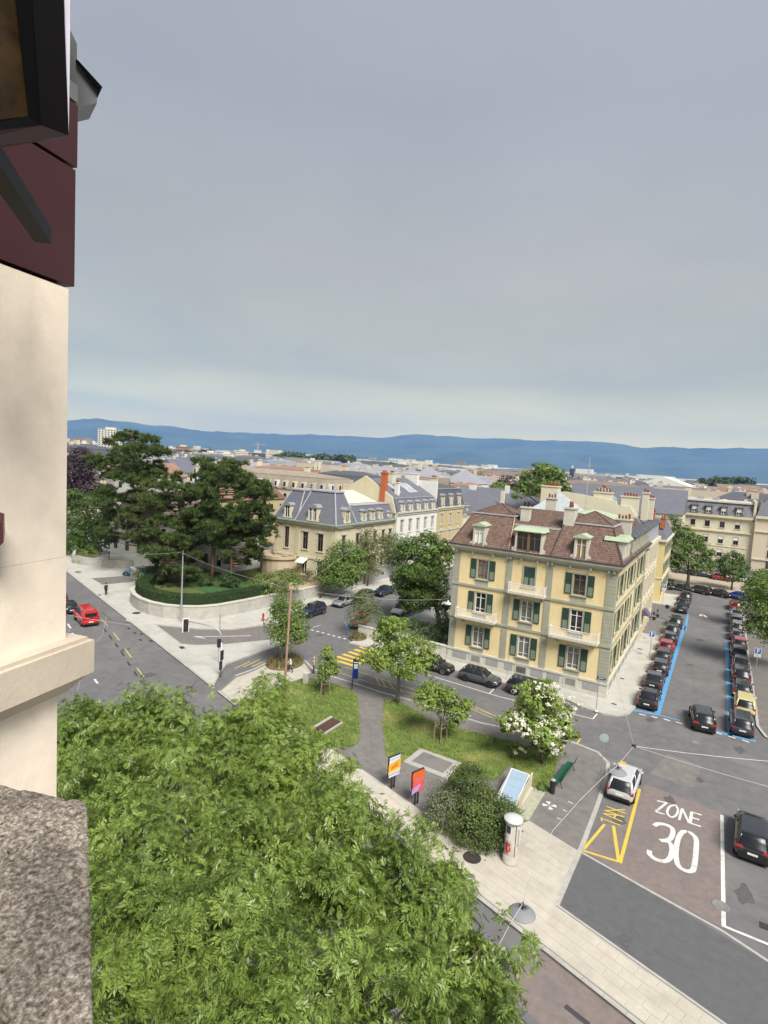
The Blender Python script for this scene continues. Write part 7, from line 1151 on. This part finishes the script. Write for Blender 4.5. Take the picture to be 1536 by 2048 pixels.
# a white hall with a low gable
p = PR(1335, 962, 430); city_house('market_hall', 'wide white low-gabled hall roof on the right skyline', p.x, p.y, 44, 60, 15, 22.4, 'gable', WHITER, WHITER, 0, 0, None, 'hall')
zone = [(-72, 45, 0, 206)]; placed = []
def free(x, y, r): return not any(a < x < b and c < y < d for a, b, c, d in zone) and all((x-q[0])**2+(y-q[1])**2 > (r+q[2])**2*.55 for q in placed)
for o in list(bpy.data.objects):
    if o.name.startswith(('town_house', 'market_hall')): placed.append((o.location.x, o.location.y, 14))
def azr(az, r): return math.sin(az)*r, math.cos(az)*r
n_near = 0
for rr in (185, 210, 235, 262, 290, 320, 352, 388, 425, 465, 510):
    k = int(math.radians(70)*rr/25)
    for i in range(k):
        az = math.radians(-64+70*(i+rc.uniform(.2, .8))/k); x, y = azr(az, rr+rc.uniform(-6, 6))
        if not free(x, y, 11): continue
        w, d = rc.uniform(14, 26), rc.uniform(11, 16); placed.append((x, y, 11)); kind = rc.choice(['mansard', 'mansard', 'gable', 'gable', 'hip']); ri = rc.choices(range(6), [6, 4, 3, 5, 3, 2])[0]; ev = rc.uniform(11.5, 15); rd_ = ev+rc.uniform(3.2, 5); det = 2 if rr < 240 else 1
        city_house('town_house', 'town house with %s %s roof in the %s roof band' % (ROOFS[ri][0], kind, 'nearer' if rr < 250 else 'middle' if rr < 370 else 'farther'), x, y, w, d, ev, min(rd_, 19.6), kind, rc.choice(WALLS), ROOFS[ri][1], rc.choice([0, 0, 0, PI2, .3]), det, 'crowded town roofs, '+ROOFS[ri][0]+' '+kind); n_near += 1
for rr in (560, 630, 710, 800, 900, 1020, 1160, 1320, 1500):
    k = int(math.radians(70)*rr/46)
    for i in range(k):
        if rc.random() < .15: continue
        az = math.radians(-64+70*(i+rc.uniform(.1, .9))/k); x, y = azr(az, rr+rc.uniform(-25, 25)); w, d = rc.uniform(22, 48), rc.uniform(14, 22); kind = rc.choice(['gable', 'hip', 'flat', 'gable']); ri = rc.choices(range(6), [5, 3, 3, 6, 3, 1])[0]; ev = rc.uniform(11, 16)
        city_house('far_block', '%s far block with %s %s roof' % ('remote' if rr > 950 else 'fairly', ROOFS[ri][0], kind), x, y, w, d, ev, ev+rc.uniform(2, 4.4), kind, rc.choice(WALLS), ROOFS[ri][1], rc.choice([0, .4, PI2]), 0, 'far town blocks, '+ROOFS[ri][0]+' '+kind, 'building')
mb = MB()
for _ in range(2600):
    r_ = rc.uniform(1600, 6500); x, y = azr(math.radians(rc.uniform(-68, 12)), r_); w, d, h = rc.uniform(20, 70), rc.uniform(15, 40), rc.uniform(7, 20)+(rc.random() < .04)*rc.uniform(6, 18); mb.box(x-w/2, x+w/2, y-d/2, y+d/2, -.6, h, rc.choices(range(4), [5, 4, 2, 2])[0])
tag(mb.build('distant_town', [WHITER, CREAM2, ROOFS[4][1], ZINC]), 'hazy mass of tiny pale buildings spread along the horizon', 'town', kind='stuff')
# landmarks on the skyline
def slab(name, label, u0, u1, vt, r, depth, m, wc=None, nx=6, nz=10, rz=None, wm=GLASS):
    a, b = PR(u0, vt, r), PR(u1, vt, r); w = (b-a).length; c = (a+b)/2; t = thing(name, label, 'building', (c.x, c.y, -.6), math.atan2(b.y-a.y, b.x-a.x)); o = link('wall', unit_box(m, 'wall'), t); h = c.z+.6; o.scale = (w, depth, h)
    q = MB(); 
    for i in range(nx):
        for j in range(nz): x = -w/2+w*(i+.28)/nx; z = h*(j+.3)/nz; q.box(x, x+w/nx*.5, -depth/2-.06, -depth/2-.01, z, z+h/nz*.5)
    tag(q.build('windows', wm, t), kind='stuff'); q = MB(); q.box(-w*.2, w*.25, -depth*.3, depth*.3, h, h+2.5); q.build('roof_plant', PST, t); return t
NUMW = ['first', 'second', 'third', 'fourth', 'fifth', 'sixth', 'seventh', 'eighth', 'ninth', 'tenth', 'eleventh', 'twelfth', 'thirteenth', 'fourteenth', 'fifteenth', 'sixteenth', 'seventeenth', 'eighteenth', 'nineteenth', 'twentieth', 'one after twentieth', 'two after twentieth', 'three after twentieth', 'four after twentieth', 'five after twentieth', 'six after twentieth', 'seven after twentieth', 'eight after twentieth', 'nine after twentieth', 'ten after twentieth', 'eleven after twentieth', 'twelve after twentieth']
def _u(o): c = RW.T @ np.array(Vector(o.location)-CAMP); return c[0]/-c[2]
for pre in ('town_house', 'far_block'):
    by = {}
    for o in COL.objects:
        if o.name.startswith(pre) and o.parent is None and 'group' in o: by.setdefault(o['label'], []).append(o)
    for lb, os_ in by.items():
        if len(os_) > 1:
            for k, o in enumerate(sorted(os_, key=_u)): o['label'] = lb+', %s from left' % (NUMW[k] if k < len(NUMW) else 'number %d' % (k+1))
slab('tower_block', 'tall white tower block with rows of dark windows beside the tallest pine', 196, 244, 859, 760, 16, PST, nx=8, nz=16); slab('apartment_slab', 'pale apartment slab left of the tower on the skyline', 158, 178, 886, 700, 14, CREAM2, nx=4, nz=8)
slab('apartment_slab', 'low white slab right of the tallest pine on the skyline', 330, 352, 896, 900, 14, CREAM2, nx=5, nz=6); slab('apartment_slab', 'rust-coloured long slab on the skyline between the pines', 352, 380, 893, 950, 14, mat('far_rust', (.28, .16, .12), .9), nx=8, nz=6); slab('apartment_slab', 'white long slab on the skyline right of the rust one', 405, 435, 905, 820, 14, WHITER, nx=9, nz=7); slab('apartment_slab', 'second white long slab on the skyline above the right pine', 438, 468, 907, 830, 14, WHITER, nx=9, nz=7); slab('apartment_slab', 'pinkish slab behind the dark glass office block', 470, 498, 902, 1000, 14, MATS['pink_cream'], nx=7, nz=8); slab('office_block', 'dark glass office block on the skyline with crane mast', 498, 531, 906, 560, 22, mat('office_dark', (.07, .085, .10), .3, .1), nx=10, nz=10, wm=mat('office_glass', (.05, .06, .075), .15)); slab('apartment_slab', 'pale slab right of the dark glass office block', 532, 540, 902, 900, 14, CREAM2, nx=3, nz=8)
slab('office_block', 'small white office block before the wood on the skyline', 614, 635, 921, 640, 18, WHITER, nx=6, nz=8, wm=mat('office_blue', (.12, .15, .2), .2)); slab('apartment_slab', 'long low white building below the wood', 695, 750, 931, 720, 14, WHITER, nx=14, nz=4); slab('apartment_slab', 'long glazed building right of the wood', 750, 790, 932, 900, 14, mat('far_grey_wall', (.38, .37, .35)), nx=14, nz=4); slab('tower_block', 'dark blue tower right of the great light green tree', 1140, 1149, 937, 500, 12, mat('office_navy', (.05, .065, .10), .3), nx=3, nz=12)
mb = MB(); p = PR(516, 884, 560); mb.tube([(p.x, p.y, 20), (p.x, p.y, p.z)], .5, 4); mb.tube([(p.x-6, p.y, p.z-2.5), (p.x+10, p.y, p.z-2.5)], .35, 4); tag(mb.build('tower_crane', mat('crane_grey', (.3, .3, .3), .6)), 'thin crane mast above the dark glass office block', 'crane')
# woods far off
def wood(label, segs, r, n, size, lm):
    lob = []
    for (u0, u1, vt, hm) in segs:
        for k in range(max(2, int((u1-u0)/9))): p = PR(u0+(u1-u0)*rc.random(), vt+rc.uniform(-1, 3), r+rc.uniform(-60, 60)); h = rc.uniform(.8, 1.1)*hm; lob.append(((p.x, p.y, p.z-h*.5), h*1.1, h*1.1, h*.6))
    Pp, Nn = cloud(lob, n, 12, up=.5); V, Fq = leaf_quads(Pp, Nn, size, .8, 0); tag(link('distant_wood', array_mesh('distant_wood', V, Fq, lm)), label, 'wood', kind='stuff')
wood('dark wood on the rise right of the dark glass office block', [(540, 700, 912, 12), (540, 600, 908, 14), (580, 690, 917, 12)], 1000, 9000, 4.5, LM['far']); wood('dark trees on the skyline between the pines', [(150, 215, 893, 9), (350, 420, 902, 10), (380, 500, 913, 8)], 850, 4200, 4, LM['far']); wood('line of trees below the hills in the middle of the skyline', [(720, 800, 927, 10), (820, 900, 942, 9), (880, 1030, 950, 9)], 900, 5000, 4.5, LM['far']); wood('dark tree line on the right skyline', [(1380, 1536, 958, 8), (1420, 1500, 957, 10)], 900, 3000, 4, LM['far']); wood('darker trees among the roofs in the middle distance', [(870, 960, 947, 7), (960, 1000, 962, 7), (270, 330, 915, 7), (200, 250, 905, 7)], 420, 3500, 2.2, LM['far'])
# hills
RID = [(-500, 850), (-200, 846), (0, 842), (135, 841), (200, 837), (250, 843), (290, 850), (350, 853), (400, 862), (500, 866), (600, 869), (700, 872), (760, 876), (800, 871), (850, 869), (900, 872), (930, 877), (980, 876), (1050, 880), (1120, 881), (1200, 884), (1250, 889), (1290, 896), (1350, 894), (1400, 896), (1450, 897), (1536, 897), (1800, 905), (2200, 915)]
us = np.linspace(-480, 2180, 260); vs2 = np.interp(us, [a for a, _ in RID], [b for _, b in RID]); rows_ = 22; V = []
for i, (u, v) in enumerate(zip(us, vs2)):
    top = PR(u, v, 13500); dirn = Vector((top.x, top.y, 0)).normalized(); hz_ = top.z+mnoise.noise(Vector((u*.02, 0, 3)))*30+mnoise.noise(Vector((u*.07, 1, 3)))*18
    for j in range(rows_+1):
        f = j/rows_; rr_ = 9000+4500*f if j <= rows_ else 0; spur = mnoise.noise(Vector((u*.012, f*1.5, 0)))*.22+mnoise.noise(Vector((u*.04, f*3, 5)))*.10
        z = -2+(hz_+2)*(f**1.35)*(1+spur*4*f*(1-f)); V.append((dirn.x*rr_, dirn.y*rr_, max(-3, min(z, hz_*(.12+.88*f)))))
    V.append((dirn.x*14000, dirn.y*14000, -3))
V = np.array(V); m_ = rows_+2; Fq = np.array([(i*m_+j, (i+1)*m_+j, (i+1)*m_+j+1, i*m_+j+1) for i in range(len(us)-1) for j in range(m_-1)]); tag(link('hills', array_mesh('hills', V, Fq, mat('wooded_hills', (.055, .085, .055), 1, .75, .0011), smooth=True)), kind='structure')
# the air
hz2 = MB(); hz2.box(-14200, 9200, -2200, 14700, -4.5, 1060); HZ = bpy.data.materials.new('haze_air'); HZ.use_nodes = True; tn = HZ.node_tree; tn.nodes.remove(tn.nodes['Principled BSDF']); pv = tn.nodes.new('ShaderNodeVolumePrincipled'); pv.inputs['Color'].default_value = (.27, .52, 1., 1); pv.inputs['Density'].default_value = 8.5e-5; pv.inputs['Anisotropy'].default_value = 0; tn.links.new(pv.outputs[0], tn.nodes['Material Output'].inputs['Volume'])
tag(hz2.build('haze', HZ), kind='stuff')
